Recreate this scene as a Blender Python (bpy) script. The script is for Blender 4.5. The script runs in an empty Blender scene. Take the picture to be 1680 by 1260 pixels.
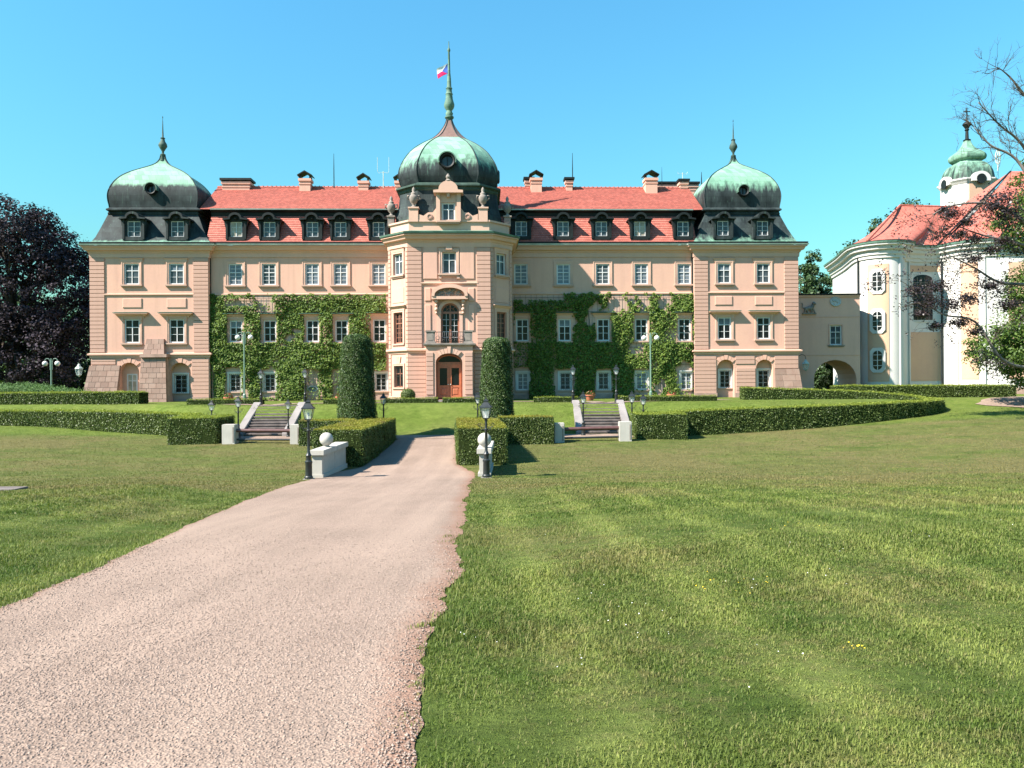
import bpy, bmesh, math, random
import numpy as np
from mathutils import Vector, Matrix
random.seed(7); RNG = np.random.default_rng(7)
R = math.radians
scene = bpy.context.scene
COL = scene.collection

# ---------------------------------------------------------------- camera
FPX = 1262.0                      # focal length in photograph pixels (1680 wide)
EYE = Vector((0.0, 0.0, 1.65))
ROLL = R(0.40)
cam_d = bpy.data.cameras.new('camera')
cam_d.sensor_width = 36.0
cam_d.lens = FPX / 1680.0 * 36.0
cam_d.clip_start = 0.1
cam_d.clip_end = 4000.0
cam = bpy.data.objects.new('camera', cam_d)
COL.objects.link(cam)
_c, _s = math.cos(ROLL), math.sin(ROLL)
cam.matrix_world = Matrix.Translation(EYE) @ Matrix(((_c, _s, 0, 0), (0, 0, -1, 0), (-_s, _c, 0, 0), (0, 0, 0, 1)))
scene.camera = cam

# ---------------------------------------------------------------- sky, sun, exposure
SUN_AZ, SUN_EL = R(63.0), R(44.5)         # azimuth from the facade normal towards the left, elevation
SUNV = Vector((-math.sin(SUN_AZ) * math.cos(SUN_EL), -math.cos(SUN_AZ) * math.cos(SUN_EL), math.sin(SUN_EL)))
world = bpy.data.worlds.new('World'); scene.world = world
world.use_nodes = True
wn, wl = world.node_tree.nodes, world.node_tree.links
bg = wn['Background']
sky = wn.new('ShaderNodeTexSky'); sky.sky_type = 'NISHITA'; sky.sun_disc = False
sky.sun_elevation = SUN_EL
sky.sun_rotation = math.atan2(SUNV.x, SUNV.y) % (2 * math.pi)
sky.altitude = 400; sky.air_density = 2.7; sky.dust_density = 0.0; sky.ozone_density = 6.0
tint = wn.new('ShaderNodeMix'); tint.data_type = 'RGBA'; tint.blend_type = 'MULTIPLY'
tint.inputs[0].default_value = 1.0
tint.inputs[7].default_value = (0.345, 0.80, 1.06, 1)     # one even tint over the whole sky
wl.new(sky.outputs[0], tint.inputs[6]); wl.new(tint.outputs[2], bg.inputs[0])
bg.inputs[1].default_value = 0.070
sun_d = bpy.data.lights.new('sun', 'SUN'); sun_d.energy = 5.0; sun_d.angle = R(0.53); sun_d.color = (1.0, 0.93, 0.83)
sun = bpy.data.objects.new('sun', sun_d); COL.objects.link(sun)
sun.rotation_euler = SUNV.to_track_quat('Z', 'Y').to_euler()
sun.location = (-40, -20, 60)
vs = scene.view_settings
vs.view_transform = 'Standard'; vs.look = 'None'; vs.exposure = 1.60; vs.gamma = 1.0
try: vs.use_curve_mapping = False
except Exception: pass
scene.cycles.max_bounces = 5
scene.cycles.diffuse_bounces = 2
scene.cycles.glossy_bounces = 2
scene.cycles.transparent_max_bounces = 5

# ---------------------------------------------------------------- photograph rays (surveying the place)
def ray(px, py):
    u = (px - 840.0) / FPX; v = -(py - 630.0) / FPX
    return Vector((u * _c + v * _s, 1.0, -u * _s + v * _c))
def at(px, py, Y):
    return EYE + ray(px, py) * Y

# ---------------------------------------------------------------- materials
def lin(r, g, b):
    f = lambda c: (c / 255.0) / 12.92 if c / 255.0 <= 0.04045 else ((c / 255.0 + 0.055) / 1.055) ** 2.4
    return (f(r), f(g), f(b), 1.0)
class Nodes:
    def __init__(s, name):
        s.m = bpy.data.materials.new(name); s.m.use_nodes = True
        s.t = s.m.node_tree; s.n = s.t.nodes; s.l = s.t.links
        s.p = s.n['Principled BSDF']; s.out = s.n['Material Output']
        s.tc = s.n.new('ShaderNodeTexCoord'); s.co = s.tc.outputs['Object']
        s.geo = None
    def link(s, a, b): s.l.new(a, b)
    def noise(s, scale, detail=4, rough=0.55, co=None, dist=0.0):
        n = s.n.new('ShaderNodeTexNoise'); n.inputs['Scale'].default_value = scale
        n.inputs['Detail'].default_value = detail; n.inputs['Roughness'].default_value = rough
        n.inputs['Distortion'].default_value = dist
        s.l.new(co or s.co, n.inputs['Vector']); return n.outputs['Fac']
    def mapping(s, scale=(1, 1, 1), rot=(0, 0, 0), loc=(0, 0, 0), co=None):
        m = s.n.new('ShaderNodeMapping'); m.inputs['Scale'].default_value = scale
        m.inputs['Rotation'].default_value = rot; m.inputs['Location'].default_value = loc
        s.l.new(co or s.co, m.inputs['Vector']); return m.outputs[0]
    def ramp(s, fac, a, b, ca=(0, 0, 0, 1), cb=(1, 1, 1, 1)):
        r = s.n.new('ShaderNodeValToRGB'); e = r.color_ramp.elements
        e[0].position = a; e[1].position = b; e[0].color = ca; e[1].color = cb
        s.l.new(fac, r.inputs[0]); return r.outputs[0]
    def mix(s, fac, a, b, mode='MIX'):
        m = s.n.new('ShaderNodeMix'); m.data_type = 'RGBA'; m.blend_type = mode
        for v, i in ((fac, 0), (a, 6), (b, 7)):
            if isinstance(v, (int, float, tuple)): m.inputs[i].default_value = v
            else: s.l.new(v, m.inputs[i])
        return m.outputs[2]
    def math(s, op, a, b=0.0, c=None):
        m = s.n.new('ShaderNodeMath'); m.operation = op
        for i, v in enumerate((a, b, c)):
            if v is None: continue
            if isinstance(v, (int, float)): m.inputs[i].default_value = v
            else: s.l.new(v, m.inputs[i])
        return m.outputs[0]
    def sep(s, co=None):
        m = s.n.new('ShaderNodeSeparateXYZ'); s.l.new(co or s.co, m.inputs[0]); return m.outputs
    def island(s):
        g = s.n.new('ShaderNodeNewGeometry'); return g.outputs['Random Per Island']
    def objrand(s):
        g = s.n.new('ShaderNodeObjectInfo'); return g.outputs['Random']
    def bump(s, h, strength=0.3, dist=0.02):
        b = s.n.new('ShaderNodeBump'); b.inputs['Strength'].default_value = strength
        b.inputs['Distance'].default_value = dist
        s.l.new(h, b.inputs['Height']); s.l.new(b.outputs[0], s.p.inputs['Normal']); return b
    def color(s, c):
        if isinstance(c, tuple): s.p.inputs['Base Color'].default_value = c
        else: s.l.new(c, s.p.inputs['Base Color'])
    def set(s, rough=0.8, spec=0.3, metal=0.0):
        s.p.inputs['Roughness'].default_value = rough
        s.p.inputs['Specular IOR Level'].default_value = spec
        s.p.inputs['Metallic'].default_value = metal
        return s
def sc(c, k): return (c[0] * k, c[1] * k, c[2] * k, 1.0)
def simple(name, c, rough=0.8, spec=0.3, var=0.12, scale=1.5, bump=0.15, bscale=30, metal=0.0, c2=None, orand=0.0, bdist=0.01):
    N = Nodes(name).set(rough, spec, metal)
    f = N.ramp(N.noise(scale, 6), 0.3, 0.7)
    col = N.mix(f, sc(c, 1 - var), c2 or sc(c, 1 + var))
    f2 = N.ramp(N.noise(scale * 11, 3), 0.25, 0.75)
    col = N.mix(f2, col, N.mix(1.0, col, (1 - var * .6,) * 3 + (1,), 'MULTIPLY'))
    if orand:
        k = N.ramp(N.objrand(), 0, 1, (1 - orand,) * 3 + (1,), (1 + orand,) * 3 + (1,))
        col = N.mix(1.0, col, k, 'MULTIPLY')
    N.color(col)
    if bump: N.bump(N.noise(bscale, 4), bump, bdist)
    return N.m

M = {}
def plaster(name, c, rain=0.42):
    N = Nodes(name).set(0.9, 0.15)
    f = N.ramp(N.noise(0.35, 5, 0.6), 0.35, 0.7)
    col = N.mix(f, sc(c, 0.95), (c[0] * 1.04, c[1] * 1.05, c[2] * 1.0, 1))
    st = N.noise(1.0, 5, 0.6, N.mapping((1.6, 1.6, 0.12)))
    col = N.mix(N.math('MULTIPLY', N.ramp(st, 0.5, 0.8), rain), col, sc(c, 0.62))
    # splash dirt near the ground, uneven edge
    z = N.sep()[2]
    col2 = N.mix(N.math('MULTIPLY', N.ramp(N.noise(6, 4), 0.45, 0.75), 0.10), col, sc(c, 0.5))
    sp_ = N.ramp(N.math('SUBTRACT', N.math('ADD', 0.75, N.math('MULTIPLY', N.noise(1.1, 5, .7), 1.1)), z), .25, .8)
    col2 = N.mix(N.math('MULTIPLY', sp_, .38), col2, (c[0] * .55, c[1] * .62, c[2] * .66, 1))
    N.color(col2)
    N.bump(N.noise(55, 3), 0.12, 0.01)
    return N.m
M['pink'] = plaster('plaster_pink', (0.565, 0.338, 0.266, 1))
M['pink_trim'] = plaster('plaster_trim', (0.57, 0.362, 0.285, 1), 0.18)
M['wing'] = plaster('plaster_wing', (0.57, 0.346, 0.27, 1))
M['ground_floor'] = plaster('plaster_ground_floor', (0.50, 0.34, 0.28, 1), 0.3)
M['link'] = plaster('plaster_link', (0.70, 0.40, 0.315, 1), 0.2)
M['white_plaster'] = plaster('plaster_white', (0.58, 0.555, 0.54, 1), 0.12)
M['peach'] = plaster('plaster_peach', (0.56, 0.355, 0.25, 1), 0.15)
M['plinth'] = simple('plinth_stone', (0.36, 0.24, 0.195, 1), 0.9, 0.2, 0.25, 1.2, 0.4, 20)
M['stone'] = simple('buttress_stone', (0.34, 0.215, 0.17, 1), 0.9, 0.2, 0.22, 1.6, 0.5, 14, orand=0.16, c2=(0.30, 0.21, 0.17, 1))
M['mortar'] = simple('mortar', (0.40, 0.28, 0.225, 1), 0.95, 0.1, 0.15, 3)
M['grey_stone'] = simple('grey_stone', (0.25, 0.215, 0.19, 1), 0.9, 0.2, 0.3, 1.7, 0.5, 18)
M['step_stone'] = simple('step_stone', (0.15, 0.125, 0.115, 1), 0.9, 0.2, 0.35, 2.1, 0.5, 18, orand=0.1)
M['cheek_stone'] = simple('cheek_stone', (0.235, 0.212, 0.20, 1), 0.9, 0.2, 0.2, 1.1, 0.3, 18)
def white_stone():
    c = (0.41, 0.385, 0.345, 1); N = Nodes('white_stone').set(.85, .2)
    col = N.mix(N.ramp(N.noise(2.2, 5, .65), .35, .7), sc(c, .9), sc(c, 1.05))
    st = N.noise(2.0, 5, .7, N.mapping((3.0, 3.0, .35)))
    col = N.mix(N.math('MULTIPLY', N.ramp(st, .50, .74), .42), col, (0.30, 0.285, 0.24, 1))
    col = N.mix(N.math('MULTIPLY', N.ramp(N.noise(9, 5, .7), .60, .75), .35), col, (0.24, 0.25, 0.19, 1))
    N.color(col); N.bump(N.noise(30, 4), .3, .01); return N.m
M['white_stone'] = white_stone()
M['white_paint'] = simple('white_paint', (0.56, 0.56, 0.56, 1), 0.45, 0.4, 0.04, 3, 0.0)
M['brown_wood'] = simple('brown_wood', (0.30, 0.13, 0.085, 1), 0.5, 0.4, 0.2, 4, 0.1, 40)
M['door_wood'] = simple('door_wood', (0.40, 0.125, 0.06, 1), 0.42, 0.45, 0.18, 4, 0.1, 40)
M['iron'] = simple('black_iron', (0.018, 0.022, 0.022, 1), 0.42, 0.5, 0.3, 8, 0.15, 60)
M['lamp_green'] = simple('green_lamp_paint', (0.14, 0.22, 0.17, 1), 0.4, 0.5, 0.15, 4, 0.0)
M['globe'] = simple('milk_glass', (0.62, 0.61, 0.58, 1), 0.2, 0.5, 0.02, 3, 0.0)
M['rail_red'] = simple('dark_red_pipe', (0.10, 0.045, 0.042, 1), 0.5, 0.4, 0.25, 5, 0.1)
M['zinc'] = simple('zinc_pale', (0.46, 0.54, 0.485, 1), 0.55, 0.4, 0.25, 1.2, 0.1)
M['dark_metal'] = simple('dark_metal', (0.011, 0.015, 0.015, 1), 0.55, 0.22, 0.3, 2.0, 0.1)
M['terracotta'] = simple('terracotta_pot', (0.42, 0.14, 0.085, 1), 0.8, 0.2, 0.2, 6, 0.2)
M['bark'] = simple('bark', (0.085, 0.07, 0.055, 1), 0.9, 0.2, 0.35, 2.0, 0.6, 12)
M['bark_grey'] = simple('bark_grey', (0.17, 0.145, 0.13, 1), 0.9, 0.2, 0.3, 2.0, 0.5, 12)

def copper(name, z_green, soft, amount=1.0, low=None):
    """dark weathered copper sheet; pale patina above z_green (washed top) with a ragged streaked edge"""
    N = Nodes(name).set(0.68, 0.2, 0.0)
    z = N.sep()[2]
    dark = N.mix(N.ramp(N.noise(1.3, 6, .65, N.mapping((1, 1, .35))), .35, .72), (0.012, 0.017, 0.018, 1), (0.042, 0.057, 0.057, 1))
    # rows and columns of sheets, each a little different
    br = N.n.new('ShaderNodeTexBrick'); br.inputs['Scale'].default_value = 1.0
    br.inputs['Brick Width'].default_value = 0.62; br.inputs['Row Height'].default_value = 0.5
    br.inputs['Mortar Size'].default_value = 0.012; br.inputs['Mortar Smooth'].default_value = 0.3
    br.inputs['Color1'].default_value = (0.78,) * 3 + (1,); br.inputs['Color2'].default_value = (1.18,) * 3 + (1,)
    br.inputs['Mortar'].default_value = (0.6,) * 3 + (1,)
    xyz = N.sep(); cmb = N.n.new('ShaderNodeCombineXYZ')
    N.link(N.math('ADD', xyz[0], N.math('MULTIPLY', xyz[1], 0.8)), cmb.inputs[0]); N.link(xyz[2], cmb.inputs[1])
    N.link(cmb.outputs[0], br.inputs['Vector'])
    pale = N.mix(N.ramp(N.noise(.9, 5), .3, .7), (0.15, 0.305, 0.215, 1), (0.225, 0.385, 0.285, 1))
    streak = N.noise(1.0, 5, .65, N.mapping((2.6, 2.6, .25)))
    edge = N.math('ADD', z, N.math('MULTIPLY', N.math('SUBTRACT', streak, 0.5), soft * 3.0))
    f = N.ramp(N.math('ADD', N.math('DIVIDE', N.math('SUBTRACT', edge, z_green), soft), 0.5), 0.0, 1.0)
    f = N.math('MULTIPLY', f, amount)
    col = N.mix(f, dark, pale)
    if low is not None:
        e2 = N.math('DIVIDE', N.math('SUBTRACT', low[0], N.math('ADD', z, N.math('MULTIPLY', N.math('SUBTRACT', streak, .5), low[1] * 2.5))), low[1])
        col = N.mix(N.math('MULTIPLY', N.ramp(e2, 0, 1), low[2]), col, pale)
    col = N.mix(N.math('MULTIPLY', N.ramp(N.noise(2.2, 5, .7, N.mapping((3, 3, .2))), .58, .75), .3), col, pale)
    col = N.mix(1.0, col, br.outputs['Color'], 'MULTIPLY')
    N.color(col)
    N.bump(br.outputs['Fac'], -0.25, 0.02)
    return N.m

def tiles(name, rows, cols, c=(0.43, 0.128, 0.098, 1)):
    N = Nodes(name).set(0.75, 0.25)
    br = N.n.new('ShaderNodeTexBrick'); br.inputs['Scale'].default_value = 1.0
    br.inputs['Brick Width'].default_value = cols; br.inputs['Row Height'].default_value = rows
    br.inputs['Mortar Size'].default_value = 0.014; br.inputs['Mortar Smooth'].default_value = 0.4
    br.inputs['Color1'].default_value = sc(c, 0.76); br.inputs['Color2'].default_value = sc(c, 1.16)
    br.inputs['Mortar'].default_value = sc(c, 0.52)
    xyz = N.sep(); cmb = N.n.new('ShaderNodeCombineXYZ')
    N.link(xyz[0], cmb.inputs[0]); N.link(xyz[2], cmb.inputs[1]); N.link(cmb.outputs[0], br.inputs['Vector'])
    f = N.ramp(N.noise(.5, 5), .3, .7)
    col = N.mix(f, br.outputs['Color'], N.mix(1.0, br.outputs['Color'], (1.08, 1.14, 1.12, 1), 'MULTIPLY'))
    spots = N.math('MULTIPLY', N.ramp(N.noise(1.7, 5, .7), .56, .74), .42)
    col = N.mix(spots, col, sc(c, .55))
    N.color(col); N.bump(br.outputs['Fac'], -0.4, 0.02)
    return N.m
M['tile'] = tiles('roof_tile_mansard', 0.19, 0.2)
M['tile_up'] = tiles('roof_tile_upper', 0.11, 0.2, (0.45, 0.138, 0.106, 1))
M['tile_church'] = tiles('roof_tile_church', 0.14, 0.2, (0.42, 0.122, 0.088, 1))

def glass(name, c, var, rough=0.04, spec=.3):
    N = Nodes(name).set(rough, spec)
    k = N.ramp(N.objrand(), 0, 1, sc(c, 1 - var), sc(c, 1 + var))
    N.color(N.mix(N.math('MULTIPLY', N.ramp(N.noise(1.3, 2), .4, .65), .5), k, sc(c, 1.8)))
    N.bump(N.noise(1.2, 1), 0.03, 0.05)
    return N.m
M['glass_dark'] = glass('glass_dark', (0.008, 0.010, 0.011, 1), 0.5, spec=.2)
M['glass_grey'] = glass('glass_grey', (0.045, 0.057, 0.066, 1), 0.4)
M['glass_blind'] = glass('glass_blind', (0.10, 0.12, 0.145, 1), 0.35)
M['curtain'] = glass('glass_curtain', (0.30, 0.26, 0.21, 1), 0.2, 0.15)
M['lamp_glass'] = None
def lampglass():
    N = Nodes('lamp_glass'); N.set(0.05, 0.5)
    N.p.inputs['Base Color'].default_value = (0.8, 0.83, 0.82, 1); N.p.inputs['Alpha'].default_value = 0.28
    return N.m
M['lamp_glass'] = lampglass()

def leafmat(name, a, b, trans=0.25, rough=0.5, spec=0.25, patch=None, pscale=.6):
    N = Nodes(name).set(rough, spec)
    isl = N.island()
    col = N.mix(isl, a, b)
    if patch:
        col = N.mix(N.math('MULTIPLY', N.ramp(N.noise(pscale, 4), .48, .66), .75), col, patch)
    N.color(col)
    tr = N.n.new('ShaderNodeBsdfTranslucent'); N.link(N.mix(1.0, col, (1.1, 1.2, .6, 1), 'MULTIPLY'), tr.inputs[0])
    mx = N.n.new('ShaderNodeMixShader'); mx.inputs[0].default_value = trans
    N.link(N.p.outputs[0], mx.inputs[1]); N.link(tr.outputs[0], mx.inputs[2]); N.link(mx.outputs[0], N.out.inputs[0])
    return N.m
M['vine_leaf'] = leafmat('vine_leaf', (0.036, 0.080, 0.013, 1), (0.20, 0.275, 0.055, 1), .35, .55, .2)
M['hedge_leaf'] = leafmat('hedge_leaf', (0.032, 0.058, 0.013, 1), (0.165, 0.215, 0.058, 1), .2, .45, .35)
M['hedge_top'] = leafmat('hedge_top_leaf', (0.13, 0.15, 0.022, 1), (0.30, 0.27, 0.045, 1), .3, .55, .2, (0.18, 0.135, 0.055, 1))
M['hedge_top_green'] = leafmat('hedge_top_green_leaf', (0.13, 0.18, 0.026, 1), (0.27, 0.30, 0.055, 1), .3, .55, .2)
M['yew_leaf'] = leafmat('yew_needles', (0.014, 0.036, 0.009, 1), (0.082, 0.132, 0.032, 1), .12, .5, .3)
M['juniper'] = leafmat('juniper_needles', (0.045, 0.10, 0.030, 1), (0.10, 0.18, 0.055, 1), .15, .6, .2)
M['copper_leaf'] = leafmat('copper_beech_leaf', (0.011, 0.009, 0.012, 1), (0.064, 0.050, 0.066, 1), .12, .7, .15)
M['copper_leaf_light'] = leafmat('copper_beech_leaf_light', (0.018, 0.014, 0.017, 1), (0.070, 0.050, 0.055, 1), .25, .4, .4)
M['green_leaf'] = leafmat('green_tree_leaf', (0.045, 0.095, 0.018, 1), (0.12, 0.18, 0.038, 1), .3, .45, .3)
M['dark_green_leaf'] = leafmat('dark_tree_leaf', (0.022, 0.050, 0.018, 1), (0.06, 0.105, 0.034, 1), .2, .5, .3)
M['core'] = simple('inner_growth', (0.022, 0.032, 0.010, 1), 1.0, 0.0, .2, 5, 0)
M['flower_red'] = leafmat('red_flower', (0.35, 0.03, 0.03, 1), (0.5, 0.12, 0.10, 1), .2)
M['daisy'] = simple('daisy_petal', (0.75, 0.75, 0.72, 1), .7, .2, .05, 3, 0)
M['buttercup'] = simple('buttercup_petal', (0.75, 0.50, 0.03, 1), .6, .2, .05, 3, 0)

# ---------------------------------------------------------------- mesh helpers
class Frame:
    """a wall plane: x along it, d into the wall, z up"""
    def __init__(s, ox=0.0, oy=0.0, a=0.0):
        s.ox, s.oy, s.a = ox, oy, a; s.c, s.s = math.cos(a), math.sin(a)
    def P(s, x, d, z):
        return (s.ox + x * s.c - d * s.s, s.oy + x * s.s + d * s.c, z)
ID = Frame()
class MB:
    def __init__(s): s.v = []; s.f = []
    def add(s, pts, faces):
        k = len(s.v); s.v += [tuple(p) for p in pts]; s.f += [tuple(i + k for i in f) for f in faces]; return s
    def poly(s, pts): return s.add(pts, [tuple(range(len(pts)))])
    def box(s, x0, x1, y0, y1, z0, z1, F=ID):
        p = [F.P(x, y, z) for z in (z0, z1) for y in (y0, y1) for x in (x0, x1)]
        return s.add(p, [(0, 2, 3, 1), (4, 5, 7, 6), (0, 1, 5, 4), (2, 6, 7, 3), (0, 4, 6, 2), (1, 3, 7, 5)])
    def hexa(s, p):   # 8 points: bottom ring 4, top ring 4
        return s.add(p, [(3, 2, 1, 0), (4, 5, 6, 7), (0, 1, 5, 4), (1, 2, 6, 5), (2, 3, 7, 6), (3, 0, 4, 7)])
    def prism(s, poly, d0, d1, F=ID):   # polygon in (x, z), extruded along d
        n = len(poly)
        p = [F.P(x, d0, z) for x, z in poly] + [F.P(x, d1, z) for x, z in poly]
        return s.add(p, [tuple(range(n)), tuple(range(2 * n - 1, n - 1, -1))] + [(i, i + n, (i + 1) % n + n, (i + 1) % n) for i in range(n)])
    def lathe(s, prof, n=16, cx=0.0, cy=0.0, z0=0.0, sx=1.0, sy=1.0, ph=0.0):
        p = []; f = []
        for r, z in prof:
            for i in range(n):
                a = 2 * math.pi * i / n + ph
                p.append((cx + r * sx * math.cos(a), cy + r * sy * math.sin(a), z0 + z))
        m = len(prof)
        for j in range(m - 1):
            for i in range(n):
                f.append((j * n + i, j * n + (i + 1) % n, (j + 1) * n + (i + 1) % n, (j + 1) * n + i))
        f.append(tuple(range(n - 1, -1, -1))); f.append(tuple((m - 1) * n + i for i in range(n)))
        return s.add(p, f)
    def loft(s, rings, cap=True):
        n = len(rings[0]); p = [q for r in rings for q in r]; f = []
        for j in range(len(rings) - 1):
            for i in range(n):
                f.append((j * n + i, j * n + (i + 1) % n, (j + 1) * n + (i + 1) % n, (j + 1) * n + i))
        if cap:
            f.append(tuple(range(n - 1, -1, -1))); f.append(tuple((len(rings) - 1) * n + i for i in range(n)))
        return s.add(p, f)
    def tube(s, pts, rad, n=6):
        pts = [Vector(p) for p in pts]; m = len(pts)
        if isinstance(rad, (int, float)): rad = [rad] * m
        rings = []; up = Vector((0.31, 0.17, 0.93)).normalized()
        for i in range(m):
            t = (pts[min(i + 1, m - 1)] - pts[max(i - 1, 0)]).normalized()
            a = t.cross(up)
            if a.length < .05: a = t.cross(Vector((1, 0, 0)))
            a.normalize(); b = t.cross(a)
            rings.append([tuple(pts[i] + (a * math.cos(2 * math.pi * k / n) + b * math.sin(2 * math.pi * k / n)) * rad[i]) for k in range(n)])
        return s.loft(rings)
    def sphere(s, c, r, nu=12, nv=8, sz=1.0):
        prof = [(max(r * math.sin(math.pi * j / nv), 1e-4), -r * sz * math.cos(math.pi * j / nv)) for j in range(nv + 1)]
        return s.lathe(prof, nu, c[0], c[1], c[2])
    def sweep(s, path, prof, closed=False):
        """profile of (out, z) carried along a plan path with mitred corners; out is to the right of travel"""
        n = len(path); rings = []
        for i in range(n):
            a = Vector(path[i - 1]) if (i > 0 or closed) else None
            b = Vector(path[i]); c = Vector(path[(i + 1) % n]) if (i < n - 1 or closed) else None
            def nrm(p, q):
                t = (q - p).normalized(); return Vector((t.y, -t.x))
            if a is None: m = nrm(b, c)
            elif c is None: m = nrm(a, b)
            else:
                n1, n2 = nrm(a, b), nrm(b, c); m = (n1 + n2); m = m / max(m.dot(n1), .2)
            rings.append([(b.x + m.x * o, b.y + m.y * o, z) for o, z in prof])
        k = len(prof); p = [q for r in rings for q in r]; f = []
        for j in range(n if closed else n - 1):
            j2 = (j + 1) % n
            for i in range(k - 1):
                f.append((j * k + i, j2 * k + i, j2 * k + i + 1, j * k + i + 1))
        if not closed:
            f.append(tuple(range(k))); f.append(tuple((n - 1) * k + i for i in reversed(range(k))))
        return s.add(p, f)
    def mesh(s, name, m=None, smooth=False):
        me = bpy.data.meshes.new(name); me.from_pydata(s.v, [], s.f)
        if smooth: me.polygons.foreach_set('use_smooth', [True] * len(me.polygons))
        if m is not None: me.materials.append(M[m] if isinstance(m, str) else m)
        me.update(); return me
    def obj(s, name, m, parent=None, loc=None, rz=0.0, smooth=False, fix=True):
        me = s.mesh(name, m, smooth)
        if fix:
            bm = bmesh.new(); bm.from_mesh(me); bmesh.ops.recalc_face_normals(bm, faces=bm.faces); bm.to_mesh(me); bm.free()
        return put(name, me, parent, loc, rz)
def put(name, me, parent=None, loc=None, rz=0.0, scale=None):
    o = bpy.data.objects.new(name, me); COL.objects.link(o)
    if parent: o.parent = parent
    if loc is not None: o.location = loc
    if rz: o.rotation_euler = (0, 0, rz)
    if scale: o.scale = scale
    return o
def smooth_by_angle(o, deg=40):
    me = o.data
    me.polygons.foreach_set('use_smooth', [True] * len(me.polygons))
    try: me.set_sharp_from_angle(angle=R(deg))
    except Exception: pass
    return o
def bevel(o, w=0.015, seg=2):
    bm = bmesh.new(); bm.from_mesh(o.data)
    bmesh.ops.remove_doubles(bm, verts=bm.verts, dist=1e-5)
    bmesh.ops.bevel(bm, geom=[e for e in bm.edges if len(e.link_faces) == 2 and e.calc_face_angle(0) > .4], offset=w, segments=seg, affect='EDGES', clamp_overlap=True)
    bm.to_mesh(o.data); bm.free(); return o
def empty(name, loc=(0, 0, 0), rz=0.0):
    o = bpy.data.objects.new(name, None); COL.objects.link(o); o.location = loc; o.rotation_euler = (0, 0, rz)
    o.empty_display_size = 0.3; return o
def tag(o, label=None, cat=None, group=None, kind=None):
    if label: o['label'] = label
    if cat: o['category'] = cat
    if group: o['group'] = group
    if kind: o['kind'] = kind
    return o
def copy_tree(o, parent=None):
    c = o.copy(); COL.objects.link(c); c.parent = parent
    for ch in list(o.children): copy_tree(ch, c)
    return c
def fast_mesh(name, verts, faces, m, smooth=False):
    """numpy arrays: verts (n,3), faces (k,3 or 4)"""
    me = bpy.data.meshes.new(name); k, w = faces.shape
    me.vertices.add(len(verts)); me.vertices.foreach_set('co', np.ascontiguousarray(verts, np.float32).ravel())
    me.loops.add(k * w); me.loops.foreach_set('vertex_index', np.ascontiguousarray(faces, np.int32).ravel())
    me.polygons.add(k); me.polygons.foreach_set('loop_start', np.arange(0, k * w, w, dtype=np.int32))
    if smooth: me.polygons.foreach_set('use_smooth', np.ones(k, bool))
    me.materials.append(M[m] if isinstance(m, str) else m)
    me.update(calc_edges=True); return me
def unit(a): return a / np.maximum(np.linalg.norm(a, axis=1, keepdims=True), 1e-9)
def leaf_mesh(name, pts, nrm, size, m, spread=0.7, aspect=0.6, fold=0.15):
    """one folded diamond leaf per point"""
    n = len(pts); nn = unit(nrm + RNG.normal(0, spread, (n, 3)))
    t = unit(np.cross(nn, RNG.normal(0, 1, (n, 3)))); b = np.cross(nn, t)
    s = (size if np.ndim(size) else np.full(n, size))[:, None] * RNG.uniform(.7, 1.3, (n, 1))
    v = np.stack([pts - t * s * .5, pts + b * s * .5 * aspect + nn * s * fold, pts + t * s * .5, pts - b * s * .5 * aspect + nn * s * fold], 1).reshape(-1, 3)
    return fast_mesh(name, v, np.arange(4 * n).reshape(n, 4), m)

# ================================================================ TERRAIN
def sstep(a, b, x):
    t = np.clip((x - a) / (b - a), 0, 1); return t * t * (3 - 2 * t)
_py = np.array([-900, -60, -10, 0, 8, 20, 31.5, 36, 40, 46, 50, 56, 62, 70, 80, 90, 900.])
_pz = np.array([1.2, 1.0, .35, 0, -.56, -1.4, -2.17, -2.24, -2.14, -1.86, -1.66, -1.3, -.95, -.4, .05, .27, .27])
_ty = np.arange(-70, 130, 0.25); _tz = np.interp(_ty, _py, _pz)
_k = np.hanning(15); _k /= _k.sum(); _tz = np.convolve(np.pad(_tz, 7, mode='edge'), _k, 'valid')
def prof(Y): return np.interp(Y, _ty, _tz)
_ed = np.random.default_rng(3)
_ph = _ed.uniform(0, 6.28, 12); _fr = np.array([.35, .6, .9, 1.4, 2.1, 3.1, 4.3, 6.1, 8.7, 12., 17., 23.])
def wob(Y, k=0.0, lo=0): return sum(np.sin(Y * _fr[i] + _ph[i] + k * (i + 1)) / (1 + .55 * i) for i in range(lo, 12)) / 2.2
# path edges, surveyed from the photograph on the sloping ground
def _on_prof(px, py):
    d = ray(px, py); ys = np.arange(2, 60, .02); h = EYE.z + d.z * ys - prof(ys)
    i = int(np.argmax(h < 0)); return d.x * ys[i], ys[i]
_L = [_on_prof(*p) for p in ((0, 1000), (60, 974), (100, 957), (200, 914), (300, 866), (400, 823), (470, 797), (506, 788))]
_Rr = [_on_prof(*p) for p in ((682, 1255), (692, 1150), (702, 1060), (728, 1000), (745, 950), (752, 900), (760, 860), (765, 820), (772, 790))]
_L = [(-3.9, -6.0), (-4.0, 0.), (-4.25, 4.0)] + _L + [(-8.2, 33.4), (-7.3, 35.6), (-7.1, 37), (-7.2, 49.4)]
_Rr = [(-0.35, -6.0), (-.35, 0.)] + _Rr + [(-1.6, 33.2), (-2.0, 35.0), (-2.6, 36.8), (-3.4, 49.4)]
_L.sort(key=lambda p: p[1]); _Rr.sort(key=lambda p: p[1])
_ly = np.array([p[1] for p in _L]); _lx = np.array([p[0] for p in _L])
_ry = np.array([p[1] for p in _Rr]); _rx = np.array([p[0] for p in _Rr])
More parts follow.
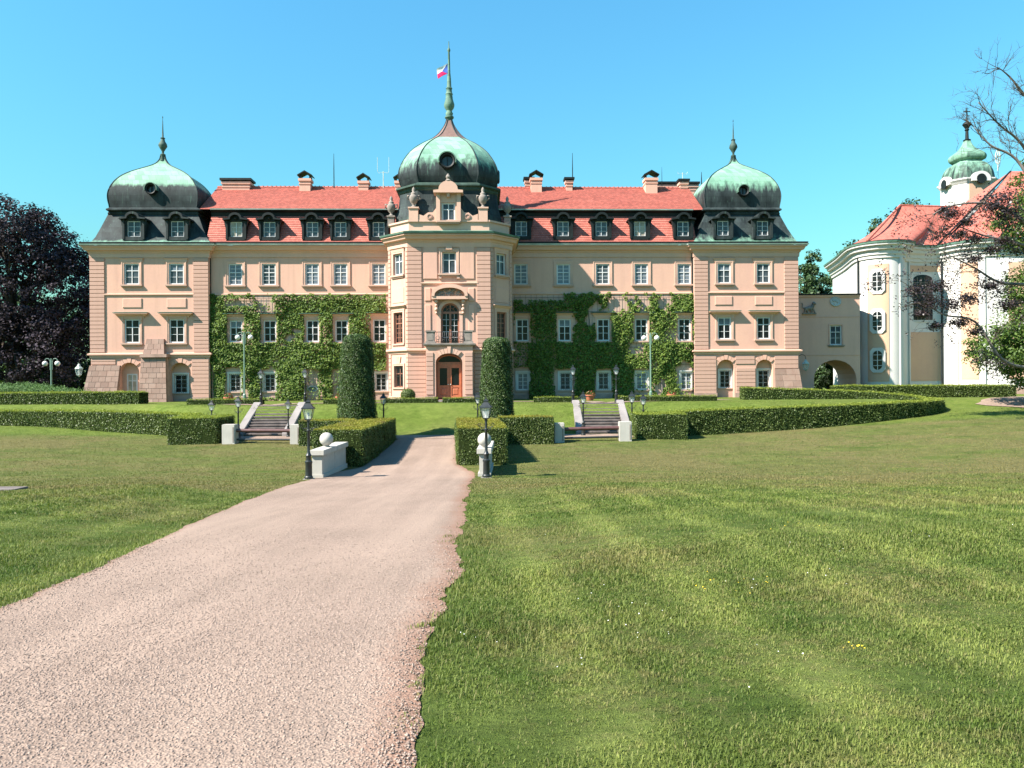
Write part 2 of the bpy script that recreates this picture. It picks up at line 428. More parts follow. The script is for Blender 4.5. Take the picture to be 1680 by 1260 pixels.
def XL(Y): return np.interp(Y, _ly, _lx) + wob(Y, 1.0, 3) * .09
def XR(Y): return np.interp(Y, _ry, _rx) + wob(Y, 2.3, 2) * .125 * np.clip(Y / 6, .6, 1.4)
def T(X, Y):
    X = np.asarray(X, float); Y = np.asarray(Y, float)
    low = prof(Y) + .95 * sstep(10, 38, X) * sstep(22, 50, Y) + .35 * sstep(-22, -45, X) * sstep(30, 55, Y)
    # the near lawns end in a low grassy lip above the dip
    crest = np.where(X > -4, 25.5 - .42 * (X + 2), 26.5 + .32 * (X + 6))
    crest = np.clip(crest, 14, 27)
    mid = .5 * (np.interp(Y, _ly, _lx) + np.interp(Y, _ry, _rx)); half = .5 * (np.interp(Y, _ry, _rx) - np.interp(Y, _ly, _lx))
    off = sstep(.6, 4.0, np.abs(X - mid) - half)
    low = low + .26 * off * (1 - sstep(crest, crest + 2.6, Y)) * sstep(3, 12, Y)
    low = low + .035 * np.sin(X * .55 + 1) * np.sin(Y * .37) * off
    b0 = 50.4 + 7.0 * sstep(14, 34, X) + 7.5 * sstep(-20, -32, X)
    bank = sstep(b0, b0 + 3.2, Y)
    return low + (0.28 - low) * bank
def Ts(x, y): return float(T(x, y))
def gp(px, py, ymin=3.0):
    """the point of the ground seen at a pixel of the photograph"""
    d = ray(px, py); ys = np.arange(ymin, 140, .03)
    h = EYE.z + d.z * ys - T(d.x * ys, ys); i = int(np.argmax(h < 0))
    return Vector((d.x * ys[i], ys[i], Ts(d.x * ys[i], ys[i])))

def lawn_colour(N):
    co = N.co
    n_big = N.noise(.14, 4, .6, co); n_mid = N.noise(.8, 4, .65, co, .5); n_fine = N.noise(6.0, 4, .7, co)
    green = N.mix(N.ramp(n_mid, .32, .70), (0.042, 0.072, 0.012, 1), (0.098, 0.122, 0.032, 1))
    # mowing lanes: faint, wandering, of uneven strength
    mp = N.mapping((1, 1, 1), (0, 0, R(-3)), co=co)
    w = N.n.new('ShaderNodeTexWave'); w.wave_type = 'BANDS'; w.bands_direction = 'X'
    w.inputs['Scale'].default_value = .21; w.inputs['Distortion'].default_value = 1.1
    w.inputs['Detail'].default_value = 1.0; w.inputs['Detail Scale'].default_value = .3
    N.link(mp, w.inputs['Vector'])
    y = N.sep(co)[1]
    near = N.math('SUBTRACT', 1.0, N.ramp(N.math('DIVIDE', N.math('SUBTRACT', y, 16.0), 10.0), 0, 1))
    lanes_f = N.math('MULTIPLY', N.math('MULTIPLY', N.ramp(w.outputs['Fac'], .5, .95), near), N.ramp(n_big, .2, .5))
    green = N.mix(N.math('MULTIPLY', N.math('MULTIPLY', lanes_f, N.ramp(n_mid, .2, .55)), .70), green, (0.138, 0.165, 0.045, 1))
    # the dip between the near lawn and the terrace is drier; streaks run along the contour
    dip = N.math('MULTIPLY', N.ramp(N.math('DIVIDE', N.math('SUBTRACT', N.math('ADD', y, N.math('MULTIPLY', n_big, 6.)), 21.0), 8.0), 0, 1),
                 N.math('SUBTRACT', 1.0, N.ramp(N.math('DIVIDE', N.math('SUBTRACT', y, 49.5), 2.5), 0, 1)))
    lanes = N.noise(.5, 5, .7, N.mapping((.30, 1.3, 1), (0, 0, R(5)), co=co), .6)
    dry1 = N.ramp(N.math('ADD', lanes, N.math('MULTIPLY', dip, .15)), .47, .72)
    dry2 = N.math('MULTIPLY', N.ramp(N.math('ADD', n_big, N.math('MULTIPLY', N.math('SUBTRACT', n_fine, .5), .5)), .49, .62), .85)
    dryf = N.math('MINIMUM', N.math('ADD', N.math('MULTIPLY', N.math('MULTIPLY', dry1, N.math('ADD', .22, N.math('MULTIPLY', dip, .78))), .75), N.math('MULTIPLY', dry2, N.math('ADD', .75, N.math('MULTIPLY', dip, .2)))), 1.0)
    dry = N.mix(N.ramp(n_fine, .3, .7), (0.095, 0.078, 0.037, 1), (0.160, 0.124, 0.064, 1))
    terr = N.ramp(N.math('DIVIDE', N.math('SUBTRACT', y, 50.2), 1.5), 0, 1)
    dryf = N.math('MULTIPLY', dryf, N.math('SUBTRACT', 1.0, N.math('MULTIPLY', terr, .7)))
    green = N.mix(N.math('MULTIPLY', terr, .38), green, (0.125, 0.165, 0.030, 1))
    col = N.mix(N.math('MULTIPLY', dryf, .70), green, dry)
    return col, n_fine
def lawn_mat():
    N = Nodes('lawn').set(.95, .1)
    col, nf = lawn_colour(N)
    tm = N.noise(3.4, 5, .75, N.mapping((.55, 1.2, 1)), .3)
    col = N.mix(1.0, col, N.ramp(tm, .3, .7, (.82, .84, .78, 1), (1.45, 1.42, 1.36, 1)), 'MULTIPLY')
    t = N.noise(26, 6, .75); t2 = N.noise(110, 4, .7, N.mapping((1, .45, 1)))
    col = N.mix(1.0, col, N.ramp(t, .25, .75, (.72, .72, .72, 1), (1.3, 1.3, 1.3, 1)), 'MULTIPLY')
    col = N.mix(1.0, col, N.ramp(t2, .3, .7, (.68, .70, .66, 1), (1.2, 1.2, 1.15, 1)), 'MULTIPLY')
    N.color(col)
    N.bump(N.math('ADD', N.math('MULTIPLY', t, 1.0), N.math('MULTIPLY', t2, .7)), .8, .05)
    return N.m
def blade_mat():
    N = Nodes('grass_blade').set(.6, .2)
    col, nf = lawn_colour(N)
    isl = N.island()
    col = N.mix(1.0, col, N.ramp(isl, 0, 1, (1.15, 1.15, .95, 1), (2.1, 1.95, 1.7, 1)), 'MULTIPLY')
    straw = N.ramp(isl, .86, .90)
    col = N.mix(N.math('MULTIPLY', straw, .6), col, (0.20, 0.165, 0.08, 1))
    N.color(col)
    tr = N.n.new('ShaderNodeBsdfTranslucent'); N.link(N.mix(1.0, col, (1.1, 1.15, .7, 1), 'MULTIPLY'), tr.inputs[0])
    mx = N.n.new('ShaderNodeMixShader'); mx.inputs[0].default_value = .3
    N.link(N.p.outputs[0], mx.inputs[1]); N.link(tr.outputs[0], mx.inputs[2]); N.link(mx.outputs[0], N.out.inputs[0])
    return N.m
def gravel_mat():
    N = Nodes('gravel').set(.95, .1)
    a = N.n.new('ShaderNodeAttribute'); a.attribute_name = 'edge'
    v1 = N.n.new('ShaderNodeTexVoronoi'); v1.inputs['Scale'].default_value = 55; N.link(N.co, v1.inputs['Vector'])
    v2 = N.n.new('ShaderNodeTexVoronoi'); v2.inputs['Scale'].default_value = 24; v2.inputs['Randomness'].default_value = 1; N.link(N.co, v2.inputs['Vector'])
    big = N.noise(.35, 5, .6); fine = N.noise(12, 5, .7)
    col = N.mix(N.ramp(big, .35, .7), (0.232, 0.174, 0.138, 1), (0.285, 0.212, 0.168, 1))
    cell = N.sep(v1.outputs['Color'])[0]
    col = N.mix(1.0, col, N.ramp(cell, 0, 1, (.78, .76, .76, 1), (1.18, 1.16, 1.14, 1)), 'MULTIPLY')
    col = N.mix(1.0, col, N.ramp(N.noise(90, 3, .7), .3, .7, (.74, .73, .73, 1), (1.14, 1.14, 1.14, 1)), 'MULTIPLY')
    col = N.mix(N.math('MULTIPLY', N.ramp(fine, .56, .72), .45), col, (0.165, 0.115, 0.092, 1))
    tracks = N.noise(.8, 4, .6, N.mapping((1.6, .10, 1), (0, 0, R(8))))
    col = N.mix(N.math('MULTIPLY', N.ramp(tracks, .42, .66), .45), col, (0.34, 0.25, 0.195, 1))
    edge = N.math('MULTIPLY', N.ramp(N.math('ADD', a.outputs['Fac'], N.math('MULTIPLY', N.math('SUBTRACT', fine, .5), .9)), .35, .9), .8)
    col = N.mix(edge, col, (0.215, 0.122, 0.085, 1))
    N.color(col)
    h = N.math('ADD', N.math('MULTIPLY', v1.outputs['Distance'], 1.0), N.math('ADD', N.math('MULTIPLY', v2.outputs['Distance'], .9), N.math('MULTIPLY', fine, 1.2)))
    N.bump(h, .42, .03)
    return N.m
M['lawn'] = lawn_mat(); M['blade'] = blade_mat(); M['gravel'] = gravel_mat()
M['pebble'] = None
def pebble_mat():
    N = Nodes('pebble').set(.9, .15)
    col = N.mix(N.island(), (0.17, 0.124, 0.10, 1), (0.355, 0.268, 0.218, 1))
    col = N.mix(N.math('MULTIPLY', N.ramp(N.noise(.6, 4), .5, .7), .4), col, (0.185, 0.132, 0.105, 1))
    N.color(col); return N.m
M['pebble'] = pebble_mat()

# ---- the ground: one sheet to the horizon
xs = np.concatenate([[-1500, -800, -450, -300, -200, -150, -110, -85, -70], np.arange(-60, 62.1, .7), [70, 85, 110, 150, 200, 300, 450, 800, 1500]])
ys = np.concatenate([[-300, -120, -50, -25, -14], np.arange(-9, 72, .42), [76, 82, 90, 100, 120, 150, 200, 300, 500, 900, 1800]])
GX, GY = np.meshgrid(xs, ys)
GZ = T(GX, GY)
ins = np.minimum(GX - XL(GY), XR(GY) - GX)
GZ = GZ - .07 * sstep(.25, .9, ins) * (GY < 48.5)
nx, ny = len(xs), len(ys)
gv = np.stack([GX, GY, GZ], -1).reshape(-1, 3)
ii = np.arange(ny * nx).reshape(ny, nx)
gf = np.stack([ii[:-1, :-1], ii[:-1, 1:], ii[1:, 1:], ii[1:, :-1]], -1).reshape(-1, 4)
g = put('ground', fast_mesh('ground', gv, gf, 'lawn', True)); tag(g, kind='structure')

def strip(name, ycs, xl, xr, ncol, lift, m, redge=True):
    rows = []; att = []
    for y in ycs:
        a, b = float(xl(y)), float(xr(y))
        t = np.linspace(0, 1, ncol); X = a + (b - a) * t
        Z = T(X, np.full(ncol, y)) + lift * np.minimum(1, np.minimum(t, 1 - t) * 12 + .35)
        rows.append(np.stack([X, np.full(ncol, y), Z], 1))
        e = np.maximum(0, 1 - (b - X) / .62) if redge else np.zeros(ncol)
        att.append(np.maximum(e, np.maximum(0, .75 - (X - a) / .3)))
    v = np.concatenate(rows); k = len(ycs); idx = np.arange(k * ncol).reshape(k, ncol)
    f = np.stack([idx[:-1, :-1], idx[:-1, 1:], idx[1:, 1:], idx[1:, :-1]], -1).reshape(-1, 4)
    me = fast_mesh(name, v, f, m, True)
    at_ = me.attributes.new('edge', 'FLOAT', 'POINT'); at_.data.foreach_set('value', np.concatenate(att).astype(np.float32))
    return put(name, me)
tt = np.concatenate([np.arange(-6, 12, .07), np.arange(12, 49.31, .15)])
tag(strip('gravel_path', tt, XL, XR, 60, .014, 'gravel'), kind='structure')

def ribbon(name, pts, width, lift, m, n=80, jag=.08):
    """a path sheet along plan points"""
    P = np.array(pts, float); seg = np.concatenate([[0], np.cumsum(np.linalg.norm(np.diff(P, axis=0), axis=1))])
    s = np.linspace(0, seg[-1], n); X = np.interp(s, seg, P[:, 0]); Y = np.interp(s, seg, P[:, 1])
    tx, ty = np.gradient(X), np.gradient(Y); L = np.hypot(tx, ty); nxn, nyn = -ty / L, tx / L
    rows = []; c = 9
    for j, t in enumerate(np.linspace(-.5, .5, c)):
        w = width * t * (1 + (abs(t) > .49) * jag * wob(s * 1.5, j))
        rows.append(np.stack([X + nxn * w, Y + nyn * w, np.zeros(n)], 1))
    v = np.stack(rows, 1).reshape(-1, 3); v[:, 2] = T(v[:, 0], v[:, 1]) + lift
    idx = np.arange(n * c).reshape(n, c)
    f = np.stack([idx[:-1, :-1], idx[:-1, 1:], idx[1:, 1:], idx[1:, :-1]], -1).reshape(-1, 4)
    me = fast_mesh(name, v, f, m, True)
    return tag(put(name, me), kind='structure')
ribbon('cross_path', [(-20, 48.9), (-5.3, 49.1), (9, 48.9)], 1.9, .030, 'gravel')
ribbon('terrace_path', [(-21, 57), (-16.9, 53.8), (-16.4, 57.5), (-10, 59.8), (-5.2, 60.4), (0, 59.8), (6, 57.5), (6.2, 53.8), (9, 57), (17, 61)], 1.3, .03, 'gravel', 160)
ribbon('drive', [(37, 56), (43, 61), (52, 63), (75, 60)], 6.0, .04, 'gravel')

# ---- grass blades of the near lawns, and the loose pebbles of the path
def vn2(x, y):
    rg = np.random.default_rng(77); s = 0
    for k in range(8):
        a = rg.uniform(0, 6.28); f = rg.uniform(.8, 1.3) * 1.6 ** k * .5; s = s + np.sin((x * math.cos(a) + y * math.sin(a)) * f + rg.uniform(0, 6.28)) / 1.18 ** k
    return s / 2.4
def grass(n=960000):
    u = RNG.random(n); Y = 2.3 * (34 / 2.3) ** u; X = -(.74 * Y + 2.2) + RNG.random(n) * (1.5 * Y + 6.6)
    d = np.maximum(XL(Y) - X, X - XR(Y))
    tuft = np.sin(X * 5.1 + 2 * np.sin(Y * 3.3)) * np.sin(Y * 4.3 + 2 * np.sin(X * 2.7))
    keep = (d > RNG.normal(0.03, .05, n) - .22 * (tuft > .72) * (X > -2.6)) & (RNG.random(n) > np.clip((Y - 13) / 21, 0, 1) ** .8); keep &= (RNG.random(n) < np.clip(1.15 + .8 * vn2(X * 1.7 + 9, Y * 1.7), .25, 1)); X, Y, d = X[keep], Y[keep], d[keep]
    n = len(X); Z = T(X, Y)
    clump = .5 + .5 * np.sin(X * 2.1 + 3 * np.sin(Y * .9)) * np.sin(Y * 1.7 + 2 * np.sin(X * .8))
    ln = (.022 + .022 * clump) * RNG.uniform(.6, 1.35, n) * (1 + Y * .012)
    patch = vn2(X, Y); ln *= .75 + .55 * np.clip(patch + .5, 0, 1.2); tall = RNG.random(n) < .02 + .06 * (d < .35) + .10 * (patch > .75); ln[tall] *= 1.8
    wd = .0013 * (1 + Y / 4.2) * RNG.uniform(.7, 1.3, n)
    a = RNG.uniform(0, 2 * np.pi, n); lean = RNG.uniform(.15, 1.0, n)
    dx, dy = np.cos(a), np.sin(a); sx, sy = -dy, dx
    ang = RNG.uniform(-.6, .6, n)
    base = np.stack([X, Y, Z - .004], 1); side = np.stack([sx, sy, np.zeros(n)], 1) * wd[:, None]
    mid = base + np.stack([dx * ln * lean * .35, dy * ln * lean * .35, ln * .62], 1)
    tip = base + np.stack([dx * ln * lean * .95, dy * ln * lean * .95, ln * (1.0 - .35 * lean)], 1)
    near = Y < 11
    v1 = np.stack([base - side, base + side, mid + side * .8, mid - side * .8, tip], 1)[near].reshape(-1, 3)
    k = int(near.sum()); i0 = np.arange(k)[:, None] * 5
    f1 = np.concatenate([i0 + [0, 1, 2], i0 + [0, 2, 3], i0 + [3, 2, 4]], 0)
    v2 = np.stack([base - side * 1.3, base + side * 1.3, tip], 1)[~near].reshape(-1, 3)
    f2 = np.arange(len(v2)).reshape(-1, 3)
    # thin tufts keep the farther lawn from reading as a flat sheet
    m = 230000; Yt = RNG.uniform(15, 56, m); Xt = RNG.uniform(-1, 1, m) * (.74 * Yt + 2)
    ok = ((Xt < XL(Yt) - .02) | (Xt > XR(Yt) + .02)) & ~((Yt > 47.9) & (Yt < 50.0) & (Xt > -20) & (Xt < 9)); Xt, Yt = Xt[ok], Yt[ok]; m = len(Xt)
    b3 = np.stack([Xt, Yt, T(Xt, Yt) - .01], 1); a3 = RNG.uniform(0, 6.28, m); w3 = RNG.uniform(.010, .028, m)
    s3 = np.stack([np.cos(a3) * w3, np.sin(a3) * w3, np.zeros(m)], 1); h3 = np.stack([RNG.normal(0, .02, m), RNG.normal(0, .02, m), RNG.uniform(.025, .06, m)], 1)
    v2 = np.concatenate([v2, np.stack([b3 - s3, b3 + s3, b3 + h3], 1).reshape(-1, 3)]); f2 = np.arange(len(v2)).reshape(-1, 3)
    v = np.concatenate([v1, v2]); f = np.concatenate([f1, f2 + len(v1)])
    o = put('lawn_grass', fast_mesh('lawn_grass', v, f, 'blade'))
    tag(o, 'short mown green and straw grass blades of the near lawns beside the path', 'grass', kind='stuff')
grass()
def pebbles(n=90000):
    u = RNG.random(n); Y = 2.4 * (15 / 2.4) ** u; X = XL(Y) + (XR(Y) - XL(Y)) * RNG.random(n)
    keep = np.abs(X) < .72 * Y + 1.2
    m = RNG.random(n) < .4 + .6 * (.5 + .5 * np.sin(X * 1.3 + 2 * np.sin(Y * .7)))
    keep &= m & (RNG.random(n) > np.clip((Y - 5) / 10, 0, 1) ** .7); X, Y = X[keep], Y[keep]; n = len(X); Z = T(X, Y) + .012
    s = np.minimum(RNG.gamma(3.0, .0019, n) + .0022, .0085) * (1 + Y * .05)
    octa = np.array([(1, 0, 0), (0, 1, 0), (-1, 0, 0), (0, -1, 0), (0, 0, .7), (0, 0, -.7)], float)
    v = octa[None] * s[:, None, None] * RNG.uniform(.6, 1.3, (n, 6, 1))
    a = RNG.uniform(0, 6.28, n); ca, sa = np.cos(a)[:, None], np.sin(a)[:, None]
    vx = v[..., 0] * ca - v[..., 1] * sa; vy = v[..., 0] * sa + v[..., 1] * ca
    v = np.stack([vx + X[:, None], vy + Y[:, None], v[..., 2] + Z[:, None] + s[:, None] * .25], -1).reshape(-1, 3)
    fo = np.array([(0, 1, 4), (1, 2, 4), (2, 3, 4), (3, 0, 4), (1, 0, 5), (2, 1, 5), (3, 2, 5), (0, 3, 5)])
    f = (np.arange(n)[:, None, None] * 6 + fo[None]).reshape(-1, 3)
    tag(put('gravel_stones', fast_mesh('gravel_stones', v, f, 'pebble')), 'loose pinkish crushed stones lying on the gravel path', 'gravel', kind='stuff')
pebbles()
def flowers(name, spots, m, label, cat, n, size):
    P = []
    for px, py, rad in spots:
        c = gp(px, py)
        for _ in range(n):
            x, y = c.x + random.gauss(0, rad), c.y + random.gauss(0, rad * 1.3)
            if XL(y) - .1 < x < XR(y) + .1: continue
            P.append((x, y, Ts(x, y) + random.uniform(.03, .055)))
    P = np.array(P); mb_n = len(P)
    nr = np.tile([0, -.25, 1.0], (mb_n, 1))
    o = put(name, leaf_mesh(name, P, nr, size, m, .25, 1.0, .05)); tag(o, label, cat, kind='stuff')
flowers('daisies', [(1060, 1055, .18), (1050, 1030, .15), (940, 1090, .2), (800, 1040, .2), (970, 975, .2), (1040, 995, .15), (1270, 1085, .2), (1490, 880, .3), (1380, 910, .3), (900, 880, .4), (1240, 965, .3), (1340, 955, .2), (1630, 860, .4)], 'daisy', 'tiny white daisies dotted over the near lawn', 'flowers', 4, .011)
flowers('buttercups', [(1185, 965, .22), (1160, 950, .2), (1390, 1068, .07), (1310, 865, .3)], 'buttercup', 'small yellow buttercups in the right lawn', 'flowers', 9, .014)
# a flat stone slab in the left lawn
c = gp(4, 804)
sl = MB().box(-.55, .55, -.35, .35, -.1, .06).obj('stone_slab', 'step_stone', None, c); bevel(sl, .02)
tag(sl, 'flat grey stone slab lying in the lawn at the far left', 'slab')

# ================================================================ CASTLE
TH = R(2.1); CO = Vector((0.0, 70.5, 0.0))
castle = empty('castle', CO, TH)
tag(castle, 'long pink three-storey castle with red mansard roof and three green copper domes', 'castle')
_cl = Matrix.Rotation(-TH, 3, 'Z')
CEYE = _cl @ (EYE - CO)
def fpx(F, px, py, d=0.0):
    """(x, z) of a photograph pixel on the wall plane of frame F (castle space), d metres into it"""
    dr = _cl @ ray(px, py); n = (-F.s, F.c)
    o = (F.ox + n[0] * d, F.oy + n[1] * d)
    t = ((o[0] - CEYE.x) * n[0] + (o[1] - CEYE.y) * n[1]) / (dr.x * n[0] + dr.y * n[1])
    p = CEYE + dr * t
    return (p.x - F.ox) * F.c + (p.y - F.oy) * F.s, p.z
ZB = 0.0   # walls run a little into the ground
FW = Frame(0, 0, 0)                  # wing plane
FT = Frame(0, -.45, 0)               # side tower fronts
def X(F, px, py=500, d=0.): return fpx(F, px, py, d)[0]
def Z(F, px, py, d=0.): return fpx(F, px, py, d)[1]
def cq(name, m, mb, smooth=False, parent=castle): 
    o = mb.obj(name, m, parent)
    if smooth: smooth_by_angle(o)
    return o

def wall_mb(F, x0, x1, z0, z1, holes=(), rev=.22, mb=None):
    mb = mb or MB()
    xs = sorted({x0, x1, *[h[0] for h in holes], *[h[1] for h in holes]}); zs = sorted({z0, z1, *[h[2] for h in holes], *[h[3] for h in holes]})
    for i in range(len(xs) - 1):
        for j in range(len(zs) - 1):
            cx, cz = (xs[i] + xs[i + 1]) / 2, (zs[j] + zs[j + 1]) / 2
            if any(h[0] < cx < h[1] and h[2] < cz < h[3] for h in holes): continue
            mb.poly([F.P(xs[i], 0, zs[j]), F.P(xs[i + 1], 0, zs[j]), F.P(xs[i + 1], 0, zs[j + 1]), F.P(xs[i], 0, zs[j + 1])])
    for h in holes:
        a, b, c, d, rise = (tuple(h) + (0,))[:5] if len(h) < 5 else h[:5]
        r = h[5] if len(h) > 5 else rev
        if rise:
            n = 12; m = (a + b) / 2; hw = (b - a) / 2
            arc = [(m - hw * math.cos(math.pi * k / n), d - rise + rise * math.sin(math.pi * k / n)) for k in range(n + 1)]
            for k in range(n // 2): mb.poly([F.P(a, 0, d), F.P(*arc[k][:1], 0, arc[k][1]), F.P(arc[k + 1][0], 0, arc[k + 1][1])])
            for k in range(n // 2, n): mb.poly([F.P(b, 0, d), F.P(arc[k][0], 0, arc[k][1]), F.P(arc[k + 1][0], 0, arc[k + 1][1])])
            out = [(a, c)] + arc + [(b, c)]
        else: out = [(a, c), (a, d), (b, d), (b, c)]
        for k in range(len(out)):
            p, q = out[k], out[(k + 1) % len(out)]
            mb.poly([F.P(p[0], 0, p[1]), F.P(q[0], 0, q[1]), F.P(q[0], r, q[1]), F.P(p[0], r, p[1])])
    return mb

# ---------------- windows: one mesh per kind and size, shared
_mc = {}
def cached(key, fn):
    if key not in _mc: _mc[key] = fn()
    return _mc[key]
def q5(v): return round(v * 20) / 20
def bars(w, h, cols, rows, d0, fr=.12, bar=.035, heavy_row=None, mull=.075, m='white_paint', split=True):
    """frame, mullion, transom and glazing bars of a window w x h; rows = relative heights from the bottom"""
    mb = MB(); tot = sum(rows)
    mb.box(-w / 2, -w / 2 + fr, d0, d0 + .09, 0, h); mb.box(w / 2 - fr, w / 2, d0, d0 + .09, 0, h)
    mb.box(-w / 2 + fr, w / 2 - fr, d0 + .002, d0 + .09, 0, fr); mb.box(-w / 2 + fr, w / 2 - fr, d0 + .002, d0 + .09, h - fr, h)
    iw, ih = w - 2 * fr, h - 2 * fr; panes = []
    xe = [-iw / 2 + iw * i / cols for i in range(cols + 1)]
    for i in range(1, cols):
        b = mull if i * 2 == cols else bar
        mb.box(xe[i] - b / 2, xe[i] + b / 2, d0 + (.0 if b == mull else .03), d0 + .085, fr, h - fr)
    z = fr
    for j, r in enumerate(rows):
        z2 = z + ih * r / tot
        if j < len(rows) - 1:
            b = mull if heavy_row == j else bar
            for i in range(cols): mb.box(xe[i] + .015, xe[i + 1] - .015, d0 + (.004 if b == mull else .034), d0 + .083, z2 - b / 2, z2 + b / 2)
        for i in range(cols): panes.append(((xe[i] + xe[i + 1]) / 2, (z + z2) / 2, iw / cols - .02, ih * r / tot - .02))
        z = z2
    return mb.mesh('window', m), panes
KIND = {  # cols, rows (bottom up), heavy transom after row, pane material, separate panes
    'six': (2, (1, 1, .95), 1, True), 'ten': (2, (1, 1, 1, 1, 1), 2, False), 'attic': (2, (1, 1, 1), None, False),
    'eight': (2, (1, 1, 1, 1), None, False), 'tall': (4, (1, 1, 1, 1, 1, 1), 3, False), 'four': (2, (1.9, 1), 0, True)}
def window(F, cx, z0, w, h, kind='six', glassm='glass_dark', d=.05, parent=castle, framem='white_paint', name='window', off=(0, 0)):
    w, h = q5(w), q5(h); cols, rows, hv, sep = KIND[kind]
    me, panes = cached(('w', kind, w, h, framem, d), lambda: bars(w, h, cols, rows, d, heavy_row=hv, m=framem))
    wo = put(name, me, parent, F.P(cx, 0, z0), F.a)
    if sep:
        blind = len(panes) == 6 and random.random() < .35
        for ip, (px, pz, pw, ph) in enumerate(panes):
            gm = 'glass_blind' if (blind and ip >= 4) else glassm
            pm = cached(('p', round(pw, 3), round(ph, 3), gm), lambda: MB().box(-pw / 2, pw / 2, 0, .012, -ph / 2, ph / 2).mesh('pane', gm))
            put('pane', pm, wo, (px, d + .05, pz))
    else:
        pm = cached(('p', w, h, glassm), lambda: MB().box(-w / 2 + .04, w / 2 - .04, 0, .012, .04, h - .04).mesh('pane', glassm))
        put('pane', pm, wo, (0, d + .055, 0))
    wo['dim'] = (w, h); return wo
def casing(wo, wd=.2, out=.06, m='pink_trim', bottom=False, ear=0.0):
    w, h = wo['dim']
    def mk():
        mb = MB()
        mb.box(-w / 2 - wd, -w / 2, -out, .02, -.0, h + wd); mb.box(w / 2, w / 2 + wd, -out, .02, -.0, h + wd)
        mb.box(-w / 2, w / 2, -out + .002, .02, h, h + wd)
        mb.box(-w / 2 - wd - .03, -w / 2 - wd + .05, -out - .03, .02, -.0, h + wd + .03); mb.box(w / 2 + wd - .05, w / 2 + wd + .03, -out - .03, .02, 0, h + wd + .03)
        mb.box(-w / 2 - wd + .05, w / 2 + wd - .05, -out - .028, .02, h + wd - .05, h + wd + .03)
        return mb.mesh('casing', m)
    return put('casing', cached(('c', w, h, wd, out, m), mk), wo)
def sill(wo, ext=.28, out=.2, th=.13, m='pink_trim', drop=True):
    w, h = wo['dim']
    def mk():
        mb = MB().box(-w / 2 - ext, w / 2 + ext, -out, .1, -th, -.001)
        mb.box(-w / 2 - ext + .08, w / 2 + ext - .08, -out + .09, .02, -th - .11, -th)
        return mb.mesh('sill', m)
    return put('sill', cached(('s', w, ext, out, th, m), mk), wo)
def hood(wo, ext=.4, out=.42, z=.32, th=.16, m='pink_trim', top=None, bracket=True):
    w, h = wo['dim']
    def mk():
        mb = MB()
        pr = [(.0, h + z - .28), (.06, h + z - .26), (.10, h + z - .10), (out * .55, h + z - .04), (out * .7, h + z + .05), (out, h + z + .08), (out, h + z + th), (.0, h + z + th + .05)]
        mb.sweep([(-w / 2 - ext, .1), (-w / 2 - ext, 0), (w / 2 + ext, 0), (w / 2 + ext, .1)], pr)
        mb.box(-w / 2 - .2, w / 2 + .2, -.05, .02, h + .14, h + z - .2)
        if bracket:
            for s in (-1, 1): mb.box(s * (w / 2 + .14) - .09, s * (w / 2 + .14) + .09, -.12, .02, h - .15, h + z - .1)
        return mb.mesh('hood', m)
    o = put('hood', cached(('h', w, h, ext, out, z, m), mk), wo)
    if top:
        def mk2(): return MB().box(-w / 2 - ext - out - .02, w / 2 + ext + out + .02, -out - .03, .05, h + z + th + .051, h + z + th + .09).mesh('hood_flashing', top)
        put('hood_flashing', cached(('hf', w, h, ext, out, z, top), mk2), wo)
    return o
def quoins(F, x0, x1, z0, z1, pitch=.36, out=.10, m='pink', name='quoin', gap=.045):
    w = round(x1 - x0, 2); n = max(1, int(round((z1 - z0) / pitch))); ph = (z1 - z0) / n
    def mk():
        h = ph - gap; b = .010
        mb = MB()
        o = [(-w / 2, 0), (w / 2, 0), (w / 2, h), (-w / 2, h)]; i = [(-w / 2 + b, b), (w / 2 - b, b), (w / 2 - b, h - b), (-w / 2 + b, h - b)]
        mb.loft([[(x, .04, z) for x, z in o], [(x, -out + b, z) for x, z in o], [(x, -out, z) for x, z in i]])
        return mb.mesh(name, m)
    me = cached(('q', w, round(ph, 4), out, m, name), mk)
    for k in range(n): put(name, me, castle, F.P((x0 + x1) / 2, 0, z0 + k * ph), F.a)

MAIN_CORNICE = lambda ze: [(0, ze - 1.0), (.07, ze - 1.0), (.10, ze - .62), (.16, ze - .58), (.20, ze - .44), (.40, ze - .38), (.50, ze - .14), (.62, ze - .10), (.62, ze), (0, ze + .04)]
GUTTER = lambda ze: [(.50, ze + .041), (.70, ze + .02), (.74, ze + .13), (.70, ze + .13), (.60, ze + .06), (.3, ze + .10)]
EAVE = lambda ze: [(.3, ze + .11), (.66, ze + .12), (.68, ze + .30), (.3, ze + .36)]
def string_course(F, xa, xb, z, out=.22, m='pink_trim'):
    pr = [(0, z - .2), (.06, z - .2), (.08, z - .06), (out, z), (out, z + .12), (.0, z + .2)]
    return cq('string_course', m, MB().sweep([F.P(xa, .1, 0)[:2], F.P(xa, 0, 0)[:2], F.P(xb, 0, 0)[:2], F.P(xb, .1, 0)[:2]], pr))
def rect_panel(F, px0, px1, py0, py1):
    x0, z1 = fpx(F, px0, py0); x1, z0 = fpx(F, px1, py1)
    mb = MB(); o = [(x0, z0), (x1, z0), (x1, z1), (x0, z1)]; b = .05
    i = [(x0 + b, z0 + b), (x1 - b, z0 + b), (x1 - b, z1 - b), (x0 + b, z1 - b)]
    mb.loft([[F.P(x, .02, z) for x, z in o], [F.P(x, -.05, z) for x, z in o], [F.P(x, -.07, z) for x, z in i]])
    return cq('wall_panel', 'pink', mb)
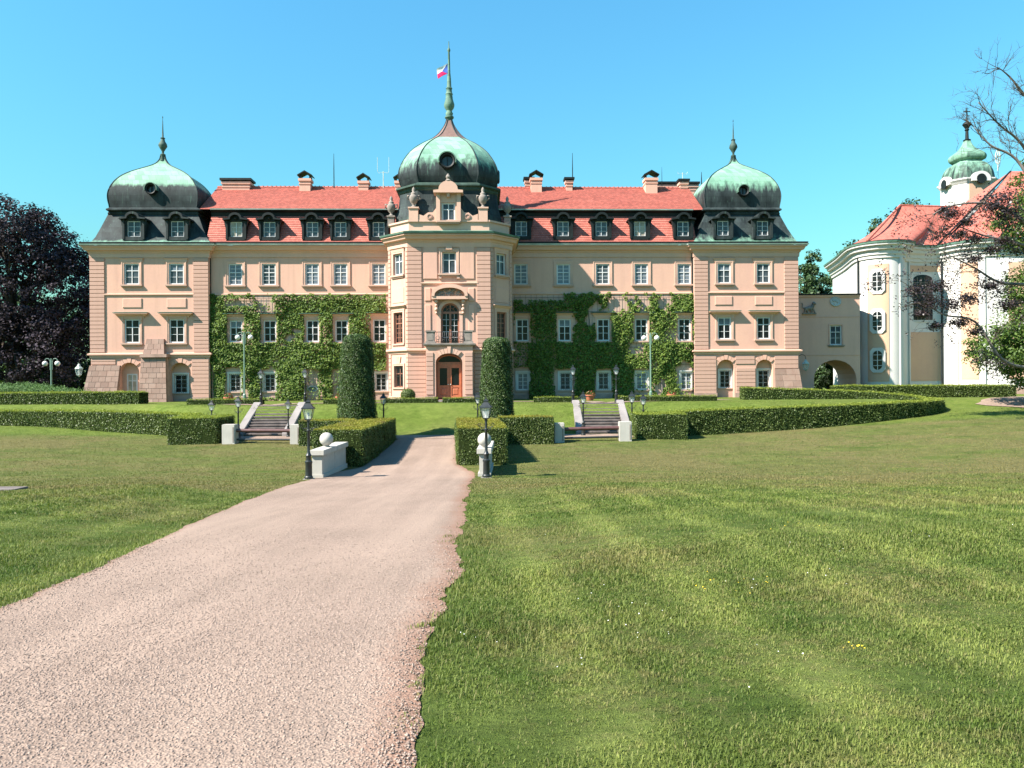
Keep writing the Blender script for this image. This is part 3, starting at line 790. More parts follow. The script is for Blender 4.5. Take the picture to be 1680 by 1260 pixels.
def finial(parent, cx, cy, prof, z0, name='finial', m='copper_spire', n=12):
    return smooth_by_angle(MB().lathe(prof, n, cx, cy, z0).obj(name, m, parent), 50)
def oculus(parent, x, y, z, r, tilt=0.0):
    """round dormer window in a dome: hooded ring with a glazed light"""
    mb = MB(); n = 20
    ring = []
    for rr, d in ((r * 1.28, .55), (r * 1.3, -.28), (r * 1.15, -.36), (r * .92, -.30), (r * .84, -.05), (r * .82, .2)):
        ring.append([(x + rr * math.cos(2 * math.pi * k / n), y + d, z + rr * math.sin(2 * math.pi * k / n)) for k in range(n)])
    mb.loft(ring, cap=False)
    mb.box(x - .03, x + .03, y - .10, y - .02, z - r * .84, z + r * .84)
    o = cq('oculus', 'dark_metal', mb, True, parent)
    # a small hood over the ring
    hd = MB(); pts = []
    for a in range(-15, 196, 15): pts.append((x + r * 1.45 * math.cos(R(a)), z + r * 1.45 * math.sin(R(a))))
    inn = [(x + r * 1.28 * math.cos(R(a)), z + r * 1.28 * math.sin(R(a))) for a in range(195, -16, -15)]
    hd.prism(pts + inn, y - .42, y + .4)
    cq('oculus_hood', 'copper_spire', hd, False, parent)
    pn = MB().lathe([(r * .83, 0), (r * .83, .02)], 20).mesh('pane', 'glass_grey')
    po = put('pane', pn, o, (x, y + .02, z)); po.rotation_euler = (R(90), 0, 0)
    return o

# copper materials with the patina line at each dome's own height (castle space z = world z)
zt = Z(FT, 250, 304)
M['copper_dome'] = copper('copper_dome_left', zt + .35, .28)
M['copper_dome_r'] = copper('copper_dome_right', Z(FT, 1218, 305) + .25, .9)
M['copper_mansard_l'] = copper('copper_mansard_left', 99, 1, .0, (Z(FT, 240, 396) + .1, .25, .9))
M['copper_mansard_r'] = copper('copper_mansard_right', 99, 1, .0, (Z(FT, 1220, 385), 1.1, .85))
M['copper_spire'] = copper('copper_spire', -50, 1, .45)
M['copper_finial'] = copper('copper_finial', -50, 1, .16)
M['copper_dark'] = copper('copper_dark', 99, 1, 0.0)

# ---------------- side towers
def side_tower(q):
    F = FT
    xl, zc = fpx(F, q['x'][0], q['cornice']); xr = X(F, q['x'][1], 500)
    zc = Z(F, sum(q['x']) / 2, q['cornice']); zs = Z(F, sum(q['x']) / 2, q['string'])
    side = +1 if q['left'] else -1
    dep = 6.2
    wz0, wz1 = Z(F, q['win'][0], q['w2'][1]), Z(F, q['win'][0], q['w2'][0])
    fz0, fz1 = Z(F, q['win'][0], q['w1'][1]), Z(F, q['win'][0], q['w1'][0])
    W = q['ww'] / FPX * 70
    holes = []; wins = []
    for c in q['win']:
        cx = X(F, c, 500)
        holes += [(cx - q5(W) / 2, cx + q5(W) / 2, wz0, wz0 + q5(wz1 - wz0)), (cx - q5(W) / 2, cx + q5(W) / 2, fz0, fz0 + q5(fz1 - fz0))]
        wins.append(cx)
    niches = []
    for a, b, t in q['niche']:
        na, nb = X(F, a, 620), X(F, b, 620); nt = Z(F, (a + b) / 2, t)
        niches.append((na, nb, ZB - .3, nt, (nb - na) / 2, .55))
    mb = wall_mb(F, xl, xr, ZB - .4, zc - .4, holes + niches, .3)
    # returns and back
    mb.poly([F.P(xl, 0, -.4), F.P(xl, dep, -.4), F.P(xl, dep, zc - .4), F.P(xl, 0, zc - .4)])
    mb.poly([F.P(xr, 0, -.4), F.P(xr, dep, -.4), F.P(xr, dep, zc - .4), F.P(xr, 0, zc - .4)])
    mb.poly([F.P(xl, dep, -.4), F.P(xr, dep, -.4), F.P(xr, dep, zc - .4), F.P(xl, dep, zc - .4)])
    cq('tower_wall', 'pink', mb)
    for i, cx in enumerate(wins):
        wo = window(F, cx, wz0, W, wz1 - wz0, 'six', 'glass_grey'); casing(wo, .17); sill(wo); hood(wo, .22, .18, .34, .10, bracket=False)
        wo = window(F, cx, fz0, W, fz1 - fz0, 'six', 'glass_dark'); casing(wo, .17); sill(wo); hood(wo, .36, .46, .36, .13, top='copper_spire')
    for c0, c1 in q['panels']: rect_panel(F, c0, c1, *q['panel_y'])
    # corner quoins above the string course
    for a, b in q['quoin']: quoins(F, X(F, a), X(F, b), zs + .22, zc - 1.0, .36)
    # thin moulding between the floors
    a, b = X(F, q['quoin'][0][1]) + .03, X(F, q['quoin'][1][0]) - .03
    zm = Z(F, q['win'][0], q['mould'])
    cq('moulding', 'pink_trim', MB().sweep([F.P(a, .02, 0)[:2], F.P(a + .001, 0, 0)[:2], F.P(b, 0, 0)[:2], F.P(b + .001, .02, 0)[:2]], [(0, zm - .09), (.07, zm - .08), (.11, zm - .02), (.11, zm + .06), (0, zm + .1)]))
    pth = [F.P(xl, dep, 0)[:2], F.P(xl, 0, 0)[:2], F.P(xr, 0, 0)[:2], F.P(xr, dep, 0)[:2]]
    pr = [(0, zs - .26), (.07, zs - .26), (.10, zs - .08), (.24, zs - .02), (.24, zs + .10), (0, zs + .18)]
    cq('string_course', 'pink_trim', MB().sweep(pth, pr))
    cq('cornice', 'pink_trim', MB().sweep(pth, MAIN_CORNICE(zc)))
    cq('gutter', 'zinc', MB().sweep(pth, GUTTER(zc))); cq('eave_board', 'dark_metal', MB().sweep(pth, EAVE(zc)))
    # niche backs with their window or door
    for (na, nb, z0, nt, rise, dp), nw in zip(niches, q['niche_win']):
        G = Frame(F.ox, F.oy + dp, 0)
        x0, z1 = fpx(G, nw[0], nw[2]); x1, z0w = fpx(G, nw[1], nw[3]); w, h = q5(x1 - x0), q5(z1 - z0w)
        cx = (x0 + x1) / 2
        cq('niche_wall', 'pink', wall_mb(G, na - .1, nb + .1, ZB - .3, nt + .1, [(cx - w / 2, cx + w / 2, z0w, z0w + h)], .2))
        if nw[4] == 'door':
            o = window(G, cx, z0w, w, h, 'four', 'curtain', .02, name='door')
        else:
            o = window(G, cx, z0w, w, h, 'eight', 'glass_dark', .08); grille(o)
            casing(o, .12, .03, 'white_paint'); sill(o, .16, .10, .08)
    # mansard
    def ring(y, x0, x1, setb):   # rectangle at photograph height y with set-back of the front
        z = Z(F, sum(q['x']) / 2, y, setb); a = X(F, x0, y, setb); b = X(F, x1, y, setb)
        return [F.P(a, setb, z), F.P(b, setb, z), F.P(b, q['depth'] - setb, z), F.P(a, q['depth'] - setb, z)]
    rs = [ring(*r) for r in q['mansard']]
    rs[0] = [(p[0], p[1], zc + .30) for p in rs[0]]
    cq('mansard_roof', q['mm'], MB().loft(rs))
    rs = [ring(*r) for r in q['lip']]
    cq('roof_moulding', 'copper_dark', MB().loft(rs))
    # pavilion dome: rectangles scaled towards the apex
    x0, x1, set0 = q['dome_x']; zb_ = Z(F, (x0 + x1) / 2, q['dome_y'][0][0], set0)
    a, b = X(F, x0, 320, set0), X(F, x1, 320, set0); cx = (a + b) / 2; hw = (b - a) / 2; hd = q['hd']; cy = set0 + hd
    rings = []
    for y, s in q['dome_y']:
        z = Z(F, (x0 + x1) / 2, y, set0 + hd * (1 - s))
        rings.append([F.P(cx - hw * s, cy - hd * s, z), F.P(cx + hw * s, cy - hd * s, z), F.P(cx + hw * s, cy + hd * s, z), F.P(cx - hw * s, cy + hd * s, z)])
    dome = MB().loft(densify(rings, 4)).obj('dome', q['dm'], castle); smooth_by_angle(dome, 30)
    # standing ridges on the hips
    for k in range(4):
        dr = densify(rings, 3); MBt = MB().tube([r[k] for r in dr], .045, 5); MBt.obj('hip_roll', 'copper_dark', dome)
    zo = Z(F, q['oc'][0], q['oc'][1], set0); oculus(dome, X(F, q['oc'][0], q['oc'][1], set0), F.oy + set0 - .02, zo, .40)
    zt_ = rings[-1][0][2]; ft = Z(F, q['fin'], q['fin_top'], cy) - zt_
    prf = [(.34, -.5), (.24, -.05), (.30, .02), (.30, .14), (.14, .22), (.12, .42), (.30, .70), (.50, 1.0), (.44, 1.25), (.26, 1.5), (.20, 1.75), (.28, 1.82), (.10, 1.95), (.07, 2.4), (.045, ft * .8), (.02, ft - .25), (.06, ft - .18), (.01, ft)]
    k = .80
    prf = [(r * k, z if z > 2.2 or z < 0 else z * .9) for r, z in prf]
    finial(dome, cx, F.oy + cy, prf, zt_, 'finial', 'copper_finial')
    for px in q['dorm']: dormer(F, px, q['dorm_y'], q['dorm_w'], .95, 'copper_dark', set_=-.22, attic=True)
    return xl, xr, zc, zs

def densify(rings, k):
    """Catmull-Rom resampling of a list of rings"""
    n = len(rings); out = []
    A = [np.array(r, float) for r in rings]
    for i in range(n - 1):
        p0, p1, p2, p3 = A[max(i - 1, 0)], A[i], A[i + 1], A[min(i + 2, n - 1)]
        for j in range(k):
            t = j / k
            out.append(.5 * (2 * p1 + (p2 - p0) * t + (2 * p0 - 5 * p1 + 4 * p2 - p3) * t * t + (3 * p1 - p0 - 3 * p2 + p3) * t ** 3))
    out.append(A[-1]); return [[tuple(p) for p in r] for r in out]
def grille(wo):
    """wrought iron window grille in front of the glass"""
    w, h = wo['dim']
    def mk():
        mb = MB()
        for i in range(1, 6): x = -w / 2 + w * i / 6; mb.box(x - .011, x + .011, .045, .062, .03, h - .03)
        for zz in (.12, .26, h * .5, h - .26, h - .12): mb.box(-w / 2 + .02, w / 2 - .02, .04, .055, zz - .011, zz + .011)
        return mb.mesh('grille', 'iron')
    return put('grille', cached(('g', w, h), mk), wo)

def dormer(F, pxc, py, ww_px, set0, m, set_=.5, attic=False, glassm='glass_grey'):
    """roof dormer: cheeks, front frame, curved hood; window inside. set_ = metres behind the wall plane"""
    top, bot = py; G = Frame(F.ox, F.oy + set_, 0)
    x, z1 = fpx(G, pxc, top); z0 = Z(G, pxc, bot); w = q5(ww_px / FPX * 70); h = q5(z1 - z0)
    def mk():
        mb = MB(); e = .34; D = 1.9
        mb.box(-w / 2 - e, -w / 2, -.02, D, -.22, h + .12); mb.box(w / 2, w / 2 + e, -.02, D, -.22, h + .12)
        mb.box(-w / 2 - e + .003, w / 2 + e - .003, -.10, D, -.34, 0); mb.box(-w / 2, w / 2, 0, D, h, h + .40)
        mb.box(-w / 2 - e - .04, -w / 2 - e + .14, -.14, .3, -.22, h + .1); mb.box(w / 2 + e - .14, w / 2 + e + .04, -.14, .3, -.22, h + .1)
        # side scrolls
        for s in (-1, 1): mb.prism([(s * (w / 2 + e + .02), h + .1), (s * (w / 2 + e + .20), h + .1), (s * (w / 2 + e + .1), h - .45), (s * (w / 2 + e + .02), h - .6)], -.1, .12)
        return mb.mesh('dormer', m)
    d = put('dormer', cached(('d', w, h, m), mk), castle, G.P(x, 0, z0), G.a)
    def mk2():
        mb = MB(); e = w / 2 + .34
        # swan-neck curved pediment: straight ends, raised round centre
        out = [(-e - .24, h + .10), (-e - .22, h + .24), (-e * .72, h + .30)] + [(-e * .66 * math.cos(math.pi * k / 10), h + .32 + .46 * math.sin(math.pi * k / 10)) for k in range(11)] + [(e * .72, h + .30), (e + .22, h + .24), (e + .24, h + .10)]
        inn = [(e * .62, h + .16)] + [(e * .52 * math.cos(math.pi * k / 8), h + .18 + .40 * math.sin(math.pi * k / 8)) for k in range(9)] + [(-e * .62, h + .16)]
        mb.prism(out + inn, -.42, 1.4)
        mb.prism([(-e * .6, h + .05)] + [(-e * .6 * math.cos(math.pi * k / 8), h + .2 + .40 * math.sin(math.pi * k / 8)) for k in range(9)] + [(e * .6, h + .05)], -.05, 1.3)
        mb.lathe([(.13, -.2), (.17, -.1), (.1, .0)], 8, 0, -.16, h + .38)
        return mb.mesh('hood', m)
    put('hood', cached(('dh', w, h, m), mk2), d)
    cols, rows, hv, sep = KIND['attic']
    me, panes = cached(('w', 'dormer', w, h), lambda: bars(w, h, cols, rows, .06, fr=.06, bar=.03, mull=.06))
    wo = put('window', me, d)
    pm = cached(('p', w, h, glassm), lambda: MB().box(-w / 2 + .04, w / 2 - .04, 0, .012, .04, h - .04).mesh('pane', glassm))
    put('pane', pm, d, (0, .115, 0))
    return d

LT = dict(left=True, x=(148, 343), cornice=404.5, string=582, win=(216.5, 289.8), w2=(432, 467), w1=(524, 563), ww=24.5,
    niche=[(196, 228.5, 595), (279, 313, 595)], niche_win=[(208, 226, 613, 645, 'door'), (286, 308, 614, 645, 'win')],
    panels=[(201.5, 233), (274, 306)], panel_y=(489.5, 505), quoin=[(148, 172), (317.5, 342.5)], mould=483.5, depth=6.2,
    mansard=[(400, 144, 346, -.55), (396, 150, 343.5, -.30), (389, 156.5, 339, .05), (375, 164.5, 333, .40), (352, 177, 325, .95)],
    lip=[(352, 177, 325, .9), (350, 176.5, 325.5, .86), (347, 178, 324, .9), (344.5, 173.5, 328.5, .62), (342.5, 173.5, 328.5, .62), (340.5, 179, 323, .95)],
    mm='copper_mansard_l', dm='copper_dome', dome_x=(176, 324, 1.0), hd=2.35,
    dome_y=[(341, .965), (336, .975), (328, .995), (319, 1.0), (310, .975), (302, .925), (294, .845), (287, .735), (281, .58), (276, .40), (271.5, .23), (267, .125), (261, .065), (255, .045)],
    oc=(249.5, 311), fin=265, fin_top=190, dorm=(219.5, 291), dorm_y=(363, 388.5), dorm_w=21)
RT = dict(left=False, x=(1138.5, 1310), cornice=403.5, string=576.3, win=(1188.3, 1252.5), w2=(432, 465), w1=(519.8, 556.8), ww=22.8,
    niche=[(1176.5, 1205, 590), (1240.5, 1268, 590)], niche_win=[(1180, 1199, 607.5, 636.5, 'win'), (1243, 1262.3, 607, 636, 'win')],
    panels=[(1172.8, 1201.5), (1238.4, 1267)], panel_y=(486, 500.5), quoin=[(1139, 1161.5), (1286.7, 1309.5)], mould=480.3, depth=6.6,
    mansard=[(399.5, 1134.5, 1313.5, -.55), (395.5, 1139, 1307, -.30), (389, 1142.5, 1301.5, .05), (375, 1148.5, 1292, .40), (352, 1157, 1279, .95)],
    lip=[(352, 1157, 1279, .9), (350, 1156.5, 1279.5, .86), (347, 1158, 1278, .9), (344.5, 1153.5, 1282.5, .62), (342.5, 1153.5, 1282.5, .62), (340.5, 1158, 1278, .95)],
    mm='copper_mansard_r', dm='copper_dome_r', dome_x=(1155.7, 1281, 1.0), hd=2.6,
    dome_y=[(341, .965), (336, .975), (328, .995), (319, 1.0), (310, .975), (302, .925), (294, .845), (287, .735), (281, .58), (276, .40), (271.5, .23), (268, .125), (262, .065), (257, .045)],
    oc=(1218.5, 314), fin=1204, fin_top=196, dorm=(1186, 1251), dorm_y=(362.5, 386.5), dorm_w=19)
lt = side_tower(LT); rt = side_tower(RT)

# rustication of the tower ground floors
def bands(F, px0, px1, ya, yb, n):
    x0, x1 = X(F, px0, 620), X(F, px1, 620); z1, z0 = Z(F, (px0 + px1) / 2, ya), Z(F, (px0 + px1) / 2, yb)
    quoins(F, x0, x1, z0, z1, (z1 - z0) / n, .06, 'pink', 'rustic_block')
bands(FT, 315, 342.8, 588, 652, 10)
bands(FT, 1139, 1175, 583, 646, 10); bands(FT, 1208, 1239, 603, 646, 7); bands(FT, 1207, 1238, 583, 597, 2); bands(FT, 1271, 1309.5, 583, 604, 3)
bands(FT, 150, 190, 588, 598, 2); 
def voussoirs(F, pa, pb, ptop, n=5, m='pink', L=.62):
    a, b = X(F, pa, 620), X(F, pb, 620); t = Z(F, (pa + pb) / 2, ptop); r = (b - a) / 2; cx = (a + b) / 2; cz = t - r
    for k in range(n):
        t0, t1 = R(42 + 96 * k / n), R(42 + 96 * (k + 1) / n - 1.5)
        l = L * (1.12 if k == n // 2 else .92)
        p = [(cx + rr * math.cos(tt_), cz + rr * math.sin(tt_)) for rr, tt_ in ((r + .01, t0), (r + l, t0), (r + l, t1), (r + .01, t1))]
        MB().prism(p, -.07 - (.03 if k == n // 2 else 0), .03, F).obj('voussoir', m, castle)
for a, b, t in LT['niche'] + RT['niche']: voussoirs(FT, a, b, t, 5, 'pink', .42)
# plinths
for q in ((313, 343), (1139, 1176), (1206, 1240)):
    x0, x1 = X(FT, q[0], 650), X(FT, q[1], 650)
    cq('plinth', 'plinth', MB().box(x0 - .02, x1 + .02, FT.oy - .12, FT.oy + .05, -.3, .28 + .42))

# battered stone buttresses, block by block
def buttress(F, rows, dz, bot, top, db, dt, brick, label=None):
    """bot/top: (x0, x1, z); db, dt: how far the face stands out at the bottom and the top"""
    core = castle
    (ax, bx, az), (cx, dx, cz) = bot, top
    def P(u, w, back=0.0):
        x0, x1 = ax + (cx - ax) * w, bx + (dx - bx) * w
        return (x0 + (x1 - x0) * u, -(db + (dt - db) * w) + back, az + (cz - az) * w)
    b = MB()
    b.hexa([F.P(*P(0.005, 0, .03)), F.P(*P(.995, 0, .03)), F.P(bx - .01, .05, az), F.P(ax + .01, .05, az), F.P(*P(.005, .995, .03)), F.P(*P(.995, .995, .03)), F.P(dx - .01, .05, cz - .01), F.P(cx + .01, .05, cz - .01)])
    body = cq('buttress', 'mortar', b)
    n = rows
    for r in range(n):
        w0, w1 = r / n + .004, (r + 1) / n - .004
        wid = (bx - ax) + ((dx - cx) - (bx - ax)) * (w0 + w1) / 2
        k = max(2, int(round(wid / brick))); e = [0.0]
        offs = .5 if r % 2 else 0.0
        e = sorted({0.0, 1.0, *[min(max((i + offs + random.uniform(-.14, .14)) / k, 0), 1) for i in range(1 - (r % 2), k)]})
        e = [e[0]] + [v for i, v in enumerate(e[1:-1]) if .25 / k < v < 1 - .25 / k] + [1.0]
        for i in range(len(e) - 1):
            g_ = .012 / wid; u0, u1 = e[i] + (g_ if i else 0), e[i + 1] - (g_ if i < len(e) - 2 else 0)
            o_ = -random.uniform(0, .018)
            s = MB().hexa([F.P(*P(u0, w0, o_)), F.P(*P(u1, w0, o_)), F.P(*P(u1, w0, .3)), F.P(*P(u0, w0, .3)), F.P(*P(u0, w1, o_)), F.P(*P(u1, w1, o_)), F.P(*P(u1, w1, .3)), F.P(*P(u0, w1, .3))])
            s.obj('stone', 'stone', body)
    return body
def bx_(F, px, py, d): return fpx(F, px, py, -d)[0]
z0 = .1
buttress(FT, 7, 0, (bx_(FT, 131, 648, .75), X(FT, 195.5, 640) , z0), (X(FT, 148.5, 600), X(FT, 198, 600), Z(FT, 170, 599.5)), .75, .16, .62)
buttress(FT, 9, 0, (bx_(FT, 226.5, 660, 1.5), bx_(FT, 273, 660, 1.5), z0), (bx_(FT, 231, 586, .8), bx_(FT, 271, 586, .8), Z(FT, 250, 586.5, -.5)), 1.5, .75, .62)
buttress(FT, 3, 0, (bx_(FT, 234, 582, .6), bx_(FT, 269, 582, .6), Z(FT, 250, 581.5, -.6)), (bx_(FT, 240, 556, .3), bx_(FT, 268, 556, .3), Z(FT, 250, 556, -.2)), .6, .22, .6)
a, b = bx_(FT, 229, 583, 1.0), bx_(FT, 273, 583, 1.0); zz = Z(FT, 250, 582, -1.0)
cq('buttress_ledge', 'plinth', MB().box(a, b, FT.oy - 1.0, FT.oy, zz - .22, zz + .06))
buttress(FT, 5, 0, (X(FT, 1269.5, 640), bx_(FT, 1319.5, 645, .6), z0), (X(FT, 1270.5, 605), X(FT, 1310, 605), Z(FT, 1290, 605)), .6, .12, .95)

# ---------------- wings
LW2 = (386.5, 441.5, 512.3, 559, 621.6); LW1 = (387, 442.5, 512.6, 560, 622)
RW2 = (855, 924.5, 989, 1052.4, 1122.6); RW1 = (856.8, 926.2, 989.5, 1051.8, 1122.6)
LW0 = (385, 441.8, None, None, 624.2); RW0 = (857, 926.7, 989.5, 1052, 1125.4)
def lerp_y(px, yl, yr): return yl + (yr - yl) * (px - 387) / (1122 - 387)
wx0, wx1 = lt[1] - .2, rt[0] + .2
zc = Z(FW, 740, 404.2)
zled = Z(FW, 740, 482.5)
h2, h1, h0 = [], [], []
for c in LW2 + RW2:
    cx = X(FW, c); za = Z(FW, c, lerp_y(c, 468, 466.5)); h = q5(Z(FW, c, lerp_y(c, 433, 432.5)) - za); h2.append((cx, za, q5(22.6 / FPX * 70), h))
for c in LW1 + RW1:
    cx = X(FW, c); za = Z(FW, c, lerp_y(c, 561.5, 559)); h = q5(Z(FW, c, lerp_y(c, 525, 522.5)) - za); h1.append((cx, za, q5(21 / FPX * 70), h))
for c in LW0 + RW0:
    if c is None: continue
    cx = X(FW, c); za = Z(FW, c, lerp_y(c, 642.3, 639)); h = q5(Z(FW, c, lerp_y(c, 613.4, 610.5)) - za); h0.append((cx, za, q5(18.8 / FPX * 70), h))
H = lambda L: [(c - w / 2, c + w / 2, z, z + h) for c, z, w, h in L]
cq('wing_wall', 'wing', wall_mb(FW, wx0, wx1, zled, zc - .4, H(h2), .25))
ov = [(X(FW, 513, 638), Z(FW, 513, 638)), (X(FW, 561, 638), Z(FW, 561, 638))]
cq('wing_wall', 'ground_floor', wall_mb(FW, wx0, wx1, ZB - .4, zled - .001, H(h1) + H(h0), .25))
cq('ledge', 'pink_trim', MB().sweep([(wx0, 0), (wx1, 0)], [(0, zled - .08), (.08, zled - .05), (.10, zled + .03), (0, zled + .08)]))
cq('plinth', 'plinth', MB().box(wx0, wx1, -.10, .02, -.3, .28 + .38))
for k, (c, z, w, h) in enumerate(h2):
    wo = window(FW, c, z, w, h, 'ten', 'glass_blind' if k not in (1, 7) else 'glass_grey'); casing(wo, .22, .05, 'pink_trim'); sill(wo, .32)
for k, (c, z, w, h) in enumerate(h1):
    wo = window(FW, c, z, w, h, 'six', 'glass_dark'); casing(wo, .15, .05, 'pink_trim'); sill(wo, .2); hood(wo, .22, .34, .42, .08, top='copper_spire', bracket=False)
for k, (c, z, w, h) in enumerate(h0):
    wo = window(FW, c, z, w, h, 'eight', ('glass_dark', 'glass_dark', 'glass_dark', 'glass_blind', 'glass_grey', 'glass_grey', 'glass_blind', 'glass_blind')[k], .1)
    if k in (0, 1, 2, 4, 5): grille(wo)
    casing(wo, .14, .03, 'white_plaster'); sill(wo, .18, .12)
for ox_, oz_ in ov:
    o = MB().lathe([(.46, 0), (.50, .06), (.40, .08), (.38, .02)], 20, sy=.55).obj('vent', 'white_plaster', castle, (ox_, -.02, oz_)); o.rotation_euler = (R(90), 0, 0)
    MB().lathe([(.38, 0), (.38, .02)], 20, sy=.55).obj('vent_opening', 'glass_dark', o)
    g_ = MB()
    for i in range(-2, 3): g_.box(i * .13 - .012, i * .13 + .012, -.2, .2, .03, .05)
    g_.obj('grille', 'iron', o)
pth = [(wx0, 0), (wx1, 0)]
cq('cornice', 'pink_trim', MB().sweep(pth, MAIN_CORNICE(zc))); cq('gutter', 'zinc', MB().sweep(pth, GUTTER(zc))); cq('eave_board', 'dark_metal', MB().sweep(pth, EAVE(zc)))

# roof: stepped tile courses
def courses(x0, x1, a, b, n, step=.03, mb=None):
    """a=(y,z) eave, b=(y,z) top; each course overlaps the one below"""
    mb = mb or MB(); dy, dz = b[0] - a[0], b[1] - a[1]; L = math.hypot(dy, dz); ny, nz = -dz / L, dy / L
    for i in range(n):
        t0, t1 = i / n, (i + 1) / n
        p0 = (a[0] + dy * t0 + ny * step, a[1] + dz * t0 + nz * step); p1 = (a[0] + dy * t1, a[1] + dz * t1)
        q0 = (a[0] + dy * t0, a[1] + dz * t0)
        mb.poly([(x0, *p0), (x1, *p0), (x1, *p1), (x0, *p1)]); mb.poly([(x0, *q0), (x1, *q0), (x1, *p0), (x0, *p0)])
    return mb
z_lo, y_lo = zc + .22, -.58
y_hi = .95; z_hi = Z(FW, 740, 354.5, y_hi)
y_up = .55; z_up = Z(FW, 740, 344, y_up); y_rg = 5.6; z_rg = Z(FW, 740, 308.5, y_rg)
cq('mansard_roof', 'tile', courses(wx0, wx1, (y_lo, z_lo), (y_hi, z_hi), 15, .042), False)
cq('upper_roof', 'tile_up', courses(wx0 - 1.0, wx1 + 1.0, (y_up, z_up), (y_rg, z_rg), 26, .04), False)
back = MB(); back.poly([(wx0 - 1, y_rg, z_rg), (wx1 + 1, y_rg, z_rg), (wx1 + 1, 11.6, z_lo), (wx0 - 1, 11.6, z_lo)])
back.poly([(wx0 - 1, 11.0, -.4), (wx1 + 1, 11.0, -.4), (wx1 + 1, 11.0, z_lo), (wx0 - 1, 11.0, z_lo)])
cq('back_roof', 'tile_up', back)
cq('roof_moulding', 'dark_metal', MB().sweep([(wx0, y_hi), (wx1, y_hi)], [(-.3, z_hi - .05), (.04, z_hi - .05), (.10, z_up - .22), (.36, z_up - .10), (.40, z_up - .02), (-.3, z_up + .0)]))
cq('roof_gutter', 'zinc', MB().sweep([(wx0, y_hi), (wx1, y_hi)], [(.30, z_up - .015), (.47, z_up - .03), (.50, z_up + .07), (.44, z_up + .07), (.2, z_up + .02)]))
rd = MB().tube([(wx0 - 1, y_rg, z_rg + .02), (wx1 + 1, y_rg, z_rg + .02)], .13, 8); cq('ridge', 'tile_up', rd)
rt_mb = MB()
for i in range(int((wx1 - wx0) / .42)): rt_mb.box(wx0 + i * .42, wx0 + i * .42 + .06, y_rg - .15, y_rg + .15, z_rg + .12, z_rg + .17)
cq('ridge_caps', 'tile_up', rt_mb)
LD = (387.5, 442, 512.3, 558.5, 621); RD = (855, 923.6, 986.6, 1049.8, 1120.5)
for k, c in enumerate(LD + RD):
    dormer(FW, c, (364, 388.7) if c < 740 else (363, 387.5), 19.0, .5, 'dark_metal', -.42, glassm='curtain' if k in (0, 8) else 'glass_grey')

# chimneys, each with its cap
def chimney(px, py_top, py_bot, w, d, Yl, cap='gable', m='pink'):
    F = Frame(0, Yl, 0); x = X(F, px, py_bot); z1 = Z(F, px, py_top); z0 = min(Z(F, px, py_bot), z_rg) - 1.6
    mb = MB().box(x - w / 2, x + w / 2, Yl, Yl + d, z0, z1)
    mb.box(x - w / 2 - .09, x + w / 2 + .09, Yl - .09, Yl + d + .09, z1 - .22, z1 + .02)
    mb.box(x - w / 2 - .05, x + w / 2 + .05, Yl - .05, Yl + d + .05, z1 - .55, z1 - .45)
    c = mb.obj('chimney', m, castle); hc = MB()
    if cap == 'gable':
        for s in (-1, 1): hc.box(x + s * (w / 2 - .06) - .05, x + s * (w / 2 - .06) + .05, Yl + .03, Yl + d - .03, z1 + .02, z1 + .3)
        hc.prism([(x - w / 2 - .18, z1 + .28), (x, z1 + .66), (x + w / 2 + .18, z1 + .28), (x + w / 2 + .18, z1 + .36), (x, z1 + .78), (x - w / 2 - .18, z1 + .36)], Yl - .15, Yl + d + .15)
    else:
        hc.box(x - w / 2 - .2, x + w / 2 + .2, Yl - .2, Yl + d + .2, z1 + .12, z1 + .32)
        for s in (-1, 1): hc.box(x + s * (w / 2 - .15) - .1, x + s * (w / 2 - .15) + .1, Yl + .05, Yl + d - .05, z1 + .02, z1 + .13)
    hc.obj('chimney_cap', 'dark_metal', c)
chimney(387, 298, 308, 2.6, 1.2, 5.0, 'flat'); chimney(500, 293, 308, 1.05, 1.0, 4.7); chimney(596, 297, 308, .95, .9, 5.0); chimney(656, 297, 308, .9, .9, 5.0)
chimney(880, 292, 308, 1.05, 1.0, 4.6); chimney(868, 296, 308, .7, .8, 6.2, 'flat'); chimney(934, 296.5, 308, .62, .7, 5.0, 'flat')
chimney(1069, 292, 308.5, 1.15, 1.1, 4.4); chimney(1122, 299, 308, .75, .8, 5.4, 'flat'); chimney(1105, 303.5, 308, 5.0, .8, 7.6, 'flat')
def rod(px, y_top, y_bot, r=.035, Yl=5.5, name='lightning_rod'):
    F = Frame(0, Yl, 0); x = X(F, px, y_bot); z0, z1 = Z(F, px, y_bot) - .4, Z(F, px, y_top)
    return cq(name, 'dark_metal', MB().tube([(x, Yl, z0), (x, Yl, z0 + (z1 - z0) * .6), (x, Yl, z1)], [r, r * .8, r * .35], 6)), x, z1, Yl
rod(548, 252, 308, .05); rod(939.5, 251, 308, .055); rod(1086, 274, 304, .03, 6.5); rod(1151, 282, 305, .06, 6.0)
def antenna(px, y_top, y_bot, half, prong):
    F = Frame(0, 5.5, 0); x = X(F, px, y_bot); z0, z1 = Z(F, px, y_bot) - .3, Z(F, px, y_top); zp = Z(F, px, prong)
    mb = MB().tube([(x, 5.5, z0), (x, 5.5, z1)], .04, 6)
    mb.tube([(x - half, 5.5, z1 + .05), (x - half * .8, 5.5, z1 - .18), (x, 5.5, z1 - .1), (x + half * .8, 5.5, z1 - .18), (x + half, 5.5, z1 + .05)], .02, 5)
    if prong < y_top: mb.tube([(x - half, 5.5, z1), (x - half, 5.5, zp)], .022, 5); mb.tube([(x + half, 5.5, z1), (x + half, 5.5, zp)], .022, 5)
    cq('antenna', 'zinc', mb)
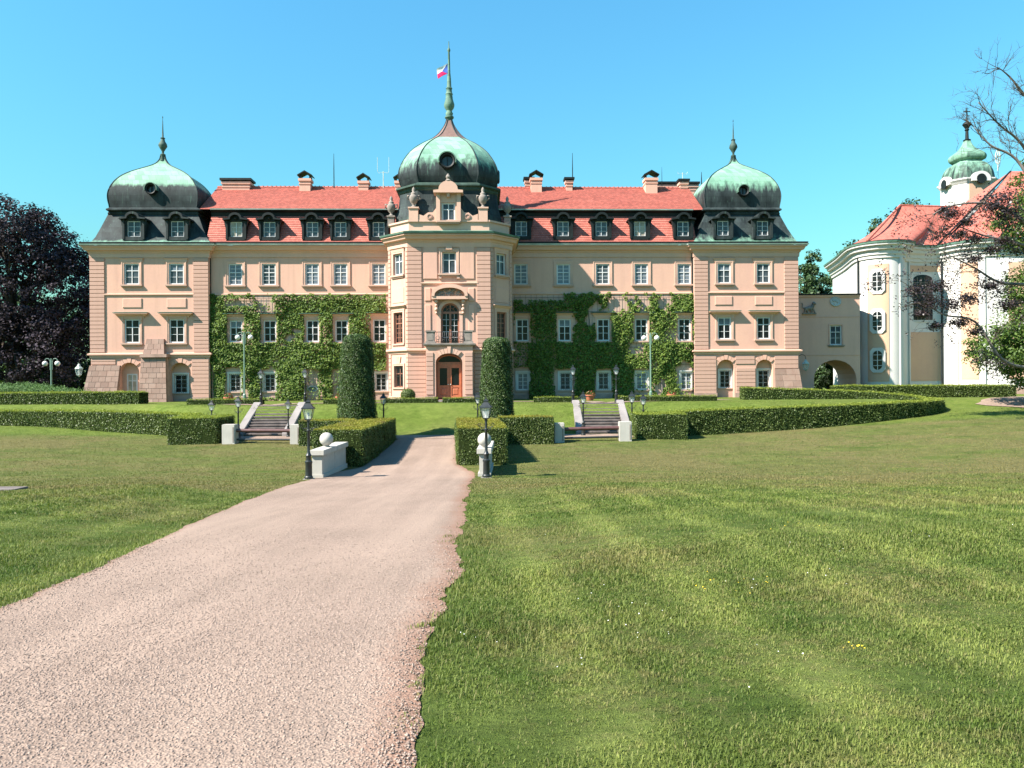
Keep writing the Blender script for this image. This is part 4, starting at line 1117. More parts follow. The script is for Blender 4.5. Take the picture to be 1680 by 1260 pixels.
antenna(629, 281, 307, .56, 258); antenna(1120, 283, 299, .5, 283)

# downpipes in the corners
for px in (345.5, 1136): 
    x = X(FW, px, 500); cq('downpipe', 'dark_metal', MB().tube([(x, -.10, zc - .3), (x, -.10, .3)], .09, 8))

# trellis bars on the wings
def trellis(pxa, pxb):
    mb = MB(); a, b = X(FW, pxa), X(FW, pxb); zt_ = zled - .35
    rects = [(c - w / 2 - .25, c + w / 2 + .25, z - .2, z + h + .65) for c, z, w, h in h1] + [(c - w / 2 - .2, c + w / 2 + .2, z - .8, z + h + .5) for c, z, w, h in h0]
    def clip(x0, z0, x1, z1, vert):
        segs = [(z0, z1) if vert else (x0, x1)]
        for r in rects:
            lo, hi, ra, rb = (r[0], r[1], r[2], r[3]) if vert else (r[2], r[3], r[0], r[1])
            if lo < (x0 if vert else z0) < hi:
                ns = []
                for s in segs:
                    if s[0] < ra: ns.append((s[0], min(s[1], ra)))
                    if s[1] > rb: ns.append((max(s[0], rb), s[1]))
                segs = [s for s in ns if s[1] - s[0] > .05]
        return segs
    n = int((b - a) / .5)
    for i in range(n + 1):
        x = a + (b - a) * i / n
        for s in clip(x, 1.0, x, zt_ + .25, True): mb.box(x - .009, x + .009, -.14, -.12, s[0], s[1])
    for z in (zt_, zt_ - 1.3, zt_ - 2.55, zt_ - 4.6, zt_ - 5.4, zt_ - 6.2):
        for s in clip(a, z, b, z, False): mb.box(s[0], s[1], -.11, -.085, z - .012, z + .012)
    cq('trellis', 'dark_metal', mb)
trellis(350, 633); trellis(844, 1133)

# ---------------- centre tower
YF = -7.0
FC = Frame(0, YF, 0)
cxl, cxr = X(FC, 669.7), X(FC, 805); cc = (cxl + cxr) / 2
OBL = 1.80
cor = [(cxl - OBL, .0), (cxl - OBL, YF + OBL), (cxl, YF), (cxr, YF), (cxr + OBL, YF + OBL), (cxr + OBL, .0)]
FL = Frame(cor[1][0], cor[1][1], R(-45)); FRr = Frame(cor[3][0], cor[3][1], R(45)); LO = OBL * math.sqrt(2)
FSL = Frame(cor[0][0], 0, R(-90)); FSR = Frame(cor[4][0], cor[4][1], R(90)); LS = -YF - OBL
ze = Z(FC, 737, 385.5)           # cornice edge of the centre tower
zstr = Z(FC, 737, 575)
zmid = Z(FC, 737, 465)
def zf(py): return Z(FC, 737, py)
# windows of the oblique sides share the heights of the front
WTOP = (zf(449), q5(zf(413.5) - zf(449)))
W1 = (zf(562.5), q5(zf(511) - zf(562.5))); W0 = (zf(635), q5(zf(599) - zf(635)))
wob_w = q5(1.22)
hol = [(LO / 2 - wob_w / 2, LO / 2 + wob_w / 2, z, z + h) for z, h in (WTOP, W1, W0)]
tw = wall_mb(FL, 0, LO, -.4, ze - .4, hol, .28); wall_mb(FRr, 0, LO, -.4, ze - .4, hol, .28, tw)
wall_mb(FSL, 0, LS, -.4, ze - .4, (), .2, tw); wall_mb(FSR, 0, LS, -.4, ze - .4, (), .2, tw)
# front: top window, balcony door
tw_w = q5(22.4 / FPX * 63.5); tx = X(FC, 737.3)
bd_w = q5(29.5 / FPX * 63.5); bx = X(FC, 738.6, 530); bd0, bd1 = zf(563), zf(497.5)
front_h = [(tx - tw_w / 2, tx + tw_w / 2, *(WTOP[0], WTOP[0] + WTOP[1])), (bx - bd_w / 2, bx + bd_w / 2, bd0, bd1, bd_w / 2)]
wall_mb(FC, cxl, cxr, -.4, ze - .4, front_h, .32, tw)
cq('tower_wall', 'pink', tw)
for F in (FL, FRr):
    wo = window(F, LO / 2, WTOP[0], wob_w, WTOP[1], 'four', 'glass_grey', .15); casing(wo, .2, .06); sill(wo, .26); hood(wo, .16, .2, .34, .1, bracket=False)
    wo = window(F, LO / 2, W1[0], wob_w, W1[1], 'tall', 'glass_dark', .15, framem='brown_wood'); casing(wo, .2, .06); sill(wo, .2, .12); hood(wo, .2, .3, .42, .12, bracket=False)
    wo = window(F, LO / 2, W0[0], wob_w, W0[1], 'four', 'glass_dark', .15, framem='brown_wood'); casing(wo, .16, .05); sill(wo, .2, .12); grille(wo)
    kz = W0[0] + W0[1]
    for s in (-.16, 0, .16): MB().prism([(LO / 2 + s * .8 - .07, kz + .17), (LO / 2 + s * .8 + .07, kz + .17), (LO / 2 + s * 1.5 + .09, kz + .75), (LO / 2 + s * 1.5 - .09, kz + .75)], -.09, .02, F).obj('voussoir', 'pink', castle)
    quoins(F, .0, .30, .7, zstr - .22, .36, .06); quoins(F, LO - .30, LO, .7, zstr - .22, .36, .06)
    quoins(F, .0, .30, zstr + .24, ze - 1.0, .36, .06); quoins(F, LO - .30, LO, zstr + .24, ze - 1.0, .36, .06)
    a0, a1 = zf(495), zf(470)
    MB().loft([[F.P(x, .02, z) for x, z in ((.5, a0), (LO - .5, a0), (LO - .5, a1), (.5, a1))], [F.P(x, -.04, z) for x, z in ((.52, a0 + .02), (LO - .52, a0 + .02), (LO - .52, a1 - .02), (.52, a1 - .02))]]).obj('wall_panel', 'pink', castle)
wo = window(FC, tx, WTOP[0], tw_w, WTOP[1], 'four', 'glass_grey', .18); casing(wo, .2, .07); sill(wo, .34, .24)
MB().box(-.26, .26, -.2, .02, WTOP[1] + .16, WTOP[1] + .5).obj('keystone', 'pink_trim', wo)
for s in (-1, 1): MB().box(s * .75 - .12, s * .75 + .12, -.16, .02, -.42, -.24).obj('bracket', 'pink_trim', wo)
# balcony door: arched, brown, fanlight above a transom
def arched_frame(F, cx, w, z0, z1, d, m, glassm, fan=True, name='balcony_door', leaf_panel=0.0, split=None, fr=.13):
    mb = MB(); r = w / 2; sp = split if split is not None else z1 - r
    ry = z1 - sp
    n = 14; arc_o = [(-r * math.cos(math.pi * k / n), sp + ry * math.sin(math.pi * k / n)) for k in range(n + 1)]
    arc_i = [(-(r - fr) * math.cos(math.pi * k / n), sp + (ry - fr) * math.sin(math.pi * k / n)) for k in range(n + 1)]
    for k in range(n): mb.prism([arc_o[k], arc_o[k + 1], arc_i[k + 1], arc_i[k]], d, d + .12)
    mb.box(-r, -r + fr, d + .001, d + .12, z0, sp); mb.box(r - fr, r, d + .001, d + .12, z0, sp)
    mb.box(-r + fr, r - fr, d - .04, d + .11, sp - .10, sp + .08); mb.box(-.08, .08, d - .02, d + .11, z0, sp - .1)
    if fan:
        mb.box(-.04, .04, d + .02, d + .1, sp + .08, z1 - fr * .5)
        for a in (52, 128):
            c_, s_ = math.cos(R(a)), math.sin(R(a)); mb.tube([(c_ * .25, d + .06, sp + .25 * s_), (c_ * (r - fr * .5), d + .06, sp + s_ * (ry - fr * .5))], .022, 4)
        mb.tube([(r * .5 * math.cos(R(a)), d + .06, sp + ry * .5 * math.sin(R(a))) for a in range(0, 181, 15)], .022, 4)
    o = mb.obj(name, m, castle, F.P(cx, 0, 0), F.a)
    pn = MB().prism([(-r + .05, z0 + .02)] + [(x * .97, z) for x, z in arc_o] + [(r - .05, z0 + .02)], d + .075, d + .09).obj('pane', glassm, o)
    return o
bdo = arched_frame(FC, bx, bd_w, bd0, bd1, .2, 'brown_wood', 'glass_dark')
gb = MB(); sp = bd1 - bd_w / 2
for s in (-1, 1):
    gb.box(s * bd_w * .22 - .014, s * bd_w * .22 + .014, .22, .27, bd0, sp - .1)
    for k in range(1, 5): z = bd0 + (sp - .1 - bd0) * k / 5; gb.box(min(s * .08, s * (bd_w / 2 - .13)), max(s * .08, s * (bd_w / 2 - .13)), .225, .27, z - .014, z + .014)
gb.obj('glazing_bars', 'white_paint', bdo)
# archivolt and jamb moulding round the balcony door
av = MB(); n = 16; r0, r1 = bd_w / 2 + .02, bd_w / 2 + .28
ao = [(bx - r1 * math.cos(math.pi * k / n), sp + r1 * math.sin(math.pi * k / n)) for k in range(n + 1)]; ai = [(bx - r0 * math.cos(math.pi * k / n), sp + r0 * math.sin(math.pi * k / n)) for k in range(n + 1)]
for k in range(n): av.prism([ao[k], ao[k + 1], ai[k + 1], ai[k]], -.12, .02, FC)
for s in (-1, 1):
    a, b = sorted((bx + s * r0, bx + s * r1)); av.box(a, b, -.10, .02, bd0, sp, FC); av.box(a - .04, b + .04, -.16, .02, sp - .12, sp + .06, FC)
cq('archivolt', 'pink_trim', av)
# segmental pediment on consoles, with carved relief
pl, pr_ = X(FC, 708.5, 486), X(FC, 767.5, 486); pz0, pz1 = zf(489), zf(467); pm = (pl + pr_) / 2; hw = (pr_ - pl) / 2; ris = pz1 - pz0 - .25
seg = 16
top = [(pm - hw * math.cos(math.pi * k / seg), pz0 + .12 + (ris + .12) * math.sin(math.pi * k / seg) ** .8) for k in range(seg + 1)]
inn = [(pm - (hw - .24) * math.cos(math.pi * k / seg), pz0 + .08 + (ris - .14) * math.sin(math.pi * k / seg) ** .8) for k in range(seg + 1)]
pd = MB()
for k in range(seg): pd.prism([top[k], top[k + 1], inn[k + 1], inn[k]], -.62, .02, FC)
pd.box(pl, pr_, -.55, .02, pz0 - .14, pz0 + .10, FC)
ped = cq('pediment', 'pink_trim', pd)
tymp = MB().prism(inn, -.2, .0, FC); tymp.obj('tympanum', 'pink', ped)
rel = MB(); rr_ = random.Random(4)
for k in range(46):
    t = rr_.uniform(-.82, .82); zmax = ris * (1 - t * t) ** .5 * .72; rel.sphere(FC.P(pm + t * (hw - .3), -.24, pz0 + .14 + rr_.uniform(.0, 1) * zmax), rr_.uniform(.06, .16), 7, 5)
smooth_by_angle(rel.obj('relief', 'grey_stone', ped), 60)
for s in (-1, 1):
    x = pm + s * (hw - .38); mb = MB()
    mb.prism([(x - .13, pz0 - .14), (x + .13, pz0 - .14), (x + .10, pz0 - 1.25), (x - .10, pz0 - 1.25)], -.22, .02, FC)
    for dz_, r_ in ((.30, .17), (.62, .12), (.95, .15), (1.25, .10)): mb.sphere(FC.P(x, -.30, pz0 - dz_), r_, 8, 6)
    smooth_by_angle(mb.obj('console', 'pink_trim', ped), 40)
# front wall panels and quoins
for q in ((694.5, 718, 403, 458), (754, 778.5, 403, 458)): rect_panel(FC, *q)
for q in ((697, 707, 472.5, 494), (768.5, 778.5, 472.5, 494), (697, 707.5, 500, 543), (768.5, 778.5, 500, 543)): rect_panel(FC, *q)
qa, qb = X(FC, 692), X(FC, 782.7)
quoins(FC, cxl, qa, zstr + .24, ze - 1.0, .36, .10); quoins(FC, qb, cxr, zstr + .24, ze - 1.0, .36, .10)
quoins(FC, cxl, X(FC, 698), .7, zstr - .24, .36, .08); quoins(FC, X(FC, 778), cxr, .7, zstr - .24, .36, .08)
cq('moulding', 'pink_trim', MB().sweep([(qa, YF + .02), (qa + .001, YF), (qb, YF), (qb + .001, YF + .02)], [(0, zmid - .10), (.07, zmid - .09), (.12, zmid), (.12, zmid + .07), (0, zmid + .11)]))
cq('string_course', 'pink_trim', MB().sweep(cor, [(0, zstr - .24), (.07, zstr - .24), (.10, zstr - .06), (.26, zstr), (.26, zstr + .12), (0, zstr + .2)]))
cq('cornice', 'pink_trim', MB().sweep(cor, MAIN_CORNICE(ze))); cq('gutter', 'copper_spire', MB().sweep(cor, GUTTER(ze))); cq('eave_board', 'copper_spire', MB().sweep(cor, [(-.2, ze + .2), (.60, ze + .10), (.64, ze + .2), (-.2, ze + .42)]))
cq('plinth', 'plinth', MB().sweep(cor, [(0, -.3), (.12, -.3), (.12, .62), (.04, .70), (0, .70)]))
# attic parapet with pedestals, urns and the aedicule window
zp0 = ze + .25; zp1 = Z(FC, 737, 360.5)
def inset(d): return [(cor[0][0] + d, 0), (cor[1][0] + d, cor[1][1] + d * .41), (cor[2][0] + d * .41, YF + d), (cor[3][0] - d * .41, YF + d), (cor[4][0] - d, cor[4][1] + d * .41), (cor[5][0] - d, 0)]
par = MB().sweep(inset(.12), [(0, zp0 - .2), (0, zp0 + .1), (-.06, zp0 + .16), (-.06, zp1 - .2), (.08, zp1 - .14), (.08, zp1), (-.4, zp1), (-.4, zp0)])
cq('parapet', 'pink_trim', par)
urn_prof = [(.22, 0), (.24, .08), (.12, .16), (.10, .26), (.26, .42), (.34, .62), (.36, .85), (.30, 1.0), (.20, 1.10), (.24, 1.16), (.20, 1.24), (.10, 1.30), (.14, 1.42), (.12, 1.58), (.03, 1.72), (.01, 1.74)]
urn_me = MB().lathe(urn_prof, 14).mesh('urn', 'grey_stone', True)
hand_me = [MB().tube([(s * .30, 0, 1.0), (s * .50, 0, 1.02), (s * .52, 0, .78), (s * .34, 0, .64)], .05, 6).mesh('handle', 'grey_stone', True) for s in (-1, 1)]
for px, py0, set_, tall, wdt in ((641.5, 358.5, 2.0, .75, .55), (678.5, 360.5, .12, 1.05, .75), (792.5, 360.5, .12, 1.05, .75), (832.5, 358.5, 2.0, .75, .55)):
    F = Frame(0, YF + set_, 0); x, z = fpx(F, px, py0)
    mb = MB().box(x - wdt / 2, x + wdt / 2, YF + set_ - .12, YF + set_ + .6, zp1 - .15, zp1 + tall - .12); mb.box(x - wdt / 2 - .07, x + wdt / 2 + .07, YF + set_ - .2, YF + set_ + .66, zp1 + tall - .12, zp1 + tall)
    mb.obj('pedestal', 'pink_trim' if set_ < 1 else 'grey_stone', castle)
    u = put('urn', urn_me, castle, (x, YF + set_ + .22, zp1 + tall))
    for hm in hand_me: put('handle', hm, u)
# volute ramps between the pedestals and the aedicule
for s in (-1, 1):
    xa, xb = (X(FC, 686.5), X(FC, 717)) if s < 0 else (X(FC, 785), X(FC, 757))
    pts = [(xa, zp1 - .05), (xa, zp1 + .50), (xa + (xb - xa) * .3, zp1 + .34), (xa + (xb - xa) * .55, zp1 + .62), (xa + (xb - xa) * .8, zp1 + .62), (xb, zp1 + 1.0), (xb, zp1 - .05)]
    MB().prism(pts, .06, .5, FC).obj('volute', 'pink_trim', castle)
    x = xa + (xb - xa) * .62; o = MB().lathe([(.26, 0), (.26, .08), (.16, .10), (.16, .05)], 14).obj('rosette', 'pink', castle, (x, YF + .07, zp1 + .28)); o.rotation_euler = (R(90), 0, 0)
ax0, ax1 = X(FC, 716.8), X(FC, 757); az0, az1 = zp1 - .25, Z(FC, 737, 316); aw = q5(21.5 / FPX * 63.5); awz0 = Z(FC, 737, 362.5); awh = q5(Z(FC, 737, 332.5) - awz0); axc = (ax0 + ax1) / 2
FA = Frame(0, YF - .06, 0)
ae = wall_mb(FA, ax0 + .1, ax1 - .1, az0, az1, [(axc - aw / 2, axc + aw / 2, awz0, awz0 + awh)], .25)
ae.box(ax0 + .1, ax0 + .35, .003, 1.6, az0, az1, FA); ae.box(ax1 - .35, ax1 - .1, .003, 1.6, az0, az1, FA)
for s in (ax0, ax1 - .32): ae.box(s, s + .32, -.14, .3, az0, az1 - .1, FA)
aed = cq('aedicule', 'pink_trim', ae)
ap = MB(); hw = (ax1 - ax0) / 2
o_ = [(axc - hw - .2, az1 - .1), (axc - hw - .2, az1 + .10), (axc - hw * .80, az1 + .14)] + [(axc - hw * .78 * math.cos(math.pi * k / 12), az1 + .16 + .70 * math.sin(math.pi * k / 12)) for k in range(13)] + [(axc + hw * .80, az1 + .14), (axc + hw + .2, az1 + .10), (axc + hw + .2, az1 - .1)]
ap.prism(o_, -.45, 1.5, FA); ap.obj('aedicule_pediment', 'pink_trim', aed)
kp = MB().prism([(axc - .10, az1 - .42), (axc + .10, az1 - .42), (axc + .15, az1 + .1), (axc - .15, az1 + .1)], -.3, .0, FA); kp.obj('keystone', 'pink_trim', aed)
smooth_by_angle(MB().lathe([(.2, 0), (.26, .1), (.12, .22), (.2, .4), (.14, .55), (.02, .7)], 10, axc, YF - .3, az1 + .8).obj('finial', 'grey_stone', aed))
wo = window(FA, axc, awz0, aw, awh, 'four', 'glass_grey', .12); sill(wo, .4, .2)

# drum and onion dome
DW, DF = 4.22, 2.55       # half width, half width of the front face
dcy = YF + .75 + DW; dcx = cc - .12
def octa(s, z, w=DW, f=DF): 
    w, f = w * s, f * s
    return [(dcx - f, dcy - w, z), (dcx + f, dcy - w, z), (dcx + w, dcy - f, z), (dcx + w, dcy + f, z), (dcx + f, dcy + w, z), (dcx - f, dcy + w, z), (dcx - w, dcy + f, z), (dcx - w, dcy - f, z)]
FD = Frame(0, dcy - DW, 0)
def zd(py, s=1.0): return Z(Frame(0, dcy - DW * s, 0), 737, py)
M['copper_dome_c'] = copper('copper_dome_centre', zd(262), 1.15)
M['copper_drum'] = copper('copper_drum', 99, 1, 0.0, (zd(350), .9, .25))
M['copper_new'] = simple('copper_brown', (0.165, 0.10, 0.082, 1), .55, .4, .15, 3, .1)
cq('drum', 'copper_drum', MB().loft([octa(1.10, zp0), octa(1.06, zd(352)), octa(1.01, zd(335)), octa(.985, zd(318)), octa(.98, zd(311))]))
cq('roof_moulding', 'copper_finial', MB().loft([octa(.98, zd(312)), octa(1.0, zd(310)), octa(1.0, zd(307)), octa(1.055, zd(305)), octa(1.055, zd(302)), octa(1.0, zd(300)), octa(.96, zd(298.5))]))
dprof = [(299, .955), (294, .975), (286, 1.0), (277, 1.005), (268, .985), (259, .94), (250, .87), (242, .785), (235, .67), (229, .52), (224.5, .36)]
rings = [octa(s, zd(y, s)) for y, s in dprof]
dome = MB().loft(densify(rings, 4)).obj('dome', 'copper_dome_c', castle); smooth_by_angle(dome, 25)
cprof = [(224.6, .365), (219, .25), (212, .165), (204, .095), (197, .06), (193, .05)]
cr = [octa(s, zd(y, s)) for y, s in cprof]
smooth_by_angle(MB().loft(densify(cr, 3)).obj('dome_cap', 'copper_new', dome), 25)
for k in range(8): MB().tube([r[k] for r in densify(rings + cr[1:], 3)], .05, 5).obj('hip_roll', 'copper_dark', dome)
oculus(dome, dcx, dcy - DW * .99 - .1, zd(265), .52)
for s in (-1, 1):
    o = MB().lathe([(.55, 0), (.6, .3), (.45, .38), (.40, .1)], 14).obj('oculus', 'dark_metal', dome, (dcx + s * DW * .96, dcy, zd(268))); o.rotation_euler = (0, s * R(90), 0)
zt0 = zd(194, .05); FX_ = Frame(0, dcy, 0); zt1 = Z(FX_, 737, 68)
L = zt1 - zt0
fp = [(.26, -.3), (.30, 0), (.40, .08), (.40, .2), (.28, .28), (.34, .5), (.24, .65), (.26, .75), (.40, .95), (.46, 1.15), (.46, 1.3), (.40, 1.5), (.33, 1.75), (.29, 2.1), (.34, 2.2), (.26, 2.35), (.24, 2.6), (.30, 2.7), (.20, 2.85), (.17, 3.6), (.12, L * .6), (.08, L * .86), (.14, L * .88), (.12, L * .9), (.045, L * .92), (.03, L)]
finial(dome, dcx, dcy, fp, zt0, 'flagpole_spire', 'copper_spire', 12)
SPIRE = (dcx, dcy, zt0, zt1)

# porch and balcony
PX0, PX1 = X(Frame(0, YF - 1.6, 0), 699, 620), X(Frame(0, YF - 1.6, 0), 775.8, 620)
FP = Frame(0, YF - 1.6, 0); zsl = Z(FP, 737, 567)
dA, dB = X(FP, 715, 620), X(FP, 758.6, 620); dT = Z(FP, 737, 580); dw = dB - dA; dcx_ = (dA + dB) / 2
pw = wall_mb(FP, PX0, PX1, -.3, zsl - .05, [(dA, dB, -.29, dT, dw * .33, .75)])
pw.poly([FP.P(PX0, 0, -.3), FP.P(PX0, 1.6, -.3), FP.P(PX0, 1.6, zsl), FP.P(PX0, 0, zsl)]); pw.poly([FP.P(PX1, 0, -.3), FP.P(PX1, 1.6, -.3), FP.P(PX1, 1.6, zsl), FP.P(PX1, 0, zsl)])
cq('porch', 'pink', pw)
for s0, s1 in ((PX0 + .02, dA - .2), (dB + .2, PX1 - .02)): quoins(FP, s0, s1, .85, zsl - .5, .37, .07)
voussoirs_n = 7
cz_ = dT - dw * .33
for k in range(7):
    t0, t1 = R(48 + 84 * k / 7), R(48 + 84 * (k + 1) / 7 - 1.2)
    f_ = lambda t, e: (dcx_ + (dw / 2 + e) * math.cos(t), cz_ + (dw * .33 + e) * math.sin(t))
    MB().prism([f_(t0, .02), f_(t0, .42 if k != 3 else .56), f_(t1, .42 if k != 3 else .56), f_(t1, .02)], -.10 - (.08 if k == 3 else 0), .03, FP).obj('voussoir', 'pink_trim', castle)
for a, b in ((PX0 - .08, dA - .06), (dB + .06, PX1 + .08)): cq('plinth', 'plinth', MB().box(a, b, -.12, .3, -.3, .72, FP))
FDo = Frame(0, YF - 1.6 + .55, 0)
dz0 = Z(FDo, 737, 653); dsp = Z(FDo, 737, 598.5)
door = arched_frame(FDo, dcx_, dw - .04, dz0, dT - .05, .05, 'door_wood', 'glass_dark', False, 'door', split=dT - .05 - dw * .33, fr=.12)
lf = (dw - .28) / 2
# two leaves below a transom
tr = MB().box(-dw / 2 + .1, dw / 2 - .1, -.02, .16, dsp - .08, dsp + .08); tr.obj('transom', 'door_wood', door)
for s in (-1, 1):
    x0 = .02 if s > 0 else -lf - .02; x1 = x0 + lf
    mb = MB(); h_ = dsp - .08 - dz0; m_ = dz0 + h_ * .36; st = .16
    mb.box(x0, x0 + st, .0, .1, dz0, dsp - .08); mb.box(x1 - st, x1, 0, .1, dz0, dsp - .08)
    for za, zb2 in ((dz0, dz0 + .18), (m_ - .09, m_ + .09), (dsp - .26, dsp - .08)): mb.box(x0 + st, x1 - st, .002, .1, za, zb2)
    mb.box(x0 + st, x1 - st, .05, .09, dz0 + .18, m_ - .09); mb.loft([[(x, .05, z) for x, z in ((x0 + st + .06, dz0 + .24), (x1 - st - .06, dz0 + .24), (x1 - st - .06, m_ - .15), (x0 + st + .06, m_ - .15))], [(x, .015, z) for x, z in ((x0 + st + .14, dz0 + .32), (x1 - st - .14, dz0 + .32), (x1 - st - .14, m_ - .23), (x0 + st + .14, m_ - .23))]])
    lo = mb.obj('door_leaf', 'door_wood', door)
    MB().box(x0 + st - .01, x1 - st + .01, .06, .08, m_ + .08, dsp - .25).obj('door_pane', 'glass_dark', door)
    MB().sphere((s * .1, -.05, dz0 + h_ * .42), .045, 8, 6).obj('handle', 'zinc', door)
cq('doorstep', 'cheek_stone', MB().box(dA - .9, dB + .9, -1.3, .5, -.2, .36, FP)); cq('doorstep', 'cheek_stone', MB().box(dA - .4, dB + .4, -.8, .5, .361, .44, FP))
cq('door_mat', 'terracotta', MB().box(dA + .1, dB - .1, -.6, .0, .441, .46, FP))
sa, sb = X(FP, 694.6, 566), X(FP, 780, 566)
cq('balcony_slab', 'grey_stone', MB().sweep([(sa + .2, YF), (sa + .2, FP.oy), (sb - .2, FP.oy), (sb - .2, YF)], [(-1.6, zsl - .04), (.0, zsl - .06), (.12, zsl - .02), (.2, zsl + .05), (.22, zsl + .17), (.1, zsl + .2), (-1.6, zsl + .2)]))
bz0 = zsl + .2; bz1 = Z(FP, 737, 542)
for a, b in ((699.5, 712.8), (762, 774.8)):
    xa, xb = X(FP, a, 560), X(FP, b, 560); mb = MB().box(xa, xb, .0, .55, bz0, bz1 - .12, FP); mb.box(xa - .06, xb + .06, -.06, .61, bz1 - .12, bz1, FP); mb.box(xa - .08, xb + .08, -.08, .63, bz0, bz0 + .14, FP); mb.box(xa + .12, xb - .12, -.02, .1, bz0 + .24, bz1 - .24, FP)
    cq('balcony_pier', 'grey_stone', mb)
ra, rb = X(FP, 713.5, 560), X(FP, 761.5, 560); rl = MB(); rz = Z(FP, 737, 544)
rl.box(ra, rb, .1, .15, rz - .05, rz, FP); rl.box(ra, rb, .1, .14, bz0 + .08, bz0 + .12, FP)
nb = 15
for i in range(nb + 1):
    x = ra + (rb - ra) * i / nb; belly = .18 * math.sin(math.pi * .5)
    rl.tube([FP.P(x, .12, bz0), FP.P(x, -.04, bz0 + .22), FP.P(x, -.02, bz0 + .42), FP.P(x, .12, rz - .03)], .016, 5)
for i in range(5):
    x = ra + (rb - ra) * (i + .5) / 5
    rl.tube([FP.P(x + .16 * math.cos(t), -.05, bz0 + .42 + .16 * math.sin(t)) for t in [k * math.pi / 6 for k in range(13)]], .018, 5)
    rl.tube([FP.P(x + (.10 + .06 * math.sin(2 * t)) * math.cos(t), -.06, bz0 + .22 + .10 * math.sin(t)) for t in [k * math.pi / 6 for k in range(13)]], .016, 5)
cq('balcony_railing', 'iron', rl)

# the flag, hung from the spire
fx, fy = SPIRE[0] - .12, SPIRE[1]
def flag():
    fl = empty('flag', (0, 0, 0)); Wc = castle.matrix_world
    FZ = Frame(0, SPIRE[1], 0)
    zt_, zb2 = Z(FZ, 733, 104), Z(FZ, 733, 121)
    def pt(u, v):   # u away from the pole, v down the hoist
        x = fx - u * .98 * (1 - .12 * v); z = zt_ + (zb2 - zt_) * v * 1.0 - u * .62 * (.85 - .15 * v)
        y = fy + .10 * math.sin(u * 6 + v * 2) * u + .05 * math.sin(v * 5)
        return Vector((x, y, z))
    root_m = Matrix.Translation(CO) @ Matrix.Rotation(TH, 4, 'Z')
    def patch(name, m, inside):
        mb = MB(); n = 12
        for i in range(n):
            for j in range(n):
                u, v = (i + .5) / n, (j + .5) / n
                if inside(u, v): mb.poly([tuple(root_m @ pt(a, b)) for a, b in ((i / n, j / n), ((i + 1) / n, j / n), ((i + 1) / n, (j + 1) / n), (i / n, (j + 1) / n))])
        o = mb.obj(name, m, fl); md = o.modifiers.new('thickness', 'SOLIDIFY'); md.thickness = .01
    M['flag_white'] = simple('flag_white', (.75, .75, .75, 1), .8, .1, .03, 3, 0); M['flag_red'] = simple('flag_red', (.55, .02, .10, 1), .8, .1, .05, 3, 0); M['flag_blue'] = simple('flag_blue', (.05, .10, .35, 1), .8, .1, .05, 3, 0)
    tri = lambda u, v: u < .55 * (1 - abs(2 * v - 1))
    patch('white_band', 'flag_white', lambda u, v: not tri(u, v) and v < .5)
    patch('red_band', 'flag_red', lambda u, v: not tri(u, v) and v >= .5)
    patch('blue_wedge', 'flag_blue', tri)
    tag(fl, 'small white, red and blue flag drooping from the centre spire', 'flag')
flag()

# ================================================================ CONNECTING WING (arched passage)
link = empty('gate_wing', (28, 76, 0)); tag(link, 'low pink wing with an arched passage joining castle and church', 'building')
LY = 77.6
def wp(px, py, Y=LY): p = at(px, py, Y); return p.x, p.z
FK = Frame(0, LY, 0)
def lk(name, m, mb, sm=False):
    o = mb.obj(name, m, link, (-28, -76, 0))
    return smooth_by_angle(o) if sm else o
kx0, kx1 = wp(1303, 560)[0], wp(1411, 560)[0]; kz = wp(1360, 484)[1]
ka0, ka1 = wp(1335.5, 620)[0], wp(1405, 620)[0]; kt = wp(1370, 590.5)[1]
ww0, wz1_ = wp(1361.5, 533.5); ww1, wz0_ = wp(1381.5, 566); w_, h_ = q5(ww1 - ww0), q5(wz1_ - wz0_); wcx = (ww0 + ww1) / 2
lk('wall', 'link', wall_mb(FK, kx0, kx1, -.3, kz, [(ka0, ka1, -.2, kt, (kt - .2) * .52, 4.4), (wcx - w_ / 2, wcx + w_ / 2, wz0_, wz0_ + h_, 0, .25)]))
lk('parapet_cap', 'dark_metal', MB().box(kx0, kx1 + .1, LY - .22, LY + 5, kz + .001, kz + .12))
lk('cornice', 'link', MB().sweep([(kx0, LY), (kx1, LY)], [(0, kz - .22), (.1, kz - .2), (.14, kz - .02), (0, kz)]))
for py in (519.5, 582.5): z = wp(1360, py)[1]; lk('string_course', 'link', MB().sweep([(kx0, LY), (kx1, LY)], [(0, z - .05), (.04, z - .04), (.04, z + .04), (0, z + .05)]))
wo = window(FK, wcx, wz0_, w_, h_, 'six', 'glass_grey', .1, link); wo.location = (wcx - 28, LY - 76, wz0_); sill(wo, .25, .15, .1, 'grey_stone'); casing(wo, .1, .03, 'link')
bk = MB().poly([(kx0, LY + 4.4, kt + .02), (kx1, LY + 4.4, kt + .02), (kx1, LY + 4.4, kz), (kx0, LY + 4.4, kz)]); lk('back_wall', 'link', bk)
